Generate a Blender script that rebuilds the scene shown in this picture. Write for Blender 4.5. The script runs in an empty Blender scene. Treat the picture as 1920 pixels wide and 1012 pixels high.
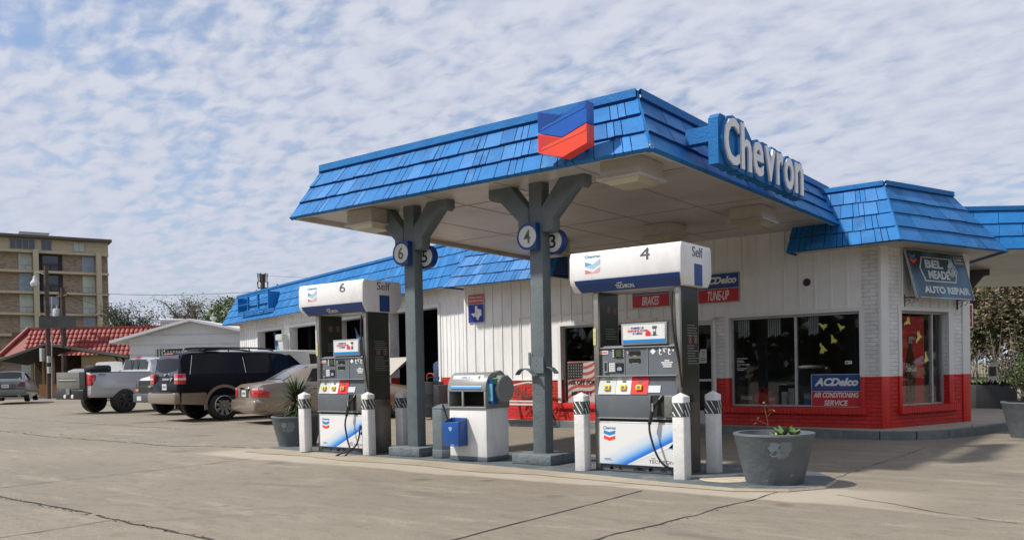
import bpy, bmesh, math, random
from mathutils import Vector, Matrix
from mathutils.geometry import tessellate_polygon
random.seed(7)
SC = bpy.context.scene
COL = SC.collection
R_ = math.radians

# ------------------------------------------------------------------ camera
FW = Vector((-.60878, .79319, -.01494)); RT = Vector((.79335, .60848, -.01886)); UP = Vector((-.0059, -.0233, .99971))
yaw, pit, roll = -.655009, -.0149422, -.0188980
cy, sy = math.cos(yaw), math.sin(yaw)
F0 = Vector((sy, cy, 0)); R0 = Vector((cy, -sy, 0)); U0 = Vector((0, 0, 1))
FW = math.cos(pit)*F0 + math.sin(pit)*U0
UU = -math.sin(pit)*F0 + math.cos(pit)*U0
RT = math.cos(roll)*R0 + math.sin(roll)*UU
UP = -math.sin(roll)*R0 + math.cos(roll)*UU
cam = bpy.data.cameras.new('camera'); cam_o = bpy.data.objects.new('camera', cam); COL.objects.link(cam_o)
m = Matrix.Identity(4)
for i in range(3):
    m[i][0] = RT[i]; m[i][1] = UP[i]; m[i][2] = -FW[i]
m[2][3] = 1.2
cam_o.matrix_world = m
cam.sensor_width = 36; cam.sensor_fit = 'HORIZONTAL'; cam.lens = 1595.05/1920*36
cam.shift_y = (717.9-506)/1920
cam.clip_start = .1; cam.clip_end = 3000
SC.camera = cam_o

# ------------------------------------------------------------------ light and sky
SUN_EL = 50; TR = Vector((.66, .75)).normalized()
sd = Vector((TR.x*math.cos(R_(SUN_EL)), TR.y*math.cos(R_(SUN_EL)), -math.sin(R_(SUN_EL))))
sun = bpy.data.lights.new('sun', 'SUN'); sun.energy = 4.9; sun.angle = R_(2.5); sun.color = (1, .95, .87)
sun_o = bpy.data.objects.new('sun', sun); COL.objects.link(sun_o); sun_o.rotation_euler = sd.to_track_quat('-Z', 'Y').to_euler()
w = bpy.data.worlds.new('World'); SC.world = w; w.use_nodes = True
nt = w.node_tree; N = nt.nodes; L = nt.links
for n in list(N): N.remove(n)
out = N.new('ShaderNodeOutputWorld'); bg = N.new('ShaderNodeBackground'); bg.inputs[1].default_value = .13
sky = N.new('ShaderNodeTexSky'); sky.sky_type = 'NISHITA'; sky.sun_disc = False
sky.sun_elevation = R_(SUN_EL); sky.sun_rotation = math.atan2(-TR.x, -TR.y); sky.dust_density = 1.5; sky.air_density = 1.2
tc = N.new('ShaderNodeTexCoord'); sep = N.new('ShaderNodeSeparateXYZ'); L.new(tc.outputs['Generated'], sep.inputs[0])
def wmath(op, a, b=None, c=None):
    n = N.new('ShaderNodeMath'); n.operation = op
    for i, v in enumerate((a, b, c)):
        if v is None: continue
        if isinstance(v, (int, float)): n.inputs[i].default_value = v
        else: L.new(v, n.inputs[i])
    return n.outputs[0]
zz = wmath('ADD', wmath('MAXIMUM', sep.outputs[2], 0.0), .20)
px = wmath('DIVIDE', sep.outputs[0], zz); py = wmath('DIVIDE', sep.outputs[1], zz)
comb = N.new('ShaderNodeCombineXYZ'); L.new(px, comb.inputs[0]); L.new(py, comb.inputs[1])
def wnoise(scale, detail, rough, rot=0, sc=(1, 1, 1), dist=0, loc=(0, 0, 0)):
    mp = N.new('ShaderNodeMapping'); mp.inputs['Rotation'].default_value = (0, 0, rot); mp.inputs['Scale'].default_value = sc
    mp.inputs['Location'].default_value = loc
    L.new(comb.outputs[0], mp.inputs[0])
    n = N.new('ShaderNodeTexNoise'); n.inputs['Scale'].default_value = scale; n.inputs['Detail'].default_value = detail
    n.inputs['Roughness'].default_value = rough; n.inputs['Distortion'].default_value = dist
    L.new(mp.outputs[0], n.inputs['Vector']); return n.outputs[0]
n1 = wnoise(12, 4, .5, .5, (1, 1.5, 1), .3)       # small fleecy cells
n2 = wnoise(.7, 3, .5, .3, (1, 1.5, 1), .3, (3.1, 1.7, 0))           # big patches
n3 = wnoise(1.9, 3, .5, .95, (1, 2.0, 1), .6, (0.6, 0, 0))             # streaks
mixv = wmath('ADD', wmath('MULTIPLY', n1, .72), wmath('ADD', wmath('MULTIPLY', n2, .72), wmath('MULTIPLY', n3, .50)))
mr = N.new('ShaderNodeMapRange'); mr.interpolation_type = 'SMOOTHSTEP'
mr.inputs[1].default_value = .67; mr.inputs[2].default_value = 1.0; mr.inputs[3].default_value = .20; mr.inputs[4].default_value = .98
L.new(mixv, mr.inputs[0])
hz = N.new('ShaderNodeMapRange'); hz.inputs[1].default_value = .0; hz.inputs[2].default_value = .34; hz.inputs[3].default_value = .92; hz.inputs[4].default_value = 0
L.new(sep.outputs[2], hz.inputs[0])
fac = wmath('MAXIMUM', mr.outputs[0], hz.outputs[0])
tone = N.new('ShaderNodeMapRange'); tone.inputs[1].default_value = .32; tone.inputs[2].default_value = .62; tone.inputs[3].default_value = 0; tone.inputs[4].default_value = 1
L.new(n1, tone.inputs[0])
cc = N.new('ShaderNodeMixRGB'); cc.inputs[1].default_value = (4.15, 4.6, 5.7, 1); cc.inputs[2].default_value = (5.5, 5.72, 6.5, 1); hn = wmath('MULTIPLY', hz.outputs[0], 1.05)
tn = wmath('ADD', wmath('MULTIPLY', tone.outputs[0], wmath('SUBTRACT', 1.0, hn)), wmath('MULTIPLY', hn, .42))
L.new(tn, cc.inputs[0])
skc = N.new('ShaderNodeMixRGB'); skc.blend_type = 'MULTIPLY'; skc.inputs[0].default_value = 1; skc.inputs[2].default_value = (.88, .98, 1.15, 1); L.new(sky.outputs[0], skc.inputs[1])
mx = N.new('ShaderNodeMixRGB'); L.new(fac, mx.inputs[0]); L.new(skc.outputs[0], mx.inputs[1]); L.new(cc.outputs[0], mx.inputs[2])
L.new(mx.outputs[0], bg.inputs[0]); L.new(bg.outputs[0], out.inputs[0])
SC.view_settings.view_transform = 'Standard'; SC.view_settings.look = 'None'; SC.view_settings.exposure = -.08; SC.view_settings.gamma = 1
SC.cycles.max_bounces = 6; SC.cycles.transparent_max_bounces = 8; SC.cycles.caustics_reflective = False; SC.cycles.caustics_refractive = False
SC.cycles.use_denoising = True

# ------------------------------------------------------------------ materials
def lin(h):
    h = h.lstrip('#'); v = [int(h[i:i+2], 16)/255 for i in (0, 2, 4)]
    return tuple(x/12.92 if x <= .04045 else ((x+.055)/1.055)**2.4 for x in v)
MATS = {}
def mat(name, c, rough=.6, metal=0, var=.12, vs=3., bump=.0, bs=40., spec=.5, coat=0, dirt=None, dirt_amt=.3, dirt_s=2., emit=None, streak=(1, 1, 1)):
    if name in MATS: return MATS[name]
    if isinstance(c, str): c = lin(c)
    mt = bpy.data.materials.new(name); mt.use_nodes = True; t = mt.node_tree; n = t.nodes; l = t.links
    b = n['Principled BSDF']; b.inputs['Roughness'].default_value = rough; b.inputs['Metallic'].default_value = metal
    b.inputs['Specular IOR Level'].default_value = spec; b.inputs['Coat Weight'].default_value = coat; b.inputs['Coat Roughness'].default_value = .05
    tcx = n.new('ShaderNodeTexCoord'); o = tcx.outputs['Object']
    cur = None
    if var > 0:
        no = n.new('ShaderNodeTexNoise'); no.inputs['Scale'].default_value = vs; no.inputs['Detail'].default_value = 6; no.inputs['Roughness'].default_value = .65; l.new(o, no.inputs['Vector'])
        rp = n.new('ShaderNodeMapRange'); rp.inputs[1].default_value = .3; rp.inputs[2].default_value = .7; rp.inputs[3].default_value = 1-var; rp.inputs[4].default_value = 1+var; l.new(no.outputs[0], rp.inputs[0])
        mu = n.new('ShaderNodeVectorMath'); mu.operation = 'SCALE'; mu.inputs[0].default_value = c[:3]; l.new(rp.outputs[0], mu.inputs['Scale']); cur = mu.outputs[0]
    if dirt:
        if isinstance(dirt, str): dirt = lin(dirt)
        nd = n.new('ShaderNodeTexNoise'); nd.inputs['Scale'].default_value = dirt_s; nd.inputs['Detail'].default_value = 8; nd.inputs['Roughness'].default_value = .7
        smp = n.new('ShaderNodeMapping'); smp.inputs['Scale'].default_value = streak; l.new(o, smp.inputs[0]); l.new(smp.outputs[0], nd.inputs['Vector'])
        rr = n.new('ShaderNodeMapRange'); rr.inputs[1].default_value = .5; rr.inputs[2].default_value = .72; rr.inputs[3].default_value = 0; rr.inputs[4].default_value = dirt_amt; l.new(nd.outputs[0], rr.inputs[0])
        mm = n.new('ShaderNodeMixRGB'); l.new(rr.outputs[0], mm.inputs[0]); mm.inputs[2].default_value = (*dirt, 1)
        if cur: l.new(cur, mm.inputs[1])
        else: mm.inputs[1].default_value = (*c, 1)
        cur = mm.outputs[0]
    if cur: l.new(cur, b.inputs['Base Color'])
    else: b.inputs['Base Color'].default_value = (*c, 1)
    if bump > 0:
        nb = n.new('ShaderNodeTexNoise'); nb.inputs['Scale'].default_value = bs; nb.inputs['Detail'].default_value = 4; l.new(o, nb.inputs['Vector'])
        bp = n.new('ShaderNodeBump'); bp.inputs['Strength'].default_value = bump; bp.inputs['Distance'].default_value = .02; l.new(nb.outputs[0], bp.inputs['Height']); l.new(bp.outputs[0], b.inputs['Normal'])
    if emit:
        b.inputs['Emission Color'].default_value = (*c, 1); b.inputs['Emission Strength'].default_value = emit
    MATS[name] = mt; return mt

def brick(name, c, mortar, bw=.2, bh=.068, rough=.55, bump=.6, c2=None, gap=.008):
    if name in MATS: return MATS[name]
    c = lin(c) if isinstance(c, str) else c; mortar = lin(mortar) if isinstance(mortar, str) else mortar
    mt = bpy.data.materials.new(name); mt.use_nodes = True; t = mt.node_tree; n = t.nodes; l = t.links
    b = n['Principled BSDF']; b.inputs['Roughness'].default_value = rough
    uv = n.new('ShaderNodeUVMap'); uv.uv_map = 'UVMap'
    nd = n.new('ShaderNodeTexNoise'); nd.inputs['Scale'].default_value = 9; nd.inputs['Detail'].default_value = 4; l.new(uv.outputs[0], nd.inputs['Vector'])
    ad = n.new('ShaderNodeMixRGB'); ad.blend_type = 'ADD'; ad.inputs[0].default_value = .018; l.new(uv.outputs[0], ad.inputs[1]); l.new(nd.outputs[1], ad.inputs[2])
    bt = n.new('ShaderNodeTexBrick'); bt.inputs['Scale'].default_value = 1; bt.inputs['Brick Width'].default_value = bw; bt.inputs['Row Height'].default_value = bh
    bt.inputs['Mortar Size'].default_value = gap; bt.inputs['Mortar Smooth'].default_value = .6; bt.inputs['Bias'].default_value = -.3
    bt.inputs['Color1'].default_value = (*c, 1); bt.inputs['Color2'].default_value = (*(lin(c2) if c2 else [x*.93 for x in c]), 1); bt.inputs['Mortar'].default_value = (*mortar, 1)
    l.new(ad.outputs[0], bt.inputs['Vector'])
    no = n.new('ShaderNodeTexNoise'); no.inputs['Scale'].default_value = 3; no.inputs['Detail'].default_value = 6; l.new(uv.outputs[0], no.inputs['Vector'])
    rp = n.new('ShaderNodeMapRange'); rp.inputs[1].default_value = .3; rp.inputs[2].default_value = .7; rp.inputs[3].default_value = .82; rp.inputs[4].default_value = 1.1; l.new(no.outputs[0], rp.inputs[0])
    mu = n.new('ShaderNodeVectorMath'); mu.operation = 'SCALE'; l.new(bt.outputs[0], mu.inputs[0]); l.new(rp.outputs[0], mu.inputs['Scale']); l.new(mu.outputs[0], b.inputs['Base Color'])
    nb = n.new('ShaderNodeTexNoise'); nb.inputs['Scale'].default_value = 30; l.new(uv.outputs[0], nb.inputs['Vector'])
    sb = n.new('ShaderNodeMath'); sb.operation = 'MULTIPLY_ADD'; l.new(nb.outputs[0], sb.inputs[0]); sb.inputs[1].default_value = .35
    inv = n.new('ShaderNodeMath'); inv.operation = 'SUBTRACT'; inv.inputs[0].default_value = 1; l.new(bt.outputs[1], inv.inputs[1]); l.new(inv.outputs[0], sb.inputs[2])
    bp = n.new('ShaderNodeBump'); bp.inputs['Strength'].default_value = bump; bp.inputs['Distance'].default_value = .012; l.new(sb.outputs[0], bp.inputs['Height']); l.new(bp.outputs[0], b.inputs['Normal'])
    MATS[name] = mt; return mt

def glass(name, tint=(.25, .28, .28), refl=1.0, rough=.02):
    """pane you look through into a dim room, with a fresnel reflection"""
    if name in MATS: return MATS[name]
    mt = bpy.data.materials.new(name); mt.use_nodes = True; t = mt.node_tree; n = t.nodes; l = t.links
    for q in list(n): n.remove(q)
    o = n.new('ShaderNodeOutputMaterial'); tr = n.new('ShaderNodeBsdfTransparent'); tr.inputs[0].default_value = (*tint, 1)
    g = n.new('ShaderNodeBsdfGlossy'); g.inputs['Roughness'].default_value = rough; g.inputs[0].default_value = (refl, refl, refl, 1)
    f = n.new('ShaderNodeLayerWeight'); f.inputs[0].default_value = .5; pw = n.new('ShaderNodeMath'); pw.operation = 'POWER'; pw.inputs[1].default_value = 4.2; l.new(f.outputs['Facing'], pw.inputs[0]); mxx = n.new('ShaderNodeMixShader')
    ml = n.new('ShaderNodeMath'); ml.operation = 'MULTIPLY_ADD'; ml.inputs[1].default_value = .9; ml.inputs[2].default_value = .035; l.new(pw.outputs[0], ml.inputs[0])
    l.new(ml.outputs[0], mxx.inputs[0]); l.new(tr.outputs[0], mxx.inputs[1]); l.new(g.outputs[0], mxx.inputs[2]); l.new(mxx.outputs[0], o.inputs[0])
    MATS[name] = mt; return mt

WHITE = mat('white_paint', (.80, .80, .79), .5, var=.05, vs=1.5, bump=.15, bs=12, dirt=(.50, .475, .43), dirt_amt=.45, dirt_s=3.2, streak=(1, 1, .16))
WHITE2 = mat('white_trim', (.74, .74, .73), .45, var=.04, vs=2, dirt=(.45, .42, .38), dirt_amt=.25, dirt_s=2)
BRW = brick('white_painted_brick', (.76, .76, .755), (.60, .59, .57))
BRR = brick('red_painted_brick', (.60, .022, .016), (.30, .012, .010))
RED = mat('red_paint', (.62, .022, .016), .42, var=.12, vs=4, dirt=(.25, .02, .015), dirt_amt=.4)
BLUE = mat('blue_shingle_paint', (.015, .158, .43), .6, var=.16, vs=2.6, bump=.4, bs=30, dirt=(.05, .26, .56), dirt_amt=.25, dirt_s=2.2, spec=.22)
BLUE2 = mat('blue_shingle_worn', (.013, .135, .375), .65, var=.2, vs=3.5, bump=.5, bs=34, dirt=(.09, .31, .62), dirt_amt=.6, dirt_s=4, spec=.3)
BLUE3 = mat('blue_shingle_fresh', (.018, .18, .48), .55, var=.15, vs=2, bump=.35, bs=26, dirt=(.02, .11, .34), dirt_amt=.6, dirt_s=3, spec=.35)
BLUEG = mat('blue_groove', (.012, .055, .19), .7, var=.1)
SOFF = mat('soffit_paint', (.50, .475, .44), .4, var=.1, vs=.8, dirt=(.27, .22, .17), dirt_amt=.65, dirt_s=.9, spec=.6, streak=(.5, 1.3, 1))
GREY = mat('grey_paint', (.135, .165, .18), .5, var=.12, vs=5, bump=.4, bs=60, dirt=(.07, .09, .1), dirt_amt=.4, dirt_s=6)
GREYL = mat('grey_paint_patch', (.165, .20, .225), .6, var=.1)
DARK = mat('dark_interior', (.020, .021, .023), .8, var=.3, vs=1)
ROOM = mat('room_paint', (.11, .11, .105), .8, var=.25, vs=.7)
BLACK = mat('black_rubber', (.018, .018, .019), .7, var=.2, vs=8)
BLACKP = mat('black_plastic', (.022, .023, .026), .35, var=.1)
CHROME = mat('chrome', (.75, .75, .76), .15, 1, var=.05)
STEEL = mat('stainless_steel', (.33, .30, .26), .32, .85, var=.25, vs=2.5)
STEELD = mat('dark_steel_panel', (.045, .045, .038), .16, .2, var=.2, vs=2)
GALV = mat('galvanized', (.48, .49, .50), .45, .4, var=.1, dirt=(.20, .16, .12), dirt_amt=.5, dirt_s=9)
PGREY = mat('dispenser_grey', (.115, .135, .155), .42, var=.08, vs=6, dirt=(.20, .18, .15), dirt_amt=.45, dirt_s=7)
PGREYL = mat('dispenser_light_grey', (.30, .32, .33), .4, var=.06)
PWHITE = mat('panel_white', (.78, .78, .77), .3, var=.04, dirt=(.46, .43, .38), dirt_amt=.45, dirt_s=5, streak=(1, 1, .3))
LOGOB = mat('logo_blue', (.010, .10, .46), .3, var=.15, vs=3)
LOGOB2 = mat('logo_light_blue', (.02, .24, .62), .3, var=.08)
LOGOR = mat('logo_red', (.85, .075, .035), .3, var=.1, vs=3)
LOGORD = mat('logo_red_fold_shade', (.58, .04, .025), .3, var=.1)
NAVY = mat('sign_navy', (.008, .05, .22), .35, var=.08)
TXG = mat('text_grey', (.10, .11, .12), .5, var=0)
TXB = mat('text_blue', (.02, .10, .38), .5, var=0)
TXR = mat('text_red', (.7, .03, .03), .5, var=0)
TXK = mat('text_black', (.015, .015, .016), .5, var=0)
TXW = mat('text_white', (.8, .8, .8), .5, var=0)
YEL = mat('button_yellow', (.75, .50, .02), .4, var=.05)
GLASSW = glass('window_glass', (.88, .90, .90), .8)
DKGLASS = mat('tinted_car_glass', (.008, .009, .011), .06, 0, var=0, spec=.2)
CGLASS = mat('car_glass', (.09, .14, .13), .04, 0, var=0, spec=.9)

# ------------------------------------------------------------------ mesh helpers
class MB:
    def __init__(s): s.v = []; s.f = []; s.m = []; s.M = Matrix.Identity(4)
    def add(s, vs, fs, mi=0):
        o = len(s.v)
        s.v += [tuple(s.M @ Vector(v)) for v in vs]
        s.f += [tuple(o+i for i in f) for f in fs]
        s.m += [mi]*len(fs) if isinstance(mi, int) else list(mi)
        return s
    def box(s, a, b, mi=0):
        x0, y0, z0 = a; x1, y1, z1 = b
        if x0 > x1: x0, x1 = x1, x0
        if y0 > y1: y0, y1 = y1, y0
        if z0 > z1: z0, z1 = z1, z0
        s.add([(x0,y0,z0),(x1,y0,z0),(x1,y1,z0),(x0,y1,z0),(x0,y0,z1),(x1,y0,z1),(x1,y1,z1),(x0,y1,z1)],
              [(0,3,2,1),(4,5,6,7),(0,1,5,4),(1,2,6,5),(2,3,7,6),(3,0,4,7)], mi); return s
    def prism(s, poly, h0, h1, ax='z', mi=0, cap=None):
        """poly 2D ccw; ax z: (x,y); ax y: poly is (x,z) extruded along y; ax x: poly is (y,z)"""
        def P(p, h):
            return (p[0], p[1], h) if ax == 'z' else ((p[0], h, p[1]) if ax == 'y' else (h, p[0], p[1]))
        n = len(poly); vs = [P(p, h0) for p in poly] + [P(p, h1) for p in poly]
        tri = tessellate_polygon([[Vector((p[0], p[1], 0)) for p in poly]])
        fs = []; ms = []
        for t in tri:
            fs.append(tuple(t)); fs.append(tuple(n+i for i in reversed(t))); ms += [mi if cap is None else cap]*2
        for i in range(n):
            j = (i+1) % n; fs.append((i, j, n+j, n+i)); ms.append(mi)
        s.add(vs, fs, ms); return s
    def quad(s, a, b, c, d, mi=0): return s.add([a, b, c, d], [(0, 1, 2, 3)], mi)
    def tube(s, pts, r, seg=8, mi=0, closed=False):
        pts = [Vector(p) for p in pts]; n = len(pts); rs = r if isinstance(r, (list, tuple)) else [r]*n
        vs = []; fs = []; prev = None
        for i, p in enumerate(pts):
            a = pts[max(i-1, 0)] if not closed else pts[i-1]; b = pts[min(i+1, n-1)] if not closed else pts[(i+1) % n]
            t = (b-a); t = t.normalized() if t.length > 1e-9 else Vector((0, 0, 1))
            if prev is None: u = t.orthogonal().normalized()
            else:
                u = prev - t*prev.dot(t); u = u.normalized() if u.length > 1e-6 else t.orthogonal().normalized()
            prev = u; wv = t.cross(u)
            for k in range(seg):
                an = 2*math.pi*k/seg; vs.append(p + (u*math.cos(an)+wv*math.sin(an))*rs[i])
        for i in range(n-1 if not closed else n):
            for k in range(seg):
                a = i*seg+k; b = i*seg+(k+1) % seg; c = ((i+1) % n)*seg+(k+1) % seg; d = ((i+1) % n)*seg+k
                fs.append((a, b, c, d))
        if not closed: fs.append(tuple(reversed(range(seg)))); fs.append(tuple((n-1)*seg+k for k in range(seg)))
        s.add(vs, fs, mi); return s
    def lathe(s, prof, seg=24, ax='z', c=(0, 0, 0), mi=0, ms=None):
        vs = []; fs = []; mm = []; n = len(prof)
        for k in range(seg):
            an = 2*math.pi*k/seg; ca, sa = math.cos(an), math.sin(an)
            for r, h in prof:
                vs.append((c[0]+r*ca, c[1]+r*sa, c[2]+h) if ax == 'z' else ((c[0]+r*ca, c[1]+h, c[2]+r*sa) if ax == 'y' else (c[0]+h, c[1]+r*ca, c[2]+r*sa)))
        for k in range(seg):
            for i in range(n-1):
                a = k*n+i; b = ((k+1) % seg)*n+i; fs.append((a, b, b+1, a+1) if ax != 'y' else (a, a+1, b+1, b)); mm.append(ms[i] if ms else mi)
        s.add(vs, fs, mm); return s
    def build(s, name, mats, parent=None, world=False, smooth=None, bevel=0, bseg=2, at=None, recalc=True):
        if not isinstance(mats, (list, tuple)): mats = [mats]
        vs = s.v; off = Vector((0, 0, 0))
        if world and parent is not None:
            inv = parent.matrix_basis.inverted() if parent.parent is None else (parent.parent.matrix_basis @ parent.matrix_basis).inverted()
            vs = [tuple(inv @ Vector(v)) for v in vs]
        if at is not None:
            off = Vector(at); vs = [tuple(Vector(v)-off) for v in vs]
        me = bpy.data.meshes.new(name); me.from_pydata(vs, [], s.f)
        for mt in mats: me.materials.append(mt)
        me.polygons.foreach_set('material_index', s.m)
        bm = bmesh.new(); bm.from_mesh(me)
        if recalc: bmesh.ops.recalc_face_normals(bm, faces=bm.faces)
        if bevel:
            bm.normal_update()
            es = [e for e in bm.edges if len(e.link_faces) == 2 and e.calc_face_angle(0) > R_(35)]
            bmesh.ops.bevel(bm, geom=es, offset=bevel, segments=bseg, profile=.5, affect='EDGES', clamp_overlap=True)
        uvl = bm.loops.layers.uv.new('UVMap')
        bm.normal_update()
        for f in bm.faces:
            nn = f.normal
            if abs(nn.z) > .75: tx, ty = Vector((1, 0, 0)), Vector((0, 1, 0))
            else:
                tx = Vector((-nn.y, nn.x, 0)); tx = tx.normalized() if tx.length > 1e-6 else Vector((1, 0, 0)); ty = Vector((0, 0, 1))
            for lp in f.loops:
                c = lp.vert.co; lp[uvl].uv = (c.dot(tx), c.dot(ty))
        bm.to_mesh(me); bm.free()
        if smooth:
            me.polygons.foreach_set('use_smooth', [True]*len(me.polygons)); me.set_sharp_from_angle(angle=R_(smooth))
        elif bevel:
            me.polygons.foreach_set('use_smooth', [True]*len(me.polygons)); me.set_sharp_from_angle(angle=R_(60))
        o = bpy.data.objects.new(name, me); COL.objects.link(o)
        if parent is not None: o.parent = parent
        if at is not None: o.location = off
        return o

def frame(o, ux, uz=(0, 0, 1)):
    """matrix: local x -> ux, local z -> uz, local -y is the outward face normal"""
    ux = Vector(ux).normalized(); uz = Vector(uz).normalized(); uy = uz.cross(ux)
    mm = Matrix.Identity(4)
    for i in range(3): mm[i][0] = ux[i]; mm[i][1] = uy[i]; mm[i][2] = uz[i]; mm[i][3] = o[i]
    return mm
def tag(o, label=None, cat=None, group=None, kind=None):
    if label: o['label'] = label
    if cat: o['category'] = cat
    if group: o['group'] = group
    if kind: o['kind'] = kind
    return o
def thing(name, label, cat, loc=(0, 0, 0), rz=0, group=None):
    o = bpy.data.objects.new(name, None); COL.objects.link(o); o.location = loc; o.rotation_euler = (0, 0, rz)
    o.empty_display_size = .2
    o.matrix_basis = Matrix.Translation(loc) @ Matrix.Rotation(rz, 4, 'Z')
    return tag(o, label, cat, group)
def children(o): return [c for c in bpy.data.objects if c.parent == o]
def copy_tree(o, parent=None):
    c = o.copy(); COL.objects.link(c); c.parent = parent
    for ch in children(o): copy_tree(ch, c)
    return c

_tc = {}
def text_geo(body, bold=0, shear=0, ext=0, res=3, spacing=1.0, space_line=.8, align='CENTER'):
    k = (body, bold, shear, ext, res, spacing, space_line, align)
    if k in _tc: return _tc[k]
    cu = bpy.data.curves.new('t', 'FONT'); cu.body = body; cu.size = 1; cu.offset = bold; cu.shear = shear; cu.extrude = ext; cu.resolution_u = res
    cu.space_character = spacing; cu.space_line = space_line; cu.align_x = align
    o = bpy.data.objects.new('t', cu); COL.objects.link(o)
    dg = bpy.context.evaluated_depsgraph_get(); me = bpy.data.meshes.new_from_object(o.evaluated_get(dg))
    vs = [tuple(v.co) for v in me.vertices]; fs = [tuple(p.vertices) for p in me.polygons]
    bpy.data.objects.remove(o); bpy.data.curves.remove(cu); bpy.data.meshes.remove(me)
    _tc[k] = (vs, fs); return vs, fs
def put_text(mb, body, x0, x1, z0, z1, y, depth=.003, mi=0, bold=.0, shear=0, spacing=1, space_line=.8, align='CENTER', ref=None):
    """letters filling the box x0..x1, z0..z1 in mb's local frame, front face at y, facing -y"""
    vs, fs = text_geo(body, bold, shear, 0.5, 3, spacing, space_line, align)
    if not vs: return
    xs = [v[0] for v in vs]; ys = [v[1] for v in vs]; a, b = min(xs), max(xs); c, d = min(ys), max(ys)
    sx = (x1-x0)/(b-a); sz = (z1-z0)/(d-c)
    mb.add([(x0+(v[0]-a)*sx, y+depth*(.5-v[2]), z0+(v[1]-c)*sz) for v in vs], fs, mi)
def catmull(pts, n=8):
    pts = [Vector(p) for p in pts]; P = [pts[0]] + pts + [pts[-1]]; r = []
    for i in range(1, len(P)-2):
        for k in range(n):
            t = k/n; a, b, c, d = P[i-1], P[i], P[i+1], P[i+2]
            r.append(.5*((2*b)+(-a+c)*t+(2*a-5*b+4*c-d)*t*t+(-a+3*b-3*c+d)*t**3))
    r.append(pts[-1]); return r

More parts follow.
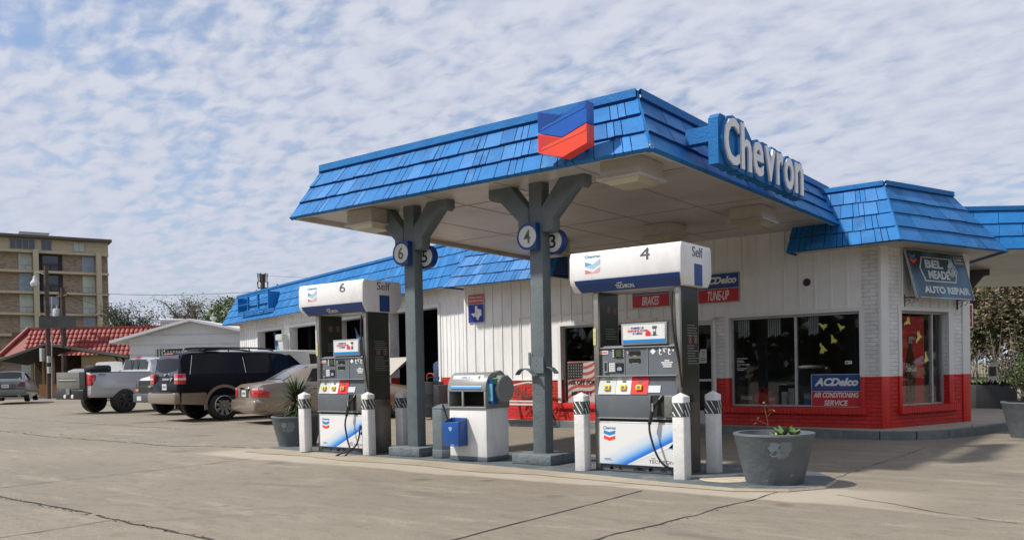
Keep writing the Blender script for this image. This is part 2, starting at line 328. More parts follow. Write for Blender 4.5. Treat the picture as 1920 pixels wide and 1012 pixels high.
# ================================================================== GROUND
def ground_mat():
    mt = bpy.data.materials.new('weathered_concrete'); mt.use_nodes = True; t = mt.node_tree; n = t.nodes; l = t.links
    b = n['Principled BSDF']; b.inputs['Roughness'].default_value = .8; b.inputs['Specular IOR Level'].default_value = .3
    g = n.new('ShaderNodeNewGeometry'); P = g.outputs['Position']
    def noise(s, d, r=.6, sc=(1, 1, 1), rot=0, dist=0):
        mp = n.new('ShaderNodeMapping'); mp.inputs['Scale'].default_value = sc; mp.inputs['Rotation'].default_value = (0, 0, rot); l.new(P, mp.inputs[0])
        q = n.new('ShaderNodeTexNoise'); q.inputs['Scale'].default_value = s; q.inputs['Detail'].default_value = d; q.inputs['Roughness'].default_value = r; q.inputs['Distortion'].default_value = dist
        l.new(mp.outputs[0], q.inputs['Vector']); return q.outputs[0]
    def mrange(v, a, bb, c, d, sm=True):
        q = n.new('ShaderNodeMapRange'); q.interpolation_type = 'SMOOTHSTEP' if sm else 'LINEAR'
        for i, x in enumerate((a, bb, c, d)): q.inputs[i+1].default_value = x
        l.new(v, q.inputs[0]); return q.outputs[0]
    def mixc(f, a, bb, mode='MIX'):
        q = n.new('ShaderNodeMixRGB'); q.blend_type = mode
        if isinstance(f, (int, float)): q.inputs[0].default_value = f
        else: l.new(f, q.inputs[0])
        for i, x in ((1, a), (2, bb)):
            if isinstance(x, tuple): q.inputs[i].default_value = (*x, 1)
            else: l.new(x, q.inputs[i])
        return q.outputs[0]
    def mth(op, a, bb=None):
        q = n.new('ShaderNodeMath'); q.operation = op
        for i, x in enumerate((a, bb)):
            if x is None: continue
            if isinstance(x, (int, float)): q.inputs[i].default_value = x
            else: l.new(x, q.inputs[i])
        return q.outputs[0]
    c = mixc(mrange(noise(.22, 5, .6), .35, .65, 0, 1), (.236, .204, .156), (.300, .262, .200))
    c = mixc(mrange(noise(1.1, 8, .72, (1, 4.5, 1), -.62, .5), .48, .70, 0, .65), c, (.185, .160, .124))
    c = mixc(mrange(noise(.6, 7, .72, (1, 5, 1), -.75, .6), .50, .70, 0, .7), c, (.41, .365, .285))
    c = mixc(mrange(noise(4.5, 6, .75, (1, 1.6, 1), .3), .5, .66, 0, .55), c, (.150, .128, .100))
    c = mixc(mrange(noise(9, 5, .75, (1, 1.3, 1), 1.1), .55, .72, 0, .45), c, (.40, .355, .30))
    c = mixc(mrange(noise(17, 4, .7), .66, .74, 0, .6), c, (.13, .115, .095))
    c = mixc(mrange(noise(22, 5, .85), .44, .60, 0, .38), c, (.19, .165, .13))
    c = mixc(mrange(noise(70, 3, .8), .42, .60, 0, .55), c, (.16, .14, .115))
    sp = n.new('ShaderNodeSeparateXYZ'); l.new(P, sp.inputs[0]); X, Y = sp.outputs[0], sp.outputs[1]
    wob = mth('MULTIPLY', mth('SUBTRACT', noise(.8, 4), .5), .5)
    yy = mth('ADD', Y, wob)
    for cx, cyy, r, am in ((-6.6, 6.9, .22, .5), (-5.9, 7.2, .12, .5), (-9.6, 7.2, .25, .45), (-8.7, 6.4, .1, .5), (-4.6, 6.6, .16, .4), (-2.6, 7.2, .14, .45), (-1.2, 10.2, .5, .3), (-2.1, 5.6, .08, .5), (-12.6, 7.6, .3, .35), (-15.5, 9.8, .4, .35), (-19.2, 12.2, .45, .45), (-21.6, 12.0, .5, .45), (-27.8, 13.6, .6, .4), (-6.9, 4.6, .07, .5), (-3.6, 3.4, .09, .45), (-1.7, 14.9, .35, .5)):
        dx = mth('SUBTRACT', X, cx); dy = mth('SUBTRACT', Y, cyy); rr = mth('ADD', mth('SQRT', mth('ADD', mth('MULTIPLY', dx, dx), mth('MULTIPLY', dy, dy))), mth('MULTIPLY', wob, r*2.2))
        c = mixc(mrange(rr, r*.2, r, am, 0), c, (.075, .064, .05))
    # paler worn apron strip in front of the pump island
    band = mth('MULTIPLY', mth('MULTIPLY', mrange(yy, 7.35, 7.5, 0, 1), mrange(yy, 8.3, 8.6, 1, 0)), mth('MULTIPLY', mrange(X, -12.3, -11.6, 0, 1), mrange(X, -2.6, -1.2, 1, 0)))
    c = mixc(mth('MULTIPLY', band, .55), c, (.50, .44, .35))
    # tyre scuffs: arcs
    for cx, cyy, r, wd, am in ((-3.2, 1.2, 4.4, .10, .32), (-3.2, 1.2, 4.75, .08, .25), (-5.5, -2.5, 8.6, .12, .25), (-9.5, 12.5, 7.0, .12, .22), (-6.8, 1.4, 2.9, .09, .25), (-2, 18, 12.5, .15, .2)):
        dx = mth('SUBTRACT', X, cx); dy = mth('SUBTRACT', Y, cyy); rr = mth('SQRT', mth('ADD', mth('MULTIPLY', dx, dx), mth('MULTIPLY', dy, dy)))
        a = mth('ABSOLUTE', mth('SUBTRACT', mth('ADD', rr, mth('MULTIPLY', wob, .25)), r))
        f = mth('MULTIPLY', mrange(a, wd*.3, wd, am, 0), mrange(noise(.9, 3, .6, (1, 1, 1), cx), .45, .6, 0, 1))
        c = mixc(f, c, (.13, .115, .10))
    l.new(c, b.inputs['Base Color'])
    bp = n.new('ShaderNodeBump'); bp.inputs['Strength'].default_value = .35; bp.inputs['Distance'].default_value = .01
    l.new(noise(60, 6, .75), bp.inputs['Height']); l.new(bp.outputs[0], b.inputs['Normal'])
    return mt
CONC = ground_mat()
ASPH = mat('asphalt', (.06, .06, .062), .85, var=.25, vs=1.5, bump=.3, bs=80)
GRASSM = mat('grass_blades', (.10, .16, .03), .8, var=.4, vs=3)
EARTH = mat('dry_earth', (.20, .17, .11), .95, var=.35, vs=.15, dirt=(.09, .13, .04), dirt_amt=.8, dirt_s=.05)
g = MB(); S = 1200; g.box((-S, -S, -1.2), (S, S, -.03)); tag(g.build('ground', EARTH), 'open ground around the lot', kind='structure')
lot = MB(); lot.prism([(-52, -30), (30, -30), (30, 29), (-4, 32), (-34, 32), (-56, 24)], -.5, 0); lot_o = tag(lot.build('concrete_lot', CONC), 'weathered tan concrete forecourt', kind='structure')
rd = MB(); rd.prism([(-5.5, 34), (26, 30), (26, 46), (-9, 50)], -.3, .0); tag(rd.build('road', mat('road_grey', (.23, .22, .205), .85, var=.15, vs=.8)), kind='structure')
rd = MB(); rd.M = frame((-58, 22, 0), (.45, .89, 0)); rd.box((-40, -1.5, -.3), (60, 7, -.005)); tag(rd.build('side_street', ASPH), kind='structure')

# joints and cracks of the slabs (thin dark sheets, 4 mm above)
def crack(pts, wd, jag, seed, gap=0):
    gap *= .35; jag *= 1.5; wd *= .72
    rn = random.Random(seed); P = [Vector((*p, 0)) for p in pts]; mb = MB(); out = []
    for i in range(len(P)-1):
        a, b = P[i], P[i+1]; nn = max(2, int((b-a).length/.12))
        for k in range(nn): out.append(a.lerp(b, k/nn))
    out.append(P[-1]); acc = 0; L_ = []; R2 = []
    for i, p in enumerate(out):
        d = (out[min(i+1, len(out)-1)]-out[max(i-1, 0)]).normalized(); nn = Vector((-d.y, d.x, 0)); acc = acc*.8+rn.uniform(-1, 1)*jag
        q = p+nn*acc; ww = wd*rn.uniform(.35, 1.25)
        L_.append(q+nn*ww*.5); R2.append(q-nn*ww*.5)
    for i in range(len(out)-1):
        if gap and rn.random() < gap: continue
        mb.quad((*L_[i][:2], .004), (*R2[i][:2], .004), (*R2[i+1][:2], .004), (*L_[i+1][:2], .004))
    return mb.build('slab_joint', mat('joint_tar', (.045, .04, .034), .9, var=.4, vs=10), lot_o)
for i, (p, wd, jg, gp) in enumerate([
    ([(-13.5, 3.75), (-9.5, 3.7), (-5.4, 3.58), (-3.0, 3.5)], .045, .012, .03), ([(-4.03, 2.0), (-4.03, 4.5), (-4.06, 7.35)], .03, .004, 0),
    ([(-3.2, 2.5), (-3.15, 5.1), (-2.95, 6.8), (-2.83, 8.3)], .028, .02, .05), ([(-2.8, 8.9), (-2.72, 10.8), (-2.65, 13)], .015, .012, .2),
    ([(-10.2, 2.2), (-10.27, 4), (-10.4, 6.8), (-10.5, 7.6)], .022, .012, .08), ([(-24, 8.8), (-18, 8.2), (-13.6, 8.1), (-11.8, 8.6)], .05, .03, .15),
    ([(-7.0, 1.5), (-7.05, 3.6)], .02, .01, .1), ([(-21.5, 4.0), (-21.6, 8.6), (-21.8, 14)], .03, .02, .1), ([(-32, 12), (-26, 11.3), (-18, 10.8)], .04, .03, .2),
    ([(-1.0, 8.2), (1.2, 8.0), (3.5, 7.7)], .02, .01, .1), ([(-46, 22.5), (-36, 18.5), (-30, 16.5)], .07, .04, .15), ([(-8.9, 12.5), (-5.0, 12.4), (-1.5, 12.2)], .02, .012, .2),
    ([(-2.4, 8.0), (-1.2, 7.4), (0, 6.8)], .018, .02, .3)]):
    crack(p, wd, jg, i, gp)
# small weeds / debris in the joints
mb = MB(); rn = random.Random(5)
for p0, p1, n in (((-9.5, 3.7), (-5.4, 3.58), 60), ((-23, 8.7), (-12, 8.4), 40), ((-3.1, 5.3), (-2.85, 8.2), 14)):
    for i in range(n):
        t = rn.random(); x = p0[0]+(p1[0]-p0[0])*t+rn.uniform(-.03, .03); y = p0[1]+(p1[1]-p0[1])*t+rn.uniform(-.03, .03); s = rn.uniform(.006, .02)
        for k in range(4):
            a = rn.uniform(0, 6.28); mb.add([(x, y, .003), (x+s*math.cos(a), y+s*math.sin(a), rn.uniform(.003, .015)), (x+s*math.cos(a+.7), y+s*math.sin(a+.7), .004)], [(0, 1, 2)])
tag(mb.build('joint_debris', mat('debris', (.06, .055, .035), .95, var=.4)), 'dry weeds and grit caught in the slab joints', 'debris', kind='stuff')

# ---- pump island
isl = [(-11.5, 8.42), (-9.4, 8.30), (-7.0, 8.22), (-5.0, 8.02), (-4.1, 7.86), (-3.3, 7.78), (-2.85, 7.98), (-2.62, 8.35), (-2.68, 8.9), (-3.0, 9.35), (-3.6, 9.6), (-11.3, 9.75), (-11.65, 9.1)]
mb = MB(); mb.prism(isl, -.1, .031); isl_o = tag(mb.build('pump_island', mat('island_paint', (.088, .108, .120), .7, var=.2, vs=3, bump=.3, bs=40, dirt=(.30, .26, .20), dirt_amt=.6, dirt_s=4), bevel=.004), kind='structure')
mb = MB(); mb.lathe([(0, .0395), (.26, .0395), (.27, .035)], 30, c=(-3.62, 8.32, 0)); mb.build('cover_plate', mat('bare_concrete', (.50, .43, .33), .8, var=.2, vs=8), isl_o)

APR = mat('apron_concrete', (.335, .285, .21), .85, var=.18, vs=1.2, bump=.3, bs=40, dirt=(.24, .205, .16), dirt_amt=.6, dirt_s=1.8, streak=(1, 2.5, 1))
mb = MB(); rn = random.Random(15); out_ = []; n_i = len(isl)
ip = [Vector((*isl[(k) % n_i], 0)) for k in range(n_i)]; ctr_ = Vector((-7, 9, 0)); dense = []
for k in range(0, 9):
    a, b = ip[k], ip[k+1]; m_ = max(1, int((b-a).length/.3))
    for q in range(m_): dense.append(a.lerp(b, q/m_))
dense.append(ip[9])
for k, p in enumerate(dense):
    d = (dense[min(k+1, len(dense)-1)]-dense[max(k-1, 0)]).normalized(); n_ = Vector((d.y, -d.x, 0)); w_ = .36+.05*math.sin(k*.9)+rn.uniform(-.03, .03)
    if k > len(dense)-14: w_ *= max(.05, (len(dense)-k-3)/12)
    out_.append((p, p+n_*w_))
for (a, b), (c, d) in zip(out_[:-1], out_[1:]): mb.quad((a.x, a.y, .027), (b.x, b.y, .005), (d.x, d.y, .005), (c.x, c.y, .027))
mb.build('apron', APR, isl_o)
# ---- sidewalk with kerb round the building
SW = mat('sidewalk_concrete', (.36, .31, .25), .8, var=.15, vs=2, bump=.2); KERB = mat('kerb_grey_paint', (.14, .165, .18), .6, var=.2, vs=4, dirt=(.3, .27, .22), dirt_amt=.5, dirt_s=5)
kp = [(-12.7, 14.62), (-9.5, 14.55), (-6.41, 14.43), (-4.9, 14.22), (-4.1, 14.12), (-3.57, 14.13), (-3.1, 14.33), (-2.75, 14.8), (-2.5, 15.5), (-2.2, 16.9), (-1.7, 19.2)]
top = kp + [(-3.0, 22), (-12.7, 22)]
mb = MB(); mb.prism(top, 0.002, .128, mi=0)
inner = [(x, y) for x, y in kp]
sw = mb.build('sidewalk', [SW], bevel=.015); tag(sw, kind='structure')
mb = MB()
for i in range(len(kp)-1):
    a, b = Vector((*kp[i], 0)), Vector((*kp[i+1], 0)); d = (b-a).normalized(); n_ = Vector((d.y, -d.x, 0))*.05
    a2 = a-n_*.0; b2 = b-n_*.0
    mb.add([a2+n_, b2+n_, b2-n_*1.6, a2-n_*1.6, a2+n_+Vector((0,0,.133)), b2+n_+Vector((0,0,.133)), b2-n_*1.6+Vector((0,0,.133)), a2-n_*1.6+Vector((0,0,.133))],
           [(0,3,2,1),(4,5,6,7),(0,1,5,4),(1,2,6,5),(2,3,7,6),(3,0,4,7)])
tag(mb.build('kerb', KERB), kind='structure')

# ================================================================== BUILDING
B0 = Vector((-3.69, 14.74, 0)); DM = Vector((.99974, -.0229, 0)); DC = Vector((.335, .942, 0)).normalized()
J0 = Vector((-14.383, 16.61, 0)); DW = Vector((.9577, -.2877, 0)).normalized()
bld = thing('service_station', 'long white batten and brick shop with red painted base and blue shingle mansard', 'building', (-8, 17, 0))
def wall_grid(F, ss, zs, thick, openings, mfun, name, mats, t0=0.0):
    """wall plates in frame F (x along wall, outward = -y), skipping openings"""
    mb = MB(); mb.M = F
    for o in openings: ss = ss + [o[0], o[1]]; zs = zs + [o[2], o[3]]
    ss = sorted(set(round(s, 4) for s in ss)); zs = sorted(set(round(z, 4) for z in zs))
    for i in range(len(ss)-1):
        for k in range(len(zs)-1):
            sc, zc = (ss[i]+ss[i+1])/2, (zs[k]+zs[k+1])/2
            if any(o[0] < sc < o[1] and o[2] < zc < o[3] for o in openings): continue
            mi = mfun(sc, zc)
            mb.box((ss[i], t0, zs[k]), (ss[i+1], thick, zs[k+1]), mi)
    return mb.build(name, mats, bld, world=True)
FM = frame(B0, DM); FC = frame(B0, DC); FWg = frame(J0, DW)
ZR = .985
def mm_main(s, z):
    if z < ZR: return 1 if not (-3.42 < s < -2.86 and z > .13) else 1
    if s > -.30: return 2
    if -2.92 < s < -2.70 and z < 2.12: return 2
    if -4.15 < s < -3.42 and z < 2.12: return 2
    return 0
wall_grid(FM, [-9.15, -4.15, -3.42, -2.92, -2.70, -.30, 0], [.1, ZR, 2.12, 3.6], .16, [(-6.42, -4.19, .50, 2.11), (-3.40, -2.95, .13, 2.06), (-2.64, -.33, .475, 2.08)], mm_main, 'front_wall', [WHITE, BRR, BRW])
def mm_c(s, z):
    if z < ZR: return 1
    if z > 2.10 and .5 < s < 2.12: return 0
    return 2
wall_grid(FC, [0, .5, 2.12, 2.62], [.1, ZR, 2.10, 3.6], .16, [(.55, 1.95, .475, 2.08)], mm_c, 'corner_wall', [WHITE, BRR, BRW])
# closing walls behind
E0 = B0+DC*2.62
mb = MB()
def vwall(mb, a, b, z0, z1, mi=0, th=.15):
    a = Vector((a[0], a[1], 0)); b = Vector((b[0], b[1], 0)); f = frame(a, (b-a)); mo = mb.M; mb.M = f; mb.box((0, 0, z0), ((b-a).length, th, z1), mi); mb.M = mo
vwall(mb, E0, (-4.9, 20.6), .1, 3.6); vwall(mb, (-4.9, 20.6), (-14.2, 21.2), .1, 3.6); vwall(mb, (-13.6, 21.2), (-12.84, 14.95), 0, 3.6)
mb.build('rear_wall', [WHITE, BRR], bld, world=True)
# wing walls
WO = [(-15.22, -12.55, 0, 2.93), (-11.77, -9.34, 0, 2.93), (-7.48, -4.80, 0, 2.93), (-3.88, -1.1, 0, 2.93)]
def mm_w(s, z):
    pier = (-12.55 < s < -11.77) or (-9.34 < s < -7.48) or (-4.8 < s < -3.88) or s < -16.6
    if z < 1.05 and s > -9.4: return 1
    return 2 if pier and z < 2.93 or s < -17.0 else 0
wall_grid(FWg, [-17.5, -16.95, -16.6, 2.3], [0, 1.05, 2.93, 3.6], .28, WO, mm_w, 'garage_wall', [WHITE, BRR, BRW])
mb = MB(); mb.M = FWg
mb.box((-17.5, .28, 0), (-17.3, 7, 3.5)); mb.box((-17.5, 6.9, 0), (1, 7.1, 3.5)); mb.build('garage_rear_wall', WHITE, bld, world=True)
# interiors
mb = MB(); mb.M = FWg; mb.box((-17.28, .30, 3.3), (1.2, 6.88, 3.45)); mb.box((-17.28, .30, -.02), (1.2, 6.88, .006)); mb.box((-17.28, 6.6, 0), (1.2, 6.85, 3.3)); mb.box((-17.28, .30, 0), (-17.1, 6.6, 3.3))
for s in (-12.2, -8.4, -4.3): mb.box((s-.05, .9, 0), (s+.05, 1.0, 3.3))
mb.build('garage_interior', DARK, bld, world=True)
mb = MB(); mb.prism([(-12.6, 15.25), (-3.75, 15.05), (-3.15, 16.9), (-5.0, 20.3), (-12.9, 20.8)], .10, .135); mb.prism([(-12.6, 15.15), (-3.80, 14.95), (-3.0, 17.1), (-5.0, 20.3), (-12.9, 20.8)], 2.95, 3.0)
vwall(mb, (-12.5, 19.0), (-4.2, 18.6), .13, 3.0, 0, .1)
mb.build('shop_interior', ROOM, bld, world=True)
# battens and trims
mb = MB(); mb.M = FM
s = -9.1
while s < -.34:
    z0 = ZR; 
    for o in ((-6.42, -4.19), (-2.64, -.33), (-3.40, -2.95)):
        if o[0]-.05 < s < o[1]+.05: z0 = 2.13
    if -4.15 < s < -2.7: z0 = 2.13
    mb.box((s-.014, -.016, z0), (s+.014, 0, 3.58)); s += .268
mb.build('batten', WHITE, bld, world=True); mb = MB()
mb.M = FC
s = .62
while s < 2.1: mb.box((s-.014, -.016, 2.12), (s+.014, 0, 3.3)); s += .27
mb.build('batten', WHITE, bld, world=True); mb = MB()
mb.M = FWg
s = -16.9
while s < 1.4:
    z0 = 2.95
    if -16.95 < s < -15.3 or s > -1.02: z0 = 1.05 if s > -9.4 else 0.1
    mb.box((s-.014, -.016, z0), (s+.014, 0, 3.58)); s += .25 if s < -1 else .2
mb.build('batten', WHITE, bld, world=True)
mb = MB(); mb.M = FM      # trims
mb.box((-6.47, -.03, 2.11), (-4.14, -.001, 2.17)); mb.box((-6.50, -.03, .5), (-6.42, -.001, 2.11)); mb.box((-2.70, -.03, 2.08), (-.27, -.001, 2.14)); mb.box((-2.71, -.028, ZR), (-2.64, -.001, 2.08)); mb.box((-.33, -.028, ZR), (-.26, -.001, 2.08))
mb.box((-9.15, -.02, ZR-.012), (-6.5, -.001, ZR+.02)); mb.box((-3.46, -.03, .13), (-3.40, -.001, 2.1)); mb.box((-2.95, -.03, .13), (-2.90, -.001, 2.1)); mb.box((-3.46, -.03, 2.06), (-2.90, -.001, 2.11))
mb.box((-.02, -.022, ZR), (.02, .0, 3.2)); mb.build('trim', WHITE2, bld, world=True); mb = MB()
mb.M = FC; mb.box((-.012, -.022, ZR), (.19, -.001, 3.2)); mb.box((2.40, -.022, ZR), (2.635, -.001, 3.2)); mb.box((.46, -.03, 2.08), (2.14, -.001, 2.14)); mb.box((.47, -.025, ZR), (.55, -.001, 2.08)); mb.box((1.95, -.025, ZR), (2.1, -.001, 2.08)); mb.build('trim', WHITE2, bld, world=True)
for o in WO:
    mb = MB(); mb.M = FWg
    mb.box((o[0]-.10, -.035, 0), (o[0], -.001, 3.0)); mb.box((o[1], -.035, 0), (o[1]+.10, -.001, 3.0)); mb.box((o[0]-.10, -.045, 2.93), (o[1]+.10, -.001, 3.03)); mb.build('door_frame', WHITE2, bld, world=True)
mb = MB(); mb.M = FM     # red trims and brick sills
mb.box((-2.71, -.028, .36), (-2.64, -.001, ZR)); mb.box((-.33, -.028, .36), (-.26, -.001, ZR)); mb.box((-2.75, -.07, .36), (-.22, -.001, .47)); mb.box((-6.5, -.05, .38), (-4.1, -.001, .49)); mb.build('window_sill', RED, bld, world=True, bevel=.006); mb = MB()
mb.M = FC; mb.box((-.014, -.024, .13), (.19, -.001, ZR)); mb.box((2.40, -.024, .13), (2.637, -.001, ZR)); mb.box((.44, -.08, .36), (2.2, -.001, .47)); mb.box((.47, -.026, .47), (.55, -.001, ZR)); mb.box((1.95, -.026, .47), (2.1, -.001, ZR))
mb.build('window_sill', RED, bld, world=True, bevel=.006)
# soldier bricks of the red sills
mb = MB(); mb.M = FM
for k in range(36): mb.box((-2.74+k*.07, -.078, .362), (-2.74+k*.07+.058, -.0705, .468))
mb.build('sill_bricks', RED, bld, world=True); mb = MB()
mb.M = FC
for k in range(25): mb.box((.445+k*.07, -.088, .362), (.445+k*.07+.058, -.0805, .468))
mb.build('sill_bricks', RED, bld, world=True)

def window(F, s0, s1, z0, z1, mull, dep=.10, fr=.04, mat_f=None):
    mb = MB(); mb.M = F
    mb.box((s0, dep-.02, z0), (s0+fr, dep+.03, z1)); mb.box((s1-fr, dep-.02, z0), (s1, dep+.03, z1)); mb.box((s0+fr, dep-.02, z0), (s1-fr, dep+.03, z0+fr*.7)); mb.box((s0+fr, dep-.02, z1-fr), (s1-fr, dep+.03, z1))
    for m_ in mull: mb.box((m_-.022, dep-.025, z0+fr*.7), (m_+.022, dep+.03, z1-fr))
    f = mb.build('window', mat_f or GALV, bld, world=True)
    p = MB(); p.M = F; p.box((s0+.01, dep, z0+.01), (s1-.01, dep+.008, z1-.01))
    return f, p.build('pane', GLASSW, f, world=False) if False else pane_fix(p, f)
def pane_fix(p, f):
    inv = (bld.matrix_basis).inverted()
    p.v = [tuple(inv @ Vector(v)) for v in p.v]
    return p.build('pane', GLASSW, f)
window(FM, -2.64, -.33, .475, 2.08, [-1.44]); window(FM, -6.42, -4.19, .50, 2.11, [-5.3]); window(FC, .55, 1.95, .475, 2.08, [1.60])
# door
mb = MB(); mb.M = FM; mb.box((-3.40, .03, .13), (-3.33, .09, 2.06)); mb.box((-3.02, .03, .13), (-2.95, .09, 2.06)); mb.box((-3.33, .03, 1.98), (-3.02, .09, 2.06)); mb.box((-3.33, .03, .13), (-3.02, .09, .38)); mb.box((-3.33, .04, .93), (-3.02, .09, .97))
d = mb.build('door', GALV, bld, world=True)
p = MB(); p.M = FM; p.box((-3.335, .055, .37), (-3.015, .063, 1.99)); pane_fix(p, d)
# conduit and vent
mb = MB(); mb.M = FM; mb.tube(catmull([(-7.52, -.03, 1.15), (-7.52, -.03, 2.24), (-7.50, -.03, 2.32), (-7.42, -.03, 2.345), (-5.6, -.03, 2.35), (-4.2, -.03, 2.35)], 5), .012, 6); mb.build('conduit_pipe', WHITE2, bld, world=True, smooth=40)
mb = MB(); mb.M = FM; mb.lathe([(0, -.03), (.055, -.03), (.065, -.02), (.065, 0)], 16, ax='y', c=(-1.20, 0, 2.62)); mb.build('vent', BLACKP, bld, world=True)

# ---- mansard roofs
def mansard(mb, eaves, ridges, courses, widths, lip=.035, seed=0, cap=.07, mat_i=0, dark_i=1):
    """eaves/ridges: matching world polylines; shingle courses with gaps and butt lips"""
    rn = random.Random(seed)
    for i in range(len(eaves)-1):
        A, B, C_, D_ = Vector(eaves[i]), Vector(eaves[i+1]), Vector(ridges[i]), Vector(ridges[i+1])
        ln = (B-A).length; nrm = (B-A).cross(C_-A); nrm.normalize()
        if nrm.z < 0: nrm = -nrm
        def P(u, v, o=0.): return (A.lerp(B, u)).lerp(C_.lerp(D_, u), v)+nrm*o
        mb.quad(P(0, 0, -.01), P(1, 0, -.01), P(1, 1, -.01), P(0, 1, -.01), dark_i)
        ncs = courses; pat = widths[i] if isinstance(widths[0], (list, tuple)) else widths
        for c in range(ncs):
            v0 = c/ncs; v1 = (c+1)/ncs
            u = 0; k = rn.randrange(len(pat)); 
            while u < .9999:
                wd = pat[k % len(pat)]*rn.uniform(.86, 1.14)/ln; k += 1; u2 = min(1, u+wd)
                if 1-u2 < .06/ln: u2 = 1
                g_ = .011/ln; a, b = (u+g_*.5 if u > 0 else 0), (u2-g_*.5 if u2 < 1 else 1)
                jt = rn.uniform(-.006, .004); vj = v0+rn.uniform(-.012, .0)*(1 if c else 0)
                t0 = lip+jt
                top_ = .010+rn.uniform(0, .004); mv = rn.choice((mat_i, mat_i, 2, 3))
                vs = [P(a, vj, t0), P(b, vj, t0), P(b, v1, top_), P(a, v1, top_), P(a, vj, -.008), P(b, vj, -.008), P(b, v1, -.008), P(a, v1, -.008)]
                mb.add(vs, [(0, 1, 2, 3), (0, 4, 5, 1), (1, 5, 6, 2), (3, 7, 4, 0)], [mv, dark_i if c else mat_i, dark_i, dark_i])
                u = u2
        if i > 0:
            mb.tube([A, C_, C_+Vector((0, 0, cap*1.05))], [.030, .026, .022], 6, mat_i)
        if cap:
            mb.add([P(0, 1-.005, .05), P(1, 1-.005, .05), P(1, 1, .05)+Vector((0, 0, cap)), P(0, 1, .05)+Vector((0, 0, cap)), P(0, 1-.005, -.01), P(1, 1-.005, -.01), P(1, 1, -.02)+Vector((0, 0, cap)), P(0, 1, -.02)+Vector((0, 0, cap))],
                   [(0, 1, 2, 3), (0, 4, 5, 1), (3, 2, 6, 7)], [mat_i, dark_i, mat_i])
WN = [.25, .23, .11, .10]; WL = [.62, .66, .58]
# main roof
me_ = [(-12.95, 16.6, 3.09), (-12.93, 14.36, 3.09), (-9.9, 14.33, 3.09)]
mr_ = [(-12.3, 16.6, 4.02), (-12.45, 14.84, 4.02), (-9.9, 14.80, 4.02)]
mb = MB(); mansard(mb, me_, mr_, 4, WN, seed=3); mb.build('mansard_roof', [BLUE, BLUEG, BLUE2, BLUE3], bld, world=True); mb = MB()
ea = [(-5.07, 14.30, 3.09), (-3.225, 14.10, 3.09), (-2.17, 17.03, 3.09), (-4.4, 20.9, 3.09)]
ri = [(-5.0, 14.78, 4.08), (-3.62, 14.76, 4.08), (-2.95, 16.62, 4.08), (-4.9, 20.0, 4.08)]
mansard(mb, ea, ri, 4, [WN, WL, WL], seed=4)
mb.build('mansard_roof', [BLUE, BLUEG, BLUE2, BLUE3], bld, world=True)
mb = MB()
mb.prism([(-12.42, 14.83), (-3.62, 14.80), (-3.0, 16.6), (-4.95, 19.9), (-12.6, 20.8)], 3.85, 4.0)
mb.build('flat_roof', mat('roof_felt', (.3, .3, .3), .9), bld, world=True)
mb = MB()
mb.prism([(-12.9, 14.4), (-9.9, 14.37), (-9.9, 15.0), (-12.9, 15.1)], 3.12, 3.14); mb.build('soffit', SOFF, bld, world=True); mb = MB()
mb.prism([(-5.05, 14.33), (-3.25, 14.14), (-2.21, 17.0), (-4.4, 20.8), (-5.0, 20.6), (-3.0, 17.1), (-3.76, 15.0), (-5.05, 15.0)], 3.12, 3.14)
mb.build('soffit', SOFF, bld, world=True)
mb = MB()      # gap wall above the canopy soffit joint
mb.quad((-5.07, 14.30, 3.09), (-5.0, 14.78, 4.10), (-5.0, 14.9, 4.1), (-5.07, 14.9, 3.09)); mb.build('roof_end', [BLUEG], bld, world=True); mb = MB(); mb.quad((-9.9, 14.33, 3.09), (-9.9, 14.80, 4.02), (-9.9, 14.95, 4.02), (-9.9, 14.95, 3.09))
mb.build('roof_end', [BLUEG], bld, world=True)
# wing roof
nW = Vector((.2877, .9577, 0))
def WP(s, n, z): q = J0+DW*s+nW*n; return (q.x, q.y, z)
mb = MB(); mansard(mb, [WP(-18.22, 3.5, 3.35), WP(-18.22, -.5, 3.35), WP(1.3, -.5, 3.35)], [WP(-17.5, 3.5, 4.49), WP(-17.5, -.05, 4.49), WP(1.3, -.05, 4.49)], 4, [.33, .30, .17, .26], seed=5)
mb.build('mansard_roof', [BLUE, BLUEG, BLUE2, BLUE3], bld, world=True)
mb = MB(); mb.M = FWg; mb.box((-18.15, -.46, 3.375), (1.5, .3, 3.39)); mb.build('soffit', SOFF, bld, world=True)
mb = MB(); mb.M = FWg; mb.box((-17.5, 0, 4.3), (1.2, 7, 4.4)); mb.build('flat_roof', MATS['roof_felt'], bld, world=True)
mb = MB()    # empty blue sign frame standing off the wing roof
mb.M = FWg
sa, sb_, za, zb = -15.75, -12.3, 3.70, 4.30
for z in (za, zb): mb.box((sa, -.62, z-.03), (sb_, -.55, z+.03))
for k in range(4): s = sa+(sb_-sa)*k/3; mb.box((s-.03, -.625, za), (s+.03, -.545, zb))
mb.box((sa, -.615, (za+zb)/2-.015), (sb_, -.57, (za+zb)/2+.015))
mb.box((sb_-.02, -.60, za), (sb_+.02, -.15, zb)); mb.box((sa-.02, -.60, za), (sa+.02, -.15, zb))
tag(mb.build('sign_frame', BLUE, world=False, at=tuple(J0+DW*-14-nW*.6+Vector((0, 0, 3.7)))), 'empty blue metal frame with three bays mounted on the garage mansard', 'sign frame')

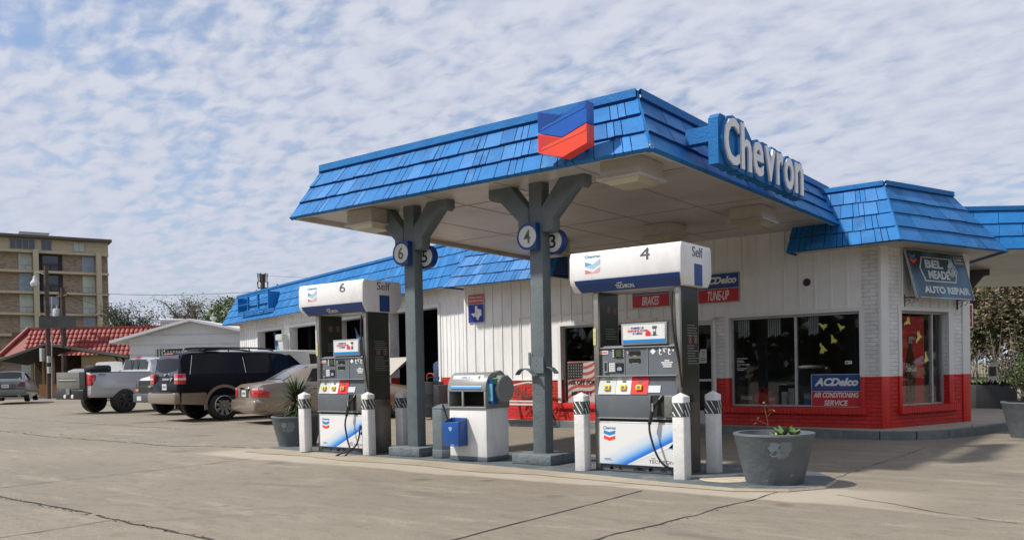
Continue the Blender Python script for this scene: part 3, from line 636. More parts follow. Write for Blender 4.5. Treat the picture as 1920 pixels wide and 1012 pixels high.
# ================================================================== CANOPY
can = thing('canopy', 'forecourt canopy with blue shingle fascia on two grey posts over the pumps', 'canopy', (-7.2, 8.7, .0))
mb = MB()
ce = [(-12.0, 15.3, 3.47), (-10.13, 7.97, 3.47)]; 
eav = [(-10.5, 14.9, 3.47), (-10.14, 7.97, 3.47), (-4.255, 8.0, 3.47), (-4.262, 15.2, 3.47)]
rid = [(-10.3, 14.9, 4.22), (-9.99, 8.42, 4.19), (-4.65, 8.45, 4.19), (-4.70, 15.3, 4.19)]
mansard(mb, eav, rid, 3, [WN, WN, WL], lip=.045, seed=8, cap=.09)
mb.build('mansard_fascia', [BLUE, BLUEG, BLUE2, BLUE3], can, world=True)
mb = MB(); mb.prism([(-10.1, 8.03), (-4.30, 8.05), (-4.30, 15.6), (-10.45, 15.6)], 3.54, 3.58)
for x in (-9.0, -7.8, -6.6, -5.4): mb.box((x-.004, 8.1, 3.536), (x+.004, 14.7, 3.54), 1)
for y in (9.2, 11.6, 13.9): mb.box((-10.1, y-.004, 3.5355), (-4.3, y+.004, 3.5395), 1)
mb.build('soffit', [SOFF, mat('panel_seam', (.2, .18, .15), .7)], can, world=True)
mb = MB()
for a, b in zip(eav[:-1], eav[1:]):
    a = Vector(a); b = Vector(b); d = (b-a).normalized(); n_ = Vector((-d.y, d.x, 0))
    if n_.dot(Vector((-7.2, 11.5, 0))-a) < 0: n_ = -n_
    mb.add([a+n_*.005, b+n_*.005, b+n_*.06, a+n_*.06, a+n_*.005+Vector((0, 0, .07)), b+n_*.005+Vector((0, 0, .07)), b+n_*.06+Vector((0, 0, .07)), a+n_*.06+Vector((0, 0, .07))], [(0,3,2,1),(4,5,6,7),(0,1,5,4),(1,2,6,5),(2,3,7,6),(3,0,4,7)])
mb.build('eave_board', SOFF, can, world=True)
mb = MB(); mb.prism([(-10.2, 8.5), (-4.75, 8.5), (-4.75, 15.2), (-10.2, 15.2)], 4.1, 4.2); mb.build('flat_roof', MATS['roof_felt'], can, world=True)
def column(cx, cyy):
    mb = MB(); mb.box((cx-.098, cyy-.085, .02), (cx+.098, cyy+.085, 3.545)); c = mb.build('post', GREY, can, world=True, bevel=.006)
    inv = can.matrix_basis.inverted()
    p = MB(); p.prism([(cx-.30, cyy-.27), (cx+.30, cyy-.27), (cx+.30, cyy+.30), (cx-.30, cyy+.30)], .03, .155); p.v = [tuple(inv @ Vector(v)) for v in p.v]
    p.build('plinth', mat('plinth_grey', (.145, .17, .185), .7, var=.2, vs=6, bump=.6, bs=30, dirt=(.05, .055, .05), dirt_amt=.7, dirt_s=9), c, bevel=.012)
    for s in (-1, 1):
        b = MB(); poly = [(.098, 3.22), (.38, 3.545), (.74, 3.545), (.74, 3.43), (.69, 3.39), (.61, 3.42), (.265, 3.08), (.265, 2.96), (.23, 2.91), (.098, 2.91)]
        poly = [(cx+s*a, z) for a, z in poly]; 
        if s < 0: poly = poly[::-1]
        b.prism(poly, cyy-.095, cyy+.075, 'y'); b.v = [tuple(inv @ Vector(v)) for v in b.v]; b.build('brace', GREY, c, bevel=.008)
    return c
C4 = (-6.235, 8.745); C6 = (-8.44, 8.745)
column(*C4); column(*C6)
# lights under the canopy
LENS = mat('light_lens', (.42, .38, .26), .35, var=.1)
for i, (x, y, lab) in enumerate([(-4.80, 8.56, 'white boxed ceiling light nearest the canopy corner beneath the big letters'), (-4.86, 12.28, 'ceiling light under the canopy close to the shop corner window'), (-6.52, 12.7, 'ceiling light under the canopy above the right hand dispenser topper'),
                                (-9.1, 8.62, 'ceiling light at the left front end of the canopy beside the brace'), (-8.9, 12.8, 'ceiling light at the rear left of the canopy behind the post')]):
    o = thing('canopy_light', lab, 'light', (x, y, 3.54), 0, 'boxed lights under the canopy')
    mb = MB(); mb.box((-.25, -.28, -.20), (.25, .28, -.003)); mb.build('housing', SOFF, o, bevel=.006)
    mb = MB(); mb.box((-.285, -.31, -.225), (.285, .31, -.202)); mb.build('rim', SOFF, o)
    mb = MB(); mb.add([(-.24, -.26, -.227), (.24, -.26, -.227), (.24, .26, -.227), (-.24, .26, -.227), (-.17, -.19, -.275), (.17, -.19, -.275), (.17, .19, -.275), (-.17, .19, -.275)], [(0,1,5,4),(1,2,6,5),(2,3,7,6),(3,0,4,7),(4,5,6,7),(3,2,1,0)]); mb.build('lens', LENS, o)

# ---- number signs
def numsign(ch, cx, cz, y, side, lab):
    o = thing('number_sign', lab, 'sign', (cx, y, cz), 0, 'round pump number signs on the posts')
    r = .165; pts = []
    for k in range(25):
        a = math.pi/2+math.pi*k/24; pts.append((r*math.cos(a)*side, r*math.sin(a)))
    pts += [(.13*side, -r), (.13*side, r)]
    if side < 0: pts = pts[::-1]
    mb = MB(); mb.prism(pts, -.045, .045, 'y'); mb.build('housing', NAVY, o)
    mb = MB(); mb.lathe([(0, -.052), (.128, -.052), (.135, -.0455)], 28, ax='y'); mb.build('face', mat('sign_face', (.62, .62, .60), .4, var=.05), o)
    mb = MB(); put_text(mb, ch, -.05, .05, -.085, .085, -.056, .003, 0, .012); mb.build('numeral', TXG if side > 0 else TXK, o)
numsign('4', C4[0]-.03-.04+.01, 2.86, C4[1]-.135, 1, 'blue round number 4 sign on the front of the right post'); numsign('3', C4[0]+.14, 2.81, C4[1]+.13, -1, 'round number 3 sign behind the right post')
numsign('6', C6[0]-.06, 2.87, C6[1]-.135, 1, 'blue round number 6 sign on the front of the left post'); numsign('5', C6[0]+.15, 2.83, C6[1]+.13, -1, 'round number 5 sign behind the left post')

# ---- chevron emblem on the front fascia
lo = thing('emblem_sign', 'large blue and red double chevron emblem on the front of the canopy', 'sign', (-5.21, 7.76, 3.50))
mb1 = MB(); mb2 = MB()
for mb_, zs, zm, bs_, bm_ in ((mb1, .57, .475, .335, .235), (mb2, .325, .225, .115, .015)):
    h = .32
    mb_.prism([(-h, zs), (0, zm), (h, zs), (h, bs_), (0, bm_), (-h, bs_)][::-1], 0, .15, 'y', 0)
    mb_.prism([(-h+.006, zs-.012), (-.005, zm-.006), (-h+.010, bs_+.02)][::-1], -.003, -.0005, 'y', 1)  # darker flat triangle puts the fold's shading into the colour
    mb_.prism([(-h+.02, bs_+.012), (-h+.06, bs_+.05), (h-.012, zs-.04), (h-.012, zs-.075)][::-1], -.004, -.0005, 'y', 2)
mb1.build('upper_chevron', [LOGOB, mat('logo_blue_fold_shade', (.006, .05, .26), .3), mat('logo_blue_mid', (.015, .12, .46), .3)], lo); mb2.build('lower_chevron', [LOGOR, LOGORD, mat('logo_red_mid', (.85, .10, .06), .3)], lo)
mb = MB(); mb.box((-.15, .15, .12), (-.11, .36, .16)); mb.box((.11, .15, .12), (.15, .36, .16)); mb.build('bracket', NAVY, lo)

# ---- letter sign on the right fascia
sg = thing('letter_sign', 'white raised letters on a blue outline board standing off the right fascia', 'sign', (-3.90, 8.97, 3.49))
FS = frame((-3.90, 8.97, 3.51), (0, 1, 0)) @ Matrix.Scale(1.11, 4)     # x -> +Y, outward = +X
inv = sg.matrix_basis.inverted()
def tbox(mb_, body, x0, x1, z0, z1, y, dep, bold, mi=0, spacing=1.0): put_text(mb_, body, x0, x1, z0, z1, y, dep, mi, bold, 0, spacing)
widths = {'C': .41, 'h': .33, 'e': .34, 'v': .36, 'r': .25, 'o': .35, 'n': .34}
x = .06; mbl = MB(); mbb = MB(); mbl.M = FS; mbb.M = FS
for ch in 'Chevron':
    wd = widths[ch]; z1 = .46 if ch in 'Ch' else .35; z0 = -.02
    tbox(mbb, ch, x-.035, x+wd+.03, z0-.035, z1+.035, .0, .14, .055)
    tbox(mbl, ch, x+.005, x+wd-.045, z0, z1, -.022, .02, .018)
    x += wd
# solid blue backing following the word
mbb.prism([(.0, -.04), (2.42, -.04), (2.46, 0), (2.46, .30), (2.40, .36), (.88, .36), (.80, .42), (.72, .47), (.06, .47), (.0, .42)], .03, .135, 'y')
mbb.build('board', BLUE, sg, world=True); mbl.build('letters', mat('letter_white', (.78, .78, .80), .35, var=.04), sg, world=True)
mb = MB(); mb.M = FS; mb.box((.03, .13, .20), (.16, .40, .36)); mb.build('bracket', BLUE, sg, world=True); mb = MB(); mb.M = FS; mb.box((2.0, .13, .10), (2.12, .40, .28)); mb.build('bracket', BLUE, sg, world=True)

# ================================================================== PUMP DISPENSERS
def swoosh_mat():
    mt = bpy.data.materials.new('printed_panel'); mt.use_nodes = True; t = mt.node_tree; n = t.nodes; l = t.links
    b = n['Principled BSDF']; b.inputs['Roughness'].default_value = .3
    tcx = n.new('ShaderNodeTexCoord'); sp = n.new('ShaderNodeSeparateXYZ'); l.new(tcx.outputs['Object'], sp.inputs[0])
    # printed artwork: distance from the line (x=.38,z=.10)-(1.0,z=.37)
    a = math.atan2(.27, .56)
    m1 = n.new('ShaderNodeMath'); m1.operation = 'MULTIPLY'; m1.inputs[1].default_value = -math.sin(a); l.new(sp.outputs[0], m1.inputs[0])
    m2 = n.new('ShaderNodeMath'); m2.operation = 'MULTIPLY_ADD'; m2.inputs[1].default_value = math.cos(a); l.new(sp.outputs[2], m2.inputs[0]); l.new(m1.outputs[0], m2.inputs[2])
    m3 = n.new('ShaderNodeMath'); m3.operation = 'ADD'; m3.inputs[1].default_value = .42*math.sin(a)-.10*math.cos(a); l.new(m2.outputs[0], m3.inputs[0])
    r = n.new('ShaderNodeValToRGB'); l.new(m3.outputs[0], r.inputs[0]); e = r.color_ramp.elements
    e[0].position = 0; e[0].color = (.74, .74, .74, 1); e[1].position = .22; e[1].color = (.78, .78, .78, 1)
    for p, c in ((.001, (.02, .14, .62)), (.03, (.03, .22, .72)), (.07, (.22, .45, .80)), (.12, (.55, .66, .79))):
        q = e.new(p); q.color = (*c, 1)
    l.new(r.outputs[0], b.inputs['Base Color']); return mt
SWOOSH = swoosh_mat()
def mini_logo(mb, x, z, w_, h_, y, ib, ir):
    h = w_/2
    for k, (zt, ix) in enumerate(((z+h_, ib), (z+h_*.52, ir))):
        t = h_*.30
        mb.prism([(x-h, zt), (x, zt-h_*.17), (x+h, zt), (x+h, zt-t), (x, zt-h_*.17-t), (x-h, zt-t)][::-1], y-.002, y, 'y', ix)
def dispenser(name, lab, loc, num, hose_pts):
    o = thing(name, lab, 'fuel pump', loc, 0, 'fuel dispensers on the pump island')
    D = .50
    # base plinth and lower cabinet
    mb = MB(); mb.box((.02, .03, 0), (.98, D-.03, .075)); bs0 = mb.build('base', PGREY, o, bevel=.004)
    mb = MB(); rq = random.Random(len(name)+int(loc[0]*10))
    for q in range(9): x_ = rq.uniform(.08, .9); mb.prism([(x_, .02), (x_+rq.uniform(.02, .09), .022), (x_+rq.uniform(.02, .07), rq.uniform(.04, .065)), (x_+.005, rq.uniform(.035, .06))], .0265, .0295, 'y')
    mb.build('rust_chips', mat('rust_chip', (.045, .032, .025), .9, var=.4, vs=30), bs0)
    mb = MB(); mb.box((.0, .0, .075), (1.0, D, .565)); mb.build('lower_cabinet', GALV, o, bevel=.006)
    mb = MB(); mb.box((.025, -.004, .085), (.985, .0, .545)); pn = mb.build('front_panel', SWOOSH, o)
    mb = MB(); put_text(mb, 'Chevron', .08, .24, .475, .51, -.006, .002, 0, .012); mini_logo(mb, .16, .34, .15, .125, -.0042, 1, 2)
    put_text(mb, 'TECHRON', .66, .96, .112, .150, -.006, .002, 3, .0); put_text(mb, 'WITH', .69, .74, .16, .173, -.006, .002, 3)
    mb.box((.09, -.0055, .14), (.17, -.0042, .146), 3); mb.box((.09, -.0055, .125), (.19, -.0042, .131), 3)
    mb.prism([(.42, .0925), (.96, .335), (.975, .30), (.90, .285)][::-1], -.0058, -.0042, 'y', 4)
    mb.prism([(.90, .285), (.985, .375), (.985, .27)], -.0058, -.0042, 'y', 5)
    mb.build('printing', [TXB, LOGOB2, LOGOR, TXG, TXW, LOGOB2], pn)
    # upper cabinet profile with the sloped key section
    prof = [(-.005, .60), (-.005, .865), (.055, 1.08), (.055, 1.40), (.075, 1.425), (D-.075, 1.425), (D-.055, 1.40), (D-.055, 1.08), (D+.005, .865), (D+.005, .60)]
    mb = MB(); mb.prism(prof, -.015, 1.015, 'x'); uc = mb.build('upper_cabinet', PGREY, o, bevel=.008)
    mb = MB(); mb.box((-.005, .03, .565), (1.005, D-.03, .60)); mb.build('shadow_gap', BLACKP, o)
    mb = MB()
    for a, b in (((-.005, .0, 1.075), (1.005, .053, 1.085)), ((-.005, .035, 1.395), (1.005, .053, 1.405))): mb.box(a, b)
    for x_ in (-.005, .335, .63, .985): mb.box((x_, .046, 1.085), (x_+.006, .056, 1.395))
    mb.box((-.018, -.012, .60), (1.018, -.0055, .612)); mb.build('edge_trim', PGREYL, uc)
    # face details
    y = .054
    mb = MB()
    mb.box((.215, y-.012, 1.29), (.325, y, 1.385), 0)
    mb.box((.235, y-.014, 1.30), (.305, y-.012, 1.375), 1)
    for k in range(4): mb.box((.19, y-.012, 1.295+k*.023), (.207, y, 1.31+k*.023), 2); mb.box((.328, y-.012, 1.295+k*.023), (.345-.012, y, 1.31+k*.023), 2)
    mb.build('display', [BLACKP, mat('lcd', (.07, .10, .04), .2, var=.1), PWHITE], uc)
    mb = MB(); mb.box((.075, y-.02, 1.12), (.125, y, 1.245)); mb.box((.085, y-.022, 1.135), (.115, y-.02, 1.235), 1); mb.build('card_reader', [PGREYL, BLACKP], uc)
    mb = MB(); mb.box((.14, y-.014, 1.125), (.225, y, 1.23), 0)
    for i in range(3):
        for k in range(4): mb.box((.147+i*.026, y-.018, 1.132+k*.025), (.167+i*.026, y-.014, 1.150+k*.025), 1)
    mb.build('keypad', [GALV, PWHITE], uc)
    mb = MB(); mb.box((.235, y-.016, 1.13), (.325, y, 1.225), 0); mb.prism([(.25, 1.14), (.31, 1.14), (.31, 1.17), (.28, 1.185), (.25, 1.17)], y-.0175, y-.016, 'y', 1); mb.build('receipt_slot', [BLACKP, mat('slot_grey', (.3, .38, .5), .5)], uc)
    for z in (1.335, 1.25):
        mb = MB(); mb.box((.40, y-.008, z-.022), (.54, y, z+.022)); mb.build('price_display', mat('dark_lcd', (.03, .028, .02), .2), uc)
    mb = MB()
    put_text(mb, '$', .375, .39, 1.325, 1.35, y-.003, .002); put_text(mb, 'Sale', .45, .50, 1.297, 1.31, y-.003, .002); put_text(mb, 'Gallons', .435, .52, 1.212, 1.224, y-.003, .002)
    mb.prism([(.665, 1.345), (.70, 1.31), (.735, 1.345), (.70, 1.38)], y-.003, y, 'y')
    for x_ in (.775, .885): mb.box((x_, y-.003, 1.31), (x_+.014, y, 1.38)); mb.box((x_+.014, y-.003, 1.345), (x_+.028, y, 1.365)); mb.box((x_, y-.003, 1.305), (x_+.035, y, 1.315)); mb.prism([(x_+.045, 1.36), (x_+.06, 1.335), (x_+.075, 1.36)], y-.003, y, 'y')
    mb.box((.82, y-.003, 1.365), (.872, y, 1.385)); mb.box((.84, y-.003, 1.33), (.852, y, 1.345))
    for k, (a, b) in enumerate(((.84, .90), (.80, .94), (.815, .93), (.825, .925))): mb.box((a, y-.003, 1.235-k*.022), (b, y, 1.248-k*.022))
    mb.box((.02, y-.003, 1.345), (.075, y, 1.365)); mb.build('printed_marks', [TXW], uc)
    mb = MB(); mb.box((.028, y-.0055, 1.343), (.118, y-.0042, 1.357), 1); mb.box((.018, y-.004, 1.33), (.128, y-.0005, 1.37), 0); mb.build('label', [PWHITE, TXR], uc)
    # grade section on the slope
    sl = frame((0, -.006, .872), (1, 0, 0), Vector((0, .06, .215)).normalized())
    def gp(x0, x1, mtl, nm='grade_panel', z0=.0, z1=.205):
        mb = MB(); mb.M = sl; mb.box((x0, -.006, z0), (x1, -.001, z1)); return mb.build(nm, mtl, uc)
    gp(.02, .245, mat('grade_regular', (.55, .60, .56), .4)); gp(.25, .44, PWHITE); gp(.445, .655, mat('grade_red', (.70, .03, .04), .4)); gp(.66, .81, mat('sticker', (.55, .58, .62), .4), 'sticker', .02, .10)
    for x_ in (.10, .31, .51):
        mb = MB(); mb.M = sl; mb.box((x_, -.030, .045), (x_+.075, -.006, .105)); b = mb.build('grade_button', YEL, uc, bevel=.004)
        mb = MB(); mb.M = sl; mb.box((x_+.022, -.033, .06), (x_+.053, -.0305, .09), 0); mb.box((x_+.015, -.010, .135), (x_+.06, -.0065, .158), 0); mb.box((x_+.0, -.0085, .175), (x_+.09, -.0065, .183), 0); mb.build('button_marks', [TXG], b)
    # nozzle boot
    mb = MB(); mb.box((.70, -.012, .635), (.865, -.006, .862), 0); mb.build('nozzle_recess', BLACK, uc)
    mb = MB(); mb.box((.87, -.03, .62), (.985, -.006, .862)); mb.box((.69, -.028, .62), (.702, -.006, .862)); mb.build('nozzle_guard', mat('worn_metal', (.20, .21, .19), .4, .5, var=.4, vs=10), uc, bevel=.004)
    # ad board on top
    mb = MB(); mb.box((.31, .04, 1.425), (.88, .085, 1.665)); ab = mb.build('ad_frame', PGREYL, o, bevel=.004)
    mb = MB(); mb.box((.335, .036, 1.445), (.858, .0395, 1.645), 0); mb.box((.335, .034, 1.447), (.858, .0375, 1.483), 1)
    put_text(mb, 'PUMPED UP', .44, .60, 1.598, 1.622, .033, .002, 2, .015); put_text(mb, 'CLEANING POWER', .395, .65, 1.568, 1.592, .033, .002, 3, .015); put_text(mb, 'IS HERE!', .46, .58, 1.538, 1.562, .033, .002, 2, .015)
    mb.box((.62, .033, 1.52), (.685, .0355, 1.56), 3); mb.prism([(.63, 1.56), (.655, 1.58), (.68, 1.56)], .033, .0355, 'y', 3)
    mb.box((.715, .033, 1.52), (.75, .0355, 1.60), 4); mb.box((.705, .032, 1.60), (.76, .0355, 1.625), 4); mb.box((.72, .0315, 1.565), (.745, .0325, 1.59), 0); mb.box((.69, .033, 1.525), (.77, .0355, 1.53), 4)
    mb.build('ad_poster', [PWHITE, LOGOB2, TXB, TXR, TXG], ab)
    # hose towers at each end
    for x0, x1 in ((-.045, .02), (.985, 1.05)):
        mb = MB(); z0 = .0 if x0 > 0 else 1.3
        mb.box((x0, -.06 if False else .02, .0), (x1, D-.02, 2.07)); tw = mb.build('tower', STEEL, o, bevel=.004)
        mb = MB(); mb.box((x1, .06, .78), (x1+.004, D-.04, 2.06)); mb.build('side_cladding', STEELD, tw)
        mb = MB()
        xx = x1+.0045
        MF = frame((xx, .06, 0), (0, 1, 0)); mb.M = MF
        rr = random.Random(3)
        for k in range(16):
            if 5 <= k <= 7: continue
            mb.box((.12, -.001, 1.62-k*.028), (.12+rr.uniform(.16, .30), .0, 1.628-k*.028), 0)
        for cx in (.19, .33):
            mb.lathe([(.038, -.0015), (.045, -.0015), (.045, 0)], 18, ax='y', c=(cx, 0, 1.465 if x0 > 0 else 1.85), mi=1); mb.box((cx-.012, -.001, (1.465 if x0 > 0 else 1.85)-.025), (cx+.012, 0, (1.465 if x0 > 0 else 1.85)+.025), 0)
        mb.build('notice_print', [mat('faint_print', (.20, .20, .20), .5), mat('notice_red', (.40, .12, .11), .5)], tw)
    # yellow tag strip on the left tower
    mb = MB(); mb.box((-.046, .012, 1.44), (-.01, .0185, 1.63)); mb.build('yellow_tag', mat('tag_yellow', (.62, .58, .25), .5, var=.3, vs=30), o)
    # topper
    W0, W1 = -.28, 1.13; yc = D/2
    prof = [(-.115, 2.50), (-.14, 2.44), (-.145, 2.20), (-.125, 2.135), (-.04, 2.045), (D+.04, 2.045), (D+.125, 2.135), (D+.145, 2.20), (D+.14, 2.44), (D+.115, 2.50)]
    prof = [((a-yc)*.98+yc+.03, b) for a, b in prof]
    e0 = prof[0][0]; 
    mb = MB(); mb.prism(prof[::-1], W0, W1, 'x'); tp = mb.build('topper', mat('topper_white', (.80, .80, .80), .35, var=.03, dirt=(.52, .48, .41), dirt_amt=.4, dirt_s=4, streak=(1, 1, .4)), o, bevel=.006)
    yf = prof[1][0]; ya, za = prof[3]; yb_, zb_ = prof[4]
    mb = MB(); d = Vector((0, yb_-ya, zb_-za)).normalized(); nn = Vector((0, d.z, -d.y)); nn = nn if nn.y < 0 else -nn
    a = Vector((0, ya, za))+nn*.004; b = Vector((0, yb_, zb_))+nn*.004
    mb.add([(W0+.07, a.y, a.z+.0), (W1-.02, a.y, a.z), (W1-.05, b.y, b.z), (W0+.10, b.y, b.z)], [(0, 1, 2, 3)])
    mb.prism([(1.13+.0, 0)], 0, 0, 'z') if False else None
    mb.box((W0+.06, yf-.003, 2.135), (W1-.015, yf-.0005, 2.165)) if False else None
    a2 = prof[2]; mb.add([(W0+.065, a2[0]-.004, a2[1]-.025), (W1-.012, a2[0]-.004, a2[1]-.025), (W1-.02, a.y, a.z), (W0+.07, a.y, a.z)], [(3, 2, 1, 0)])
    mb.build('blue_band', NAVY, tp)
    mb = MB(); put_text(mb, 'Chevron', -.07, .135, 2.425, 2.46, yf-.004, .003, 0, .01)
    for k, (zt, m1_, m2_) in enumerate(((2.405, 1, 2), (2.315, 3, 4))):
        cx = .035; h = .10
        mb.prism([(cx-h, zt-.02), (cx, zt-.055), (cx+h, zt), (cx+h, zt-.055), (cx, zt-.11), (cx-h, zt-.075)][::-1], yf-.004, yf-.001, 'y', m1_)
        mb.prism([(cx-h, zt-.02), (cx-.01, zt-.055), (cx-h, zt-.07)][::-1], yf-.005, yf-.0041, 'y', m2_)
    put_text(mb, num, .645, .765, 2.34, 2.475, yf-.004, .003, 5, .0)
    mb.build('topper_print', [mat('faded_blue', (.15, .38, .62), .4), mat('faded_light_blue', (.42, .62, .78), .4), mat('faded_mid_blue', (.14, .38, .62), .4), mat('faded_pink', (.70, .42, .44), .4), mat('faded_red', (.55, .24, .26), .4), TXG], tp)
    # blue band lettering lies on the slanted band
    u = Vector((1, 0, 0)); mb = MB(); mb.M = frame((0, b.y, b.z)-Vector() if False else (0, b.y-.0, b.z), (1, 0, 0), (Vector((0, a.y-b.y, a.z-b.z))).normalized())
    put_text(mb, 'TECHRON', .30, .53, .03, .085, -.004, .002, 0, .015); put_text(mb, 'with', .33, .40, .095, .118, -.004, .002, 0, .01); mb.build('band_lettering', TXW, tp)
    mb = MB(); mb.M = frame((W1, yf, 0), (0, 1, 0)); L2 = (prof[-2][0]-yf)
    put_text(mb, 'Self', L2*.36, L2*.70, 2.365, 2.475, -.004, .003, 0, .0); mb.box((L2*.42, -.003, 2.052), (L2*.68, -.0005, 2.29), 1); mb.build('side_print', [TXG, NAVY], tp)
    # nozzle and hose
    mb = MB(); mb.tube([(.79, -.03, .80), (.765, -.06, .76), (.745, -.075, .70), (.735, -.08, .62)], [.016, .022, .024, .018], 8); mb.tube([(.735, -.08, .63), (.715, -.085, .55)], [.02, .022], 8); mb.tube([(.79, -.03, .80), (.83, -.02, .855)], .011, 8)
    nz = mb.build('nozzle', BLACKP, o, smooth=40)
    mb = MB(); mb.tube([(.81, -.032, .82), (.845, -.03, .865)], .009, 8); mb.box((.752, -.10, .69), (.772, -.092, .78)); mb.build('spout', CHROME, nz)
    mb = MB(); mb.tube(catmull(hose_pts, 8), .0125, 8); mb.build('hose', BLACK, o, smooth=60)
    mb = MB(); mb.tube(catmull([(.97, .012, 1.99), (.965, .0, 1.8), (.985, .0, 1.5), (1.04, .0, 1.2), (1.06, .02, .95)], 6), .012, 8); mb.build('high_hose', BLACK, o, smooth=60)
    return o
dispenser('fuel_dispenser', 'number 4 white and grey fuel dispenser, the larger one right of both posts', (-5.19, 8.36, .035), '4', [(.715, -.085, .56), (.73, -.10, .45), (.80, -.11, .25), (.88, -.09, .12), (.97, -.04, .075), (1.03, .02, .10)])
dispenser('fuel_dispenser', 'number 6 white and grey fuel dispenser left of the posts, its hose touching the ground', (-10.14, 8.40, .035), '6', [(.715, -.085, .56), (.72, -.12, .42), (.79, -.14, .20), (.86, -.17, .08), (.80, -.22, -.018), (.66, -.25, -.018), (.70, -.20, .012), (.86, -.10, .09), (.92, -.05, .22), (.93, -.02, .42)])

# ================================================================== BOLLARDS
def make_bollard():
    o = thing('bollard', 'x', 'bollard')
    h = .072; c = .018
    def sq(hh, cc): return [(-hh+cc, -hh), (hh-cc, -hh), (hh, -hh+cc), (hh, hh-cc), (hh-cc, hh), (-hh+cc, hh), (-hh, hh-cc), (-hh, -hh+cc)]
    mb = MB(); mb.prism(sq(h, .012), 0, .86); mb.build('post', mat('bollard_white', (.74, .74, .73), .5, var=.06, vs=6, bump=.25, bs=22, dirt=(.50, .47, .42), dirt_amt=.55, dirt_s=4.5), o, bevel=.004)
    mb = MB(); P_ = sq(h, .012); n = 8; vs = [(*p, .861) for p in P_]+[(0, 0, .905)]; mb.add(vs, [(i, (i+1) % n, n) for i in range(n)]+[tuple(reversed(range(n)))]); mb.build('cap', MATS['bollard_white'], o)
    mb = MB(); mb.prism(sq(h+.003, .012), .655, .80); bd = mb.build('band', mat('band_grey', (.055, .07, .068), .5, var=.2, vs=10), o)
    mb = MB()
    for fx, (ux, org) in enumerate((((1, 0, 0), (-h, -h-.0035, 0)), ((0, 1, 0), (h+.0035, -h, 0)), ((-1, 0, 0), (h, h+.0035, 0)), ((0, -1, 0), (-h-.0035, h, 0)))):
        mb.M = frame(org, ux)
        for k in range(-1, 3):
            x0 = k*.062+.012+fx*.01; w_ = .015
            pl = [(x0, .795), (x0+w_, .795), (x0+w_+.085, .66), (x0+.085, .66)]
            # clip to the face
            q = []
            for (a, z) in pl: q.append((min(max(a, .006), 2*h-.006), z))
            if q[0][0] >= 2*h-.01 or q[2][0] <= .012: continue
            def clipz(a): return .795-(a-x0)/.085*.135
            L0, L1 = max(x0, .006), min(x0+.085, 2*h-.006)
            if L1-L0 < .01: continue
            mb.prism([(L0, clipz(L0)), (min(L0+w_, 2*h-.004), clipz(L0)), (min(L1+w_, 2*h-.004), clipz(L1)), (L1, clipz(L1))][::-1], -.001, .0, 'y')
    mb.build('stripes', TXW, bd)
    return o
bol = make_bollard()
for i, (x, y, lab, rz) in enumerate([(-5.35, 8.29, 'white square bollard at the left end of dispenser 4', .05), (-4.02, 8.14, 'white square bollard nearest the camera, at the right front of dispenser 4', -.04), (-3.965, 8.81, 'white square bollard behind dispenser 4 on its right', .03),
                     (-10.36, 8.32, 'white square bollard left of dispenser 6 in front of the spiky planter', .02), (-9.06, 8.41, 'white square bollard at the right front of dispenser 6', -.02), (-8.93, 8.95, 'white square bollard between dispenser 6 and the left post', .04)]):
    o = bol if i == 0 else copy_tree(bol)
    o.location = (x, y, .03); o.rotation_euler = (R_(.4), R_(-.3), rz); tag(o, lab, 'bollard', 'striped square bollards guarding the pumps')

# ================================================================== SERVICE UNIT, BARREL, BUCKET
o = thing('service_unit', 'white waste and window wash unit with grey hooded top between the posts', 'waste bin', (-7.53, 8.43, .035))
mb = MB(); mb.box((0, 0, .055), (.63, .46, .68)); mb.build('body', PWHITE, o, bevel=.006)
mb = MB(); mb.box((.0-.004, -.004, 0), (.634, .464, .055)); mb.build('base', PGREY, o, bevel=.003)
HG = mat('hood_grey', (.24, .25, .25), .4, var=.08)
prof = [(-.02, .68), (-.02, .95), (.03, 1.03), (.12, 1.10), (.34, 1.105), (.46, 1.02), (.48, .93), (.48, .68)]
def ring(mb, prof, x0, x1):
    mb.prism(prof, x0, x1, 'x')
hd = MB()
hd.box((-.01, -.02, .68), (.64, .48, .705)); hd.prism([(-.02, .90), (-.02, .94), (.0, 1.02), (.05, 1.10), (.12, 1.145), (.34, 1.15), (.44, 1.08), (.48, .96), (.48, .90)], -.01, .64, 'x')
hd.box((-.01, -.02, .705), (.02, .48, .90)); hd.box((.61, -.02, .705), (.64, .48, .90)); hd.box((.235, -.02, .705), (.265, .0, .90)); hd.box((.02, .30, .705), (.61, .48, .90))
hood = hd.build('hood', HG, o, bevel=.005)
mb = MB(); mb.box((.021, .0, .706), (.609, .295, .712)); mb.box((.021, .28, .712), (.609, .298, .899)); mb.build('bin_opening', BLACK, hood)
mb = MB(); a = Vector((0, -.015, .955)); b = Vector((0, .055, 1.06)); d = (Vector((0, .03, 1.03))-Vector((0, -.02, .95))).normalized()
mb.M = frame((0, -.022, .935), (1, 0, 0), Vector((0, .072, .165)).normalized()); mb.box((.05, -.006, .0), (.57, .0, .19), 0); mb.box((.05, -.008, .0), (.57, -.0005, .032), 1)
put_text(mb, 'PUMPED UP', .19, .34, .145, .17, -.0075, .002, 2, .015); put_text(mb, 'CLEANING POWER', .12, .42, .108, .134, -.0075, .002, 3, .015); put_text(mb, 'IS HERE!', .19, .33, .07, .096, -.0075, .002, 2, .015)
mb.box((.40, -.0075, .05), (.46, -.006, .11), 3); mb.box((.485, -.0075, .06), (.51, -.006, .16), 4); mb.box((.475, -.0075, .16), (.52, -.006, .178), 4)
mb.build('ad_poster', [PWHITE, LOGOB2, TXB, TXR, TXG], hood)
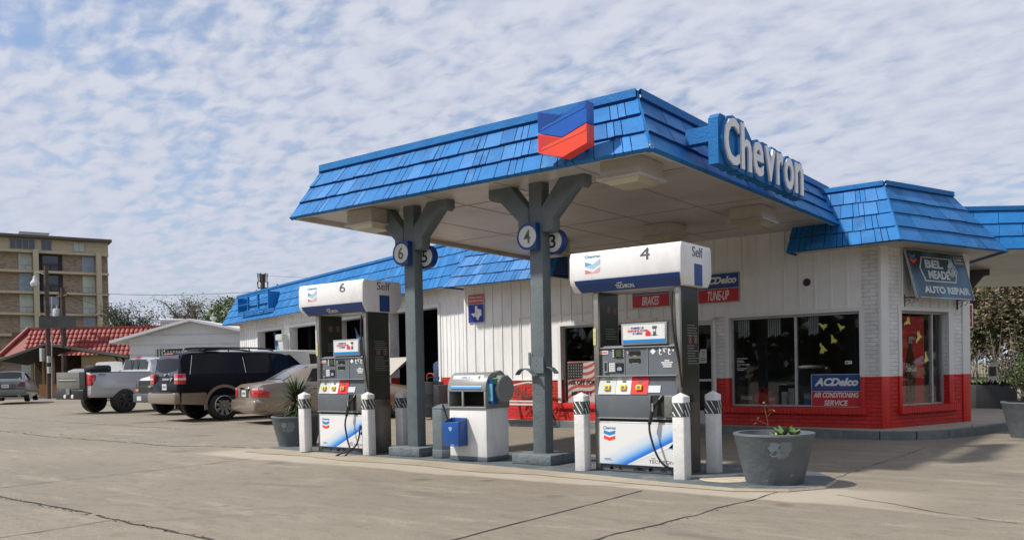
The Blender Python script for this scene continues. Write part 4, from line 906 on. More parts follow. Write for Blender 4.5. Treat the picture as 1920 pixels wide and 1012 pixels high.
mb = MB(); mb.lathe([(0, 0), (.17, 0), (.185, .01), (.185, .10), (.17, .115), (0, .115)], 10, ax='x', c=(.645, .26, .93)); mb.build('side_dispenser', HG, hood, smooth=40)
mb = MB(); mb.box((.642, .04, .74), (.72, .13, 1.06), 0); mb.box((.643, .035, .78), (.71, .0395, 1.0), 1); mb.prism([(.05, 1.0), (.13, 1.0), (.13, 1.075), (.05, 1.04)], .66, .725, 'x', 2); mb.build('poster_side', [NAVY, mat('towel_ad', (.12, .38, .50), .4, var=.5, vs=14), mat('leaf_green_print', (.08, .35, .06), .4, var=.5, vs=18)], hood)
mb = MB(); mb.lathe([(0, 0), (.05, 0), (.05, .012), (.03, .02), (0, .02)], 18, c=(.60, .30, 1.15)); mb.build('cap', HG, hood)
o = thing('barrel', 'grey painted octagonal bin beside the left post', 'bin', (-7.83, 8.70, .035))
mb = MB(); oc = [(.205*math.cos(R_(22.5+45*k)), .205*math.sin(R_(22.5+45*k))) for k in range(8)]
mb.prism(oc, 0, .67); mb.build('body', GREY, o, bevel=.006)
mb = MB(); mb.prism([(a*1.04, b*1.04) for a, b in oc], 0, .11); mb.build('foot', GREY, o, bevel=.004)
mb = MB(); n = 8; vs = [(a*1.03, b*1.03, .671) for a, b in oc]+[(a*.6, b*.6, .71) for a, b in oc]; mb.add(vs, [(i, (i+1) % n, n+(i+1) % n, n+i) for i in range(n)]+[tuple(range(n, 2*n)), tuple(reversed(range(n)))]); mb.lathe([(0, .722), (.09, .722), (.095, .709)], 16); mb.build('lid', GREY, o)
BB = mat('bucket_blue', (.012, .075, .30), .35, var=.12, vs=5)
o = thing('wash_bucket', 'blue window wash bucket hung on the front of the white unit', 'bucket', (-7.35, 8.33, .235))
mb = MB()
def open_box(mb, w_, d, h, t=.008, zt=0, slope=.05):
    mb.box((-w_/2, -d/2, 0), (w_/2, d/2, t)); mb.box((-w_/2, -d/2, t), (w_/2, -d/2+t, h)); mb.box((-w_/2, d/2-t, t), (w_/2, d/2, h+slope)); mb.prism([(-d/2+t, t), (d/2-t, t), (d/2-t, h+slope), (-d/2+t, h)], -w_/2, -w_/2+t, 'x'); mb.prism([(-d/2+t, t), (d/2-t, t), (d/2-t, h+slope), (-d/2+t, h)], w_/2-t, w_/2, 'x')
open_box(mb, .27, .18, .31); mb.box((-.127, -.01, .24), (.127, 0, .31)); mb.build('bucket', BB, o, bevel=.002)
mb = MB(); mb.prism([(-.025, .25), (.025, .25), (.03, .22), (.0, .19), (-.03, .22)], -.093, -.0905, 'y'); mb.box((-.0, -.093, .015), (.06, -.0905, .023)); mb.build('emblem', mat('pale_blue', (.25, .45, .65), .4), o)
o = thing('squeegee', 'black handled squeegee leaning out of the blue bucket', 'squeegee', (-7.38, 8.33, .25))
mb = MB(); mb.tube([(.0, .0, .01), (-.06, .0, .25), (-.16, -.02, .52)], [.009, .012, .014], 8); mb.build('handle', BLACKP, o, smooth=40)
mb = MB(); mb.box((-.08, -.015, .0), (.08, .015, .03)); mb.build('blade', BLACK, o)
# bent metal towel holder on the right post
o = thing('towel_holder', 'grey bent metal bracket with curled wings around the right post', 'bracket', (C4[0], C4[1]-.10, 1.2))
mb = MB(); mb.box((-.11, -.012, -.04), (.10, .0, .17)); mb.box((-.125, -.018, .06), (-.095, .0, .22)); mb.lathe([(0, -.004), (.008, -.004), (.008, 0)], 8, ax='y', c=(-.01, -.013, .12)); mb.lathe([(0, -.004), (.008, -.004), (.008, 0)], 8, ax='y', c=(-.01, -.013, .06)); mb.build('plate', GREY, o)
def arc_strip(pts, y0, y1, th, nm):
    pts = catmull([(a, 0, b) for a, b in pts], 5); mb = MB(); up_ = [(p.x, p.z+th) for p in pts]; dn = [(p.x, p.z) for p in pts]; mb.prism(dn+up_[::-1], y0, y1, 'y'); mb.build(nm, GREY, o)
arc_strip([(-.275, -.06), (-.23, -.01), (-.16, .01), (-.08, -.01), (-.02, -.06), (.02, -.085)], -.10, -.005, .014, 'left_wing')
arc_strip([(.10, .10), (.125, .03), (.18, .01), (.24, -.05)], .02, .12, .014, 'right_wing')

# ================================================================== PLANTERS
PL = mat('planter_grey', (.11, .128, .142), .65, var=.15, vs=4, bump=.35, bs=14, dirt=(.06, .07, .075), dirt_amt=.5, dirt_s=5)
SOIL = mat('soil', (.12, .085, .055), .95, var=.4, vs=15, bump=.8, bs=30)
LEAF = mat('succulent_leaf', (.12, .20, .05), .45, var=.35, vs=12)
def planter(lab, loc, r0, r1, h, grp='grey tapered planters', patches=True):
    o = thing('planter', lab, 'planter', loc, 0, grp)
    mb = MB(); mb.lathe([(0, 0), (r0, 0), (r0+.008, .02), (r1-.005, h-.03), (r1+.004, h-.018), (r1, h), (r1-.05, h), (r1-.06, h-.06), (0, h-.065)], 48, ms=[0, 0, 0, 0, 0, 0, 0, 1]); ob = mb.build('pot', [PL, SOIL], o, smooth=40)
    if patches:
        rn = random.Random(int(loc[0]*100))
        for (an, zz_, s) in ((-70, .385, .06), (-62, .33, .075), (-52, .38, .075), (-56, .30, .05), (-84, .05, .014), (-38, .10, .022)):
            mb = MB(); pts = []
            n = 18; vs = [];
            def S_(a, z): rr = r0+(r1-r0)*z/h+.0035; return (rr*math.cos(a), rr*math.sin(a), z)
            a0 = R_(an); ctr = S_(a0, zz_)
            for k in range(n):
                t = 2*math.pi*k/n; q = s*(.85+.22*math.sin(2*t+an)+.12*math.sin(5*t+an*2)+.04*rn.random()); vs.append(S_(a0+q*1.25*math.cos(t)/r1, min(h-.035, zz_+q*.75*math.sin(t))))
            mb.add([ctr]+vs, [(0, 1+k, 1+(k+1) % n) for k in range(n)]); mb.build('paint_patch', GREYL, ob, smooth=80)
    return o
def blade(mb, base, d, ln, w_, droop, mi=0, seg=4, twist=0):
    base = Vector(base); d = Vector(d).normalized(); sd_ = d.cross(Vector((0, 0, 1))); sd_ = sd_.normalized() if sd_.length > .05 else Vector((1, 0, 0))
    vs = []; 
    for k in range(seg+1):
        t = k/seg; p = base+d*ln*t+Vector((0, 0, -droop*t*t*ln)); ww = w_*(1-t)**.6*(.6+.8*min(1, t*3)) if k < seg else 0
        vs += [p-sd_*ww/2, p+sd_*ww/2+Vector((0, 0, .0))]
    mb.add(vs, [(2*k, 2*k+1, 2*k+3, 2*k+2) for k in range(seg)], mi)
p4 = planter('big round grey planter with a peeling paint patch, right of dispenser 4', (-3.12, 8.36, .03), .275, .395, .50)
pt = thing('succulent_plant', 'small green rosette with one thin dry stalk in the big grey planter', 'plant', (-3.04, 8.28, .49))
mb = MB(); rn = random.Random(2)
for (cx, cyy, s) in ((0.05, -.02, .17), (.14, .03, .12), (-.04, .03, .10)):
    for k in range(14):
        a = rn.uniform(0, 6.28); e = rn.uniform(.3, 1.3); blade(mb, (cx, cyy, 0), (math.cos(a), math.sin(a), e*1.5), s*rn.uniform(.8, 1.25), .05, .2)
mb.build('leaves', LEAF, pt)
mb = MB(); mb.tube([(-.12, .05, -.02), (-.13, .05, .15), (-.17, .05, .33)], .003, 5); mb.tube([(-.13, .05, .12), (-.24, .02, .17)], .002, 5); mb.tube([(-.13, .05, .2), (-.07, .05, .27)], .002, 5)
for (x_, z_) in ((-.24, .17), (-.26, .16), (-.23, .14), (-.17, .33), (-.15, .30), (-.07, .27), (-.19, .25)):
    for k in range(3): blade(mb, (x_, .04, z_), (rn.uniform(-1, 1), rn.uniform(-1, 1), rn.uniform(-.2, 1)), .05, .02, .3)
mb.build('stalk', mat('dry_stalk', (.14, .13, .06), .8, var=.3), pt)
p6 = planter('grey planter holding the spiky yucca behind the leftmost bollard', (-11.42, 9.0, .0), .29, .42, .52)
yc_ = thing('yucca', 'round spiky dark green yucca growing in the planter left of dispenser 6', 'plant', (-11.42, 9.0, .47))
YM = mat('yucca_leaf', (.055, .085, .03), .5, var=.4, vs=9); mb = MB(); rn = random.Random(9)
mb.tube([(0, 0, 0), (0, 0, .40)], [.05, .035], 8, 1)
for k in range(340):
    a = rn.uniform(0, 6.28); z = rn.random(); e = rn.uniform(-.75, 1.5) if z > .3 else rn.uniform(-1.0, .4)
    blade(mb, (0, 0, .12+.32*z), (math.cos(a), math.sin(a), e), rn.uniform(.34, .50), .020, rn.uniform(0, .18), 1 if rn.random() < .12 else 0)
mb.build('leaves', [YM, mat('dead_leaf', (.22, .17, .09), .8)], yc_)
p7 = planter('grey planter at the right edge with a leafy bush, on the kerb corner', (-1.62, 15.53, .0), .33, .47, .56, patches=False)

def leafy(mb, c, r, n, s, rn, mi=(0,), flat=1.0):
    for k in range(n):
        while True:
            p = Vector((rn.uniform(-1, 1), rn.uniform(-1, 1), rn.uniform(-1, 1)))
            if .25 < p.length < 1: break
        p = Vector((p.x*r[0], p.y*r[1], p.z*r[2])); q = Vector(c)+p
        u = Vector((rn.uniform(-1, 1), rn.uniform(-1, 1), rn.uniform(-.6, .6))).normalized(); v = u.orthogonal().normalized(); v.rotate(Matrix.Rotation(rn.uniform(0, 6.28), 3, u)); ss = s*rn.uniform(.5, 1.3)
        mb.add([q-u*ss, q-v*ss*.45, q+u*ss, q+v*ss*.45], [(0, 1, 2, 3)], rn.choice(mi))
bs = thing('bush', 'leafy dark green bush with bare woody stems in the right edge planter', 'bush', (-1.62, 15.53, .5)); rn = random.Random(4)
mb = MB()
for k in range(16):
    a = rn.uniform(0, 6.28); mb.tube([(rn.uniform(-.1, .1), rn.uniform(-.1, .1), 0), (math.cos(a)*.25, math.sin(a)*.25, rn.uniform(.2, .5)), (math.cos(a+.4)*rn.uniform(.3, .5), math.sin(a+.4)*rn.uniform(.3, .5), rn.uniform(.5, 1.0))], [.018, .01, .004], 5)
mb.build('stems', mat('bare_wood', (.20, .16, .12), .9, var=.3), bs)
mb = MB(); DKL = mat('dark_leaf', (.04, .075, .022), .6, var=.45, vs=3); MDL = mat('mid_leaf', (.075, .12, .03), .6, var=.4, vs=3)
for k in range(60):
    a = rn.uniform(-.25, .60); b_ = rn.uniform(-.3, .3); leafy(mb, (a*.793-b_*.609, a*.609+b_*.793, rn.uniform(.25, 1.0)), (.15, .15, .14), 60, .034, rn, (0, 0, 1))
mb.build('foliage', [DKL, MDL], bs)
def box_planter(lab, x, y, w_, d, h, rz, plant=True):
    o = thing('box_planter', lab, 'planter', (x, y, 0), rz, 'dark square planters beyond the shop')
    mb = MB(); mb.box((-w_/2, -d/2, 0), (w_/2, d/2, h)); mb.build('box', mat('planter_black', (.035, .037, .04), .6, var=.2), o, bevel=.02)
    return o
box_planter('dark box planter with purple leaves behind the shop corner', -3.52, 24.2, 1.05, .7, .62, .66)
box_planter('dark box planter partly behind the right edge bush', -2.4, 25.4, .9, .7, .62, .66)
pp = thing('purple_plant', 'low dark purple leafed plant in the box planter behind the shop', 'plant', (-3.52, 24.2, .6)); mb = MB(); rn = random.Random(6)
for k in range(90): a = rn.uniform(0, 6.28); blade(mb, (rn.uniform(-.45, .45), rn.uniform(-.25, .25), 0), (math.cos(a), math.sin(a), rn.uniform(.3, 2)), rn.uniform(.12, .28), .05, .2)
mb.build('leaves', mat('purple_leaf', (.035, .015, .022), .6, var=.4), pp)
o = thing('guard_post', 'white round post with a dark striped top beyond the shop corner', 'bollard', (-3.9, 27.5, 0))
mb = MB(); mb.lathe([(0, 0), (.10, 0), (.10, 1.12), (.07, 1.17), (0, 1.18)], 16); mb.build('post', MATS['bollard_white'], o, smooth=40)
mb = MB(); mb.lathe([(.1015, .78), (.1015, 1.05)], 16); mb.build('band', MATS['band_grey'], o, smooth=40)
# kerb weeds
o = thing('kerb_weed', 'small green weed growing at the kerb by the corner window', 'plant', (-2.52, 15.45, .0)); mb = MB(); rn = random.Random(12)
for k in range(26): a = rn.uniform(0, 6.28); blade(mb, (rn.uniform(-.04, .04), rn.uniform(-.05, .05), 0), (math.cos(a), math.sin(a), rn.uniform(.8, 4)), rn.uniform(.08, .30), .014, .25)
mb.build('leaves', mat('weed_green', (.14, .16, .05), .7, var=.3), o)

# ================================================================== SIGNS ON THE SHOP
ORG = {'m': FM, 'c': FC, 'w': FWg}
def flat_sign(name, lab, key, s0, s1, z0, z1, y, build_fn, th=.02, cat='sign', grp=None, edge=None):
    F = ORG[key]; base = F @ Vector(((s0+s1)/2, y, z0)); o = thing(name, lab, cat, tuple(base), math.atan2(F[1][0], F[0][0]), grp)
    w_, h = s1-s0, z1-z0
    mb = MB(); mb.box((-w_/2, -th, 0), (w_/2, 0, h)); mb.build('board', edge or GALV, o)
    build_fn(o, w_, h, -th); return o
ACB = mat('parts_sign_blue', (.010, .07, .27), .4, var=.08); ACR = mat('parts_sign_red', (.55, .02, .03), .4, var=.08)
def two_band(top, bot_lines, split=.52):
    def f(o, w_, h, y):
        mb = MB(); e = .012; zs = h*(1-split)
        mb.box((-w_/2+e, y-.002, e), (w_/2-e, y, zs-e/2), 1); mb.box((-w_/2+e, y-.002, zs+e/2), (w_/2-e, y, h-e), 0); mb.build('colour_bands', [ACB, ACR], o)
        mb = MB(); hh = h-zs
        put_text(mb, top, -w_/2+.06, w_/2-.05, zs+hh*.30, zs+hh*.78, y-.004, .003, 0, .05, .3); n = len(bot_lines)
        for k, (t, wf) in enumerate(bot_lines):
            zc = zs*(1-(k+.5)/n)+.003; put_text(mb, t, -w_/2*wf, w_/2*wf, zc-zs*.26/n*1.3, zc+zs*.26/n*1.3, y-.004, .003, 0, .02, .25)
        mb.box((-w_/2+.06, y-.004, zs+hh*.2), (w_/2-.2, y-.002, zs+hh*.215), 1)
        mb.build('lettering', [TXW, ACR], o)
    return f
flat_sign('parts_sign', 'blue and red sign reading AIR CONDITIONING SERVICE in the lower right of the shop window', 'm', -1.17, -.33, .475, 1.035, .06, two_band('ACDelco', [('AIR CONDITIONING', .90), ('SERVICE', .48)]), .012)
flat_sign('parts_sign', 'blue and red TUNE-UP sign on the battens above the door', 'm', -3.24, -2.42, 2.37, 2.91, -.017, two_band('ACDelco', [('TUNE-UP', .52)]), .015)
flat_sign('parts_sign', 'blue and red BRAKES sign half hidden behind the dispenser 4 topper', 'm', -4.66, -3.83, 2.37, 2.91, -.017, two_band('ACDelco', [('BRAKES', .46)]), .015)
def texas(o, w_, h, y):
    mb = MB(); e = .012; mb.box((-w_/2+e, y-.002, h*.66), (w_/2-e, y, h-e), 0); mb.box((-w_/2+e, y-.002, e), (w_/2-e, y, h*.64), 1)
    T = [(.42, .98), (.62, .98), (.62, .80), (.78, .74), (.93, .72), (.95, .50), (.97, .36), (.80, .24), (.70, .12), (.70, .0), (.58, .06), (.50, .22), (.40, .32), (.30, .24), (.20, .34), (.08, .50), (.42, .50)]
    mb.prism([(-w_/2+.06+a*(w_-.12), .05+b*(h*.64-.08)) for a, b in T][::-1], y-.004, y-.0022, 'y', 2)
    mb.lathe([(.028, -.001), (.040, -.001), (.040, 0)], 16, ax='y', c=(.02, y-.0045, h*.34), mi=3)
    mb.build('state_map', [mat('sign_faded_red', (.50, .07, .07), .5), mat('sign_royal_blue', (.012, .03, .30), .4), TXW, mat('seal_grey', (.5, .5, .52), .5)], o)
    mb = MB(); put_text(mb, 'OFFICIAL VEHICLE', -w_/2+.04, w_/2-.04, h*.85, h*.92, y-.004, .002, 0, .01); put_text(mb, 'INSPECTION STATION', -w_/2+.03, w_/2-.03, h*.73, h*.80, y-.004, .002, 0, .01); mb.build('lettering', TXW, o)
flat_sign('inspection_sign', 'inspection station sign with a white state map on blue, high on the white battens', 'm', -9.0, -8.52, 2.30, 2.95, -.017, texas, .012)
# tilted awning sign on the corner face
o = thing('shop_sign', 'tilted dark blue AUTO REPAIR sign board on scroll brackets over the corner window', 'sign', tuple(FC @ Vector((1.45, -.12, 2.29))), math.atan2(DC.y, DC.x))
tilt = Vector((0, .20, .79)).normalized()   # leans back to the wall at the top
FT = frame((0, -.15, .0), (1, 0, 0), tilt)
W_ = .86; Hh = .82
def shop_mat():
    mt = bpy.data.materials.new('printed_banner'); mt.use_nodes = True; t = mt.node_tree; n = t.nodes; l = t.links; b = n['Principled BSDF']; b.inputs['Roughness'].default_value = .35
    tcx = n.new('ShaderNodeTexCoord'); mp = n.new('ShaderNodeMapping'); mp.inputs['Rotation'].default_value = (0, R_(40), 0); l.new(tcx.outputs['Object'], mp.inputs[0])
    wv = n.new('ShaderNodeTexNoise'); wv.inputs['Scale'].default_value = 1.6; wv.inputs['Detail'].default_value = 1; l.new(mp.outputs[0], wv.inputs['Vector'])
    r = n.new('ShaderNodeValToRGB'); l.new(wv.outputs[0], r.inputs[0]); e = r.color_ramp.elements; e[0].position = .38; e[0].color = (.012, .018, .028, 1); e[1].position = .66; e[1].color = (.03, .16, .30, 1); l.new(r.outputs[0], b.inputs['Base Color']); return mt
mb = MB(); mb.M = FT; mb.box((-W_, -.006, 0), (W_, .012, Hh)); mb.build('board', shop_mat(), o)
mb = MB(); mb.M = FT
for a, b in (((-W_-.012, -.012, -.0), (-W_, .02, Hh)), ((W_, -.012, 0), (W_+.012, .02, Hh)), ((-W_-.012, -.012, -.014), (W_+.012, .02, 0)), ((-W_-.012, -.012, Hh), (W_+.012, .02, Hh+.014))): mb.box(a, b)
mb.build('frame', GALV, o)
mb = MB(); mb.M = FT; SIL = mat('silver_lettering', (.55, .62, .66), .4, var=.25, vs=12)
mb.prism([(-.50, .28), (.42, .28), (.55, .50), (.42, .72), (-.46, .72), (-.58, .52)], -.010, -.0065, 'y', 0); mb.prism([(-.47, .30), (.40, .30), (.52, .50), (.40, .70), (-.44, .70), (-.55, .52)], -.013, -.0102, 'y', 1)
put_text(mb, 'BEL', -.42, .12, .52, .67, -.0165, .003, 2, .04, .1); put_text(mb, 'MEADE', -.38, .26, .33, .48, -.0165, .003, 2, .04, .1); put_text(mb, 'AUTO REPAIR', -.60, .78, .07, .20, -.010, .003, 2, .045, .0)
mb.lathe([(.06, -.002), (.10, -.002), (.10, 0)], 14, ax='y', c=(.36, -.0145, .50), mi=2); mb.tube([(.28, -.018, .38), (.44, -.018, .60)], .012, 5, 2); mb.tube([(.44, -.018, .38), (.28, -.018, .60)], .012, 5, 2)
for k in range(8): a = k*math.pi/4; mb.box((.36+.10*math.cos(a)-.02, -.0165, .50+.10*math.sin(a)-.02), (.36+.10*math.cos(a)+.02, -.0145, .50+.10*math.sin(a)+.02), 2)
mb.prism([(.30, .58), (.36, .72), (.40, .66), (.44, .74), (.43, .58)][::-1], -.017, -.0146, 'y', 2)
mb.prism([(-.80, .77), (-.71, .72), (-.62, .77), (-.62, .72), (-.71, .66), (-.80, .72)], -.010, -.0065, 'y', 3); mb.prism([(-.80, .69), (-.71, .64), (-.62, .69), (-.62, .64), (-.71, .58), (-.80, .64)], -.010, -.0065, 'y', 4)
mb.box((.54, -.008, .64), (.82, -.0065, .77), 2); mb.box((.55, -.0095, .68), (.81, -.0082, .76), 1); mb.box((.55, -.0095, .65), (.81, -.0082, .67), 4); put_text(mb, 'U-HAUL', .57, .79, .695, .745, -.0105, .001, 5, .03)
mb.build('lettering', [SIL, mat('badge_dark', (.015, .05, .08), .4, var=.3, vs=3), SIL, LOGOB2, LOGOR, TXW], o)
mb = MB()
for sx in (-.80, .80):
    mb.box((sx-.012, -.17, -.01), (sx+.012, .12, .01)); mb.box((sx-.012, .10, -.16), (sx+.012, .12, .06)); 
    for (cyy, cz, r) in ((-.03, -.05, .04), (.05, -.07, .035), (-.11, -.035, .025)): mb.tube([(sx, cyy+r*math.cos(t*.5), cz+r*math.sin(t*.5)) for t in range(11)], .005, 5)
mb.build('scroll_bracket', BLACKP, o)
# red road sign edge showing past the shop corner
o = thing('red_sign', 'red and white sign edge sticking out past the shop corner', 'sign', (-2.99, 18.1, 1.84), math.atan2(.609, .793))
mb = MB(); mb.box((-.55, -.01, 0), (.12, .0, .46)); mb.build('board', TXW, o, bevel=.004)
mb = MB(); mb.box((-.53, -.0125, .025), (.10, -.0102, .435)); mb.build('panel', mat('sign_dark_red', (.30, .02, .02), .45), o)
mb = MB(); put_text(mb, 'Service', -.50, .075, .11, .21, -.015, .002, 0, .02); mb.build('lettering', TXW, o)
mb = MB(); mb.box((-.5, .0, .2), (-.46, .03, .5)); mb.tube([(-.48, .02, .4), (-.48, -.5, .4)], .012, 6); mb.build('bracket', GALV, o)

# ---- window contents
def wobj(name, lab, cat, F, s, y, z, fn, grp=None):
    b = F @ Vector((s, y, z)); o = thing(name, lab, cat, tuple(b), math.atan2(F[1][0], F[0][0]), grp); fn(o); return o
def bird(lab, F, s, z, sz, flip, rot):
    def f(o):
        P_ = [(-.50, .30), (-.30, .42), (-.14, .30), (.02, .12), (.30, .16), (.52, .02), (.30, -.06), (.46, -.20), (.18, -.22), (-.02, -.48), (-.10, -.18), (-.26, .02), (-.30, .24)]
        q = [(a*sz*flip, b*sz) for a, b in P_]; q = [(a*math.cos(rot)-b*math.sin(rot), a*math.sin(rot)+b*math.cos(rot)) for a, b in q]
        if flip > 0: q = q[::-1]
        mb = MB(); mb.prism(q, -.006, -.002, 'y'); mb.build('cutout', mat('yellow_paper', (.62, .58, .14), .7, var=.2, vs=20), o)
    wobj('paper_bird', lab, 'decoration', F, s, .10, z, f, 'yellow paper birds stuck on the windows')
bird('upper left yellow paper bird on the wide shop window', FM, -.97, 1.86, .16, 1, .2); bird('yellow paper bird highest at the right of the wide shop window', FM, -.67, 1.83, .14, 1, -.1); bird('yellow paper bird third down on the wide shop window', FM, -.80, 1.62, .16, 1, -.5); bird('lowest yellow paper wing shape on the wide shop window', FM, -.98, 1.47, .19, -1, 1.2)
bird('topmost yellow paper bird in the corner window', FC, .90, 1.90, .20, 1, 1.2); bird('yellow paper bird at the left edge of the corner window', FC, .66, 1.63, .20, -1, .3); bird('slim yellow paper wing above the cola bottle', FC, 1.22, 1.64, .22, 1, 1.7); bird('yellow paper bird right of the cola bottle', FC, 1.44, 1.28, .20, -1, 1.0)
def cola(o):
    mb = MB(); mb.box((-.42, -.004, 0), (.42, .004, 1.50)); mb.build('backing', mat('poster_red', (.60, .015, .018), .4, var=.15), o)
    prof = [(.0, 0), (.135, 0), (.15, .05), (.125, .20), (.135, .30), (.165, .46), (.155, .62), (.115, .74), (.07, .86), (.055, .98), (.055, 1.02), (.065, 1.03), (.065, 1.12), (0, 1.12)]
    mb = MB(); mb.prism([(-a, b+.04) for a, b in prof[1:-1]]+[(a, b+.04) for a, b in prof[1:-1]][::-1], -.012, -.005, 'y', 0)
    mb.prism([(-.056, 1.03), (.056, 1.03), (.056, 1.15), (-.056, 1.15)][::-1], -.014, -.0122, 'y', 1)
    for x_ in (-.09, -.05, .04, .085): mb.prism([(x_-.008, .12), (x_+.008, .12), (x_*.9+.006, .70), (x_*.9-.006, .70)][::-1], -.0135, -.0122, 'y', 2)
    put_text(mb, 'Coca-Cola', -.15, .16, .55, .66, -.0155, .002, 3, .02, .35)
    mb.build('bottle_print', [mat('cola_brown', (.055, .014, .006), .2, var=.4, vs=6), mat('cap_silver', (.35, .33, .30), .4, var=.2), mat('cola_highlight', (.22, .10, .04), .3), TXW], o)
wobj('bottle_poster', 'red cola poster with a tall brown bottle inside the corner window', 'poster', FC, 1.06, .16, .50, cola)
def plantf(o):
    mb = MB(); rn = random.Random(3)
    for k in range(10): leafy(mb, (rn.uniform(-.3, .3), rn.uniform(-.02, .1), rn.uniform(.08, .26)), (.1, .05, .08), 14, .035, rn)
    mb.build('leaves', mat('teal_leaf', (.06, .13, .10), .6, var=.4), o)
    mb = MB(); mb.lathe([(0, 0), (.07, 0), (.09, .12), (0, .12)], 14); mb.build('pot', mat('terracotta', (.12, .05, .03), .7), o)
wobj('window_plant', 'leafy bluish houseplant low in the corner window', 'plant', FC, 1.55, .26, .50, plantf)
def can_f(o):
    mb = MB(); mb.prism([(-.13, 0), (.13, 0), (.15, .10), (.12, .20), (.03, .25), (-.06, .25), (-.13, .18)], -.10, .10, 'y'); mb.build('can', mat('gas_can_red', (.50, .035, .02), .4, var=.1), o, bevel=.025)
    mb = MB(); mb.tube(catmull([(-.08, 0, .22), (-.06, 0, .31), (.03, 0, .31), (.07, 0, .22)], 5), .014, 8); mb.tube([(.10, 0, .19), (.17, 0, .26)], [.025, .015], 8); mb.build('handle', MATS['gas_can_red'], o, smooth=40)
shelf = thing('display_shelf', 'low dark display shelf inside the wide shop window', 'shelf', tuple(FM @ Vector((-1.5, .30, .135))), 0)
mb = MB(); mb.box((-1.1, -.13, .31), (1.1, .25, .335)); 
for x_ in (-1.05, 0, 1.05): mb.box((x_-.02, -.1, 0), (x_+.02, .2, .31))
mb.build('shelf', ROOM, shelf)
wobj('fuel_can', 'round red fuel can on the shelf in the left half of the shop window', 'can', FM, -2.15, .32, .475, can_f)
def bx(w_, d, h, m_, nm='box'):
    def f(o):
        mb = MB(); mb.box((-w_/2, -d/2, 0), (w_/2, d/2, h)); mb.build(nm, m_, o, bevel=.004)
        mb = MB(); mb.box((-w_*.4, -d/2-.002, h*.55), (w_*.4, -d/2-.0005, h*.85)); mb.build('label', mat('carton_print_'+nm, (.4, .38, .36), .6), o)
    return f
wobj('carton', 'brown cardboard carton at the left end of the window shelf', 'box', FM, -2.42, .32, .475, bx(.26, .2, .20, mat('cardboard', (.14, .085, .05), .8, var=.2)))
wobj('red_box', 'small red box beside the fuel can', 'box', FM, -1.95, .30, .475, bx(.13, .12, .17, mat('box_red', (.36, .02, .03), .5)))
wobj('oil_carton', 'pale upright carton in the middle of the window shelf', 'box', FM, -1.72, .28, .475, bx(.10, .1, .25, mat('box_pale', (.45, .43, .40), .6, var=.2)))
wobj('oil_carton', 'taller pale carton with dark print next to the mullion', 'box', FM, -1.60, .31, .475, bx(.11, .1, .31, MATS['box_pale'], 'tall_box'))
wobj('blue_box', 'blue and red parts box just right of the mullion', 'box', FM, -1.30, .30, .475, bx(.14, .14, .24, mat('box_blue', (.03, .14, .38), .5)))
def flagf(o):
    mb = MB(); mb.box((-.36, -.003, 0), (.36, .003, .84), 0)
    for k in range(6):
        x0 = -.36; pts = [(x0+.12*i, .05+k*.135+.05*math.sin(i*.9+k*.2)+i*.035) for i in range(7)]
        pl = pts+[(a, b+.06) for a, b in pts[::-1]]; pl = [(max(-.355, min(.355, a)), max(.005, min(.835, b))) for a, b in pl]; mb.prism(pl, -.0055, -.0032, 'y', 1)
    mb.prism([(-.35, .46), (.02, .50), (.04, .82), (-.35, .80)], -.0075, -.0057, 'y', 2)
    rn = random.Random(1)
    for i in range(6):
        for k in range(5):
            cx, cz = -.32+i*.062, .53+k*.058; mb.prism([(cx+.015*math.cos(R_(90+36*j))*(1 if j % 2 == 0 else .4), cz+.015*math.sin(R_(90+36*j))*(1 if j % 2 == 0 else .4)) for j in range(10)], -.009, -.0077, 'y', 0)
    mb.build('flag_print', [mat('poster_paper', (.45, .42, .39), .6), mat('poster_stripe', (.36, .06, .045), .6, var=.15), TXK], o)
    mb = MB(); put_text(mb, '10% OFF FOR', -.33, .34, .36, .45, -.011, .003, 0, .03); put_text(mb, 'MILITARY', -.26, .26, .13, .22, -.011, .003, 0, .03); mb.build('lettering', TXK, o)
wobj('flag_poster', 'flag poster reading 10% OFF FOR MILITARY in the window behind the right post', 'poster', FM, -5.97, .09, .52, flagf)
def coolerf(o):
    mb = MB(); mb.box((-.33, -.3, 0), (.33, .3, 1.30)); mb.build('cabinet', mat('cooler_white', (.42, .43, .40), .5), o); mb = MB(); mb.box((-.29, -.31, .1), (.29, -.302, 1.08), 0); mb.box((-.33, -.31, 1.12), (.33, -.302, 1.30), 1); mb.build('front', [mat('cooler_glow', (.55, .58, .50), .3), mat('cooler_red', (.42, .07, .09), .4)], o)
    mb = MB(); put_text(mb, 'Coca-Cola', -.2, .2, 1.16, 1.26, -.313, .002, 0, .02, .3); mb.build('lettering', TXW, o)
wobj('drink_cooler', 'white drinks cooler with a red header inside the window behind the posts', 'cooler', FM, -6.05, 1.4, .135, coolerf)
def penn(lab, s, w_):
    def f(o):
        mb = MB()
        for k in range(6): mb.box((-w_/2+k*w_/6, -.002, 0), (-w_/2+(k+.55)*w_/6, .002, -.32+.02*(k % 3)))
        mb.build('stripes', mat('bunting_grey', (.42, .42, .42), .7, var=.15), o); mb = MB(); mb.box((-w_/2, -.0, -.30), (w_/2, .004, -.0)); mb.build('cloth', mat('bunting_dark', (.12, .12, .13), .8), o)
    wobj('bunting', lab, 'flag', FM, s, .16, 2.03, f, 'striped bunting flags inside the window')
penn('striped bunting at the far left of the shop window', -2.42, .22); penn('striped bunting hanging left of the mullion', -1.85, .24); penn('striped bunting hanging right of the mullion', -1.15, .18)
def cardf(o): mb = MB(); mb.box((-.055, -.004, 0), (.055, 0, .055)); mb.build('card', PWHITE, o); mb = MB(); mb.box((-.045, -.005, .015), (.0, -.0042, .04)); mb.box((.01, -.005, .02), (.045, -.0042, .035)); mb.build('print', TXG, o)
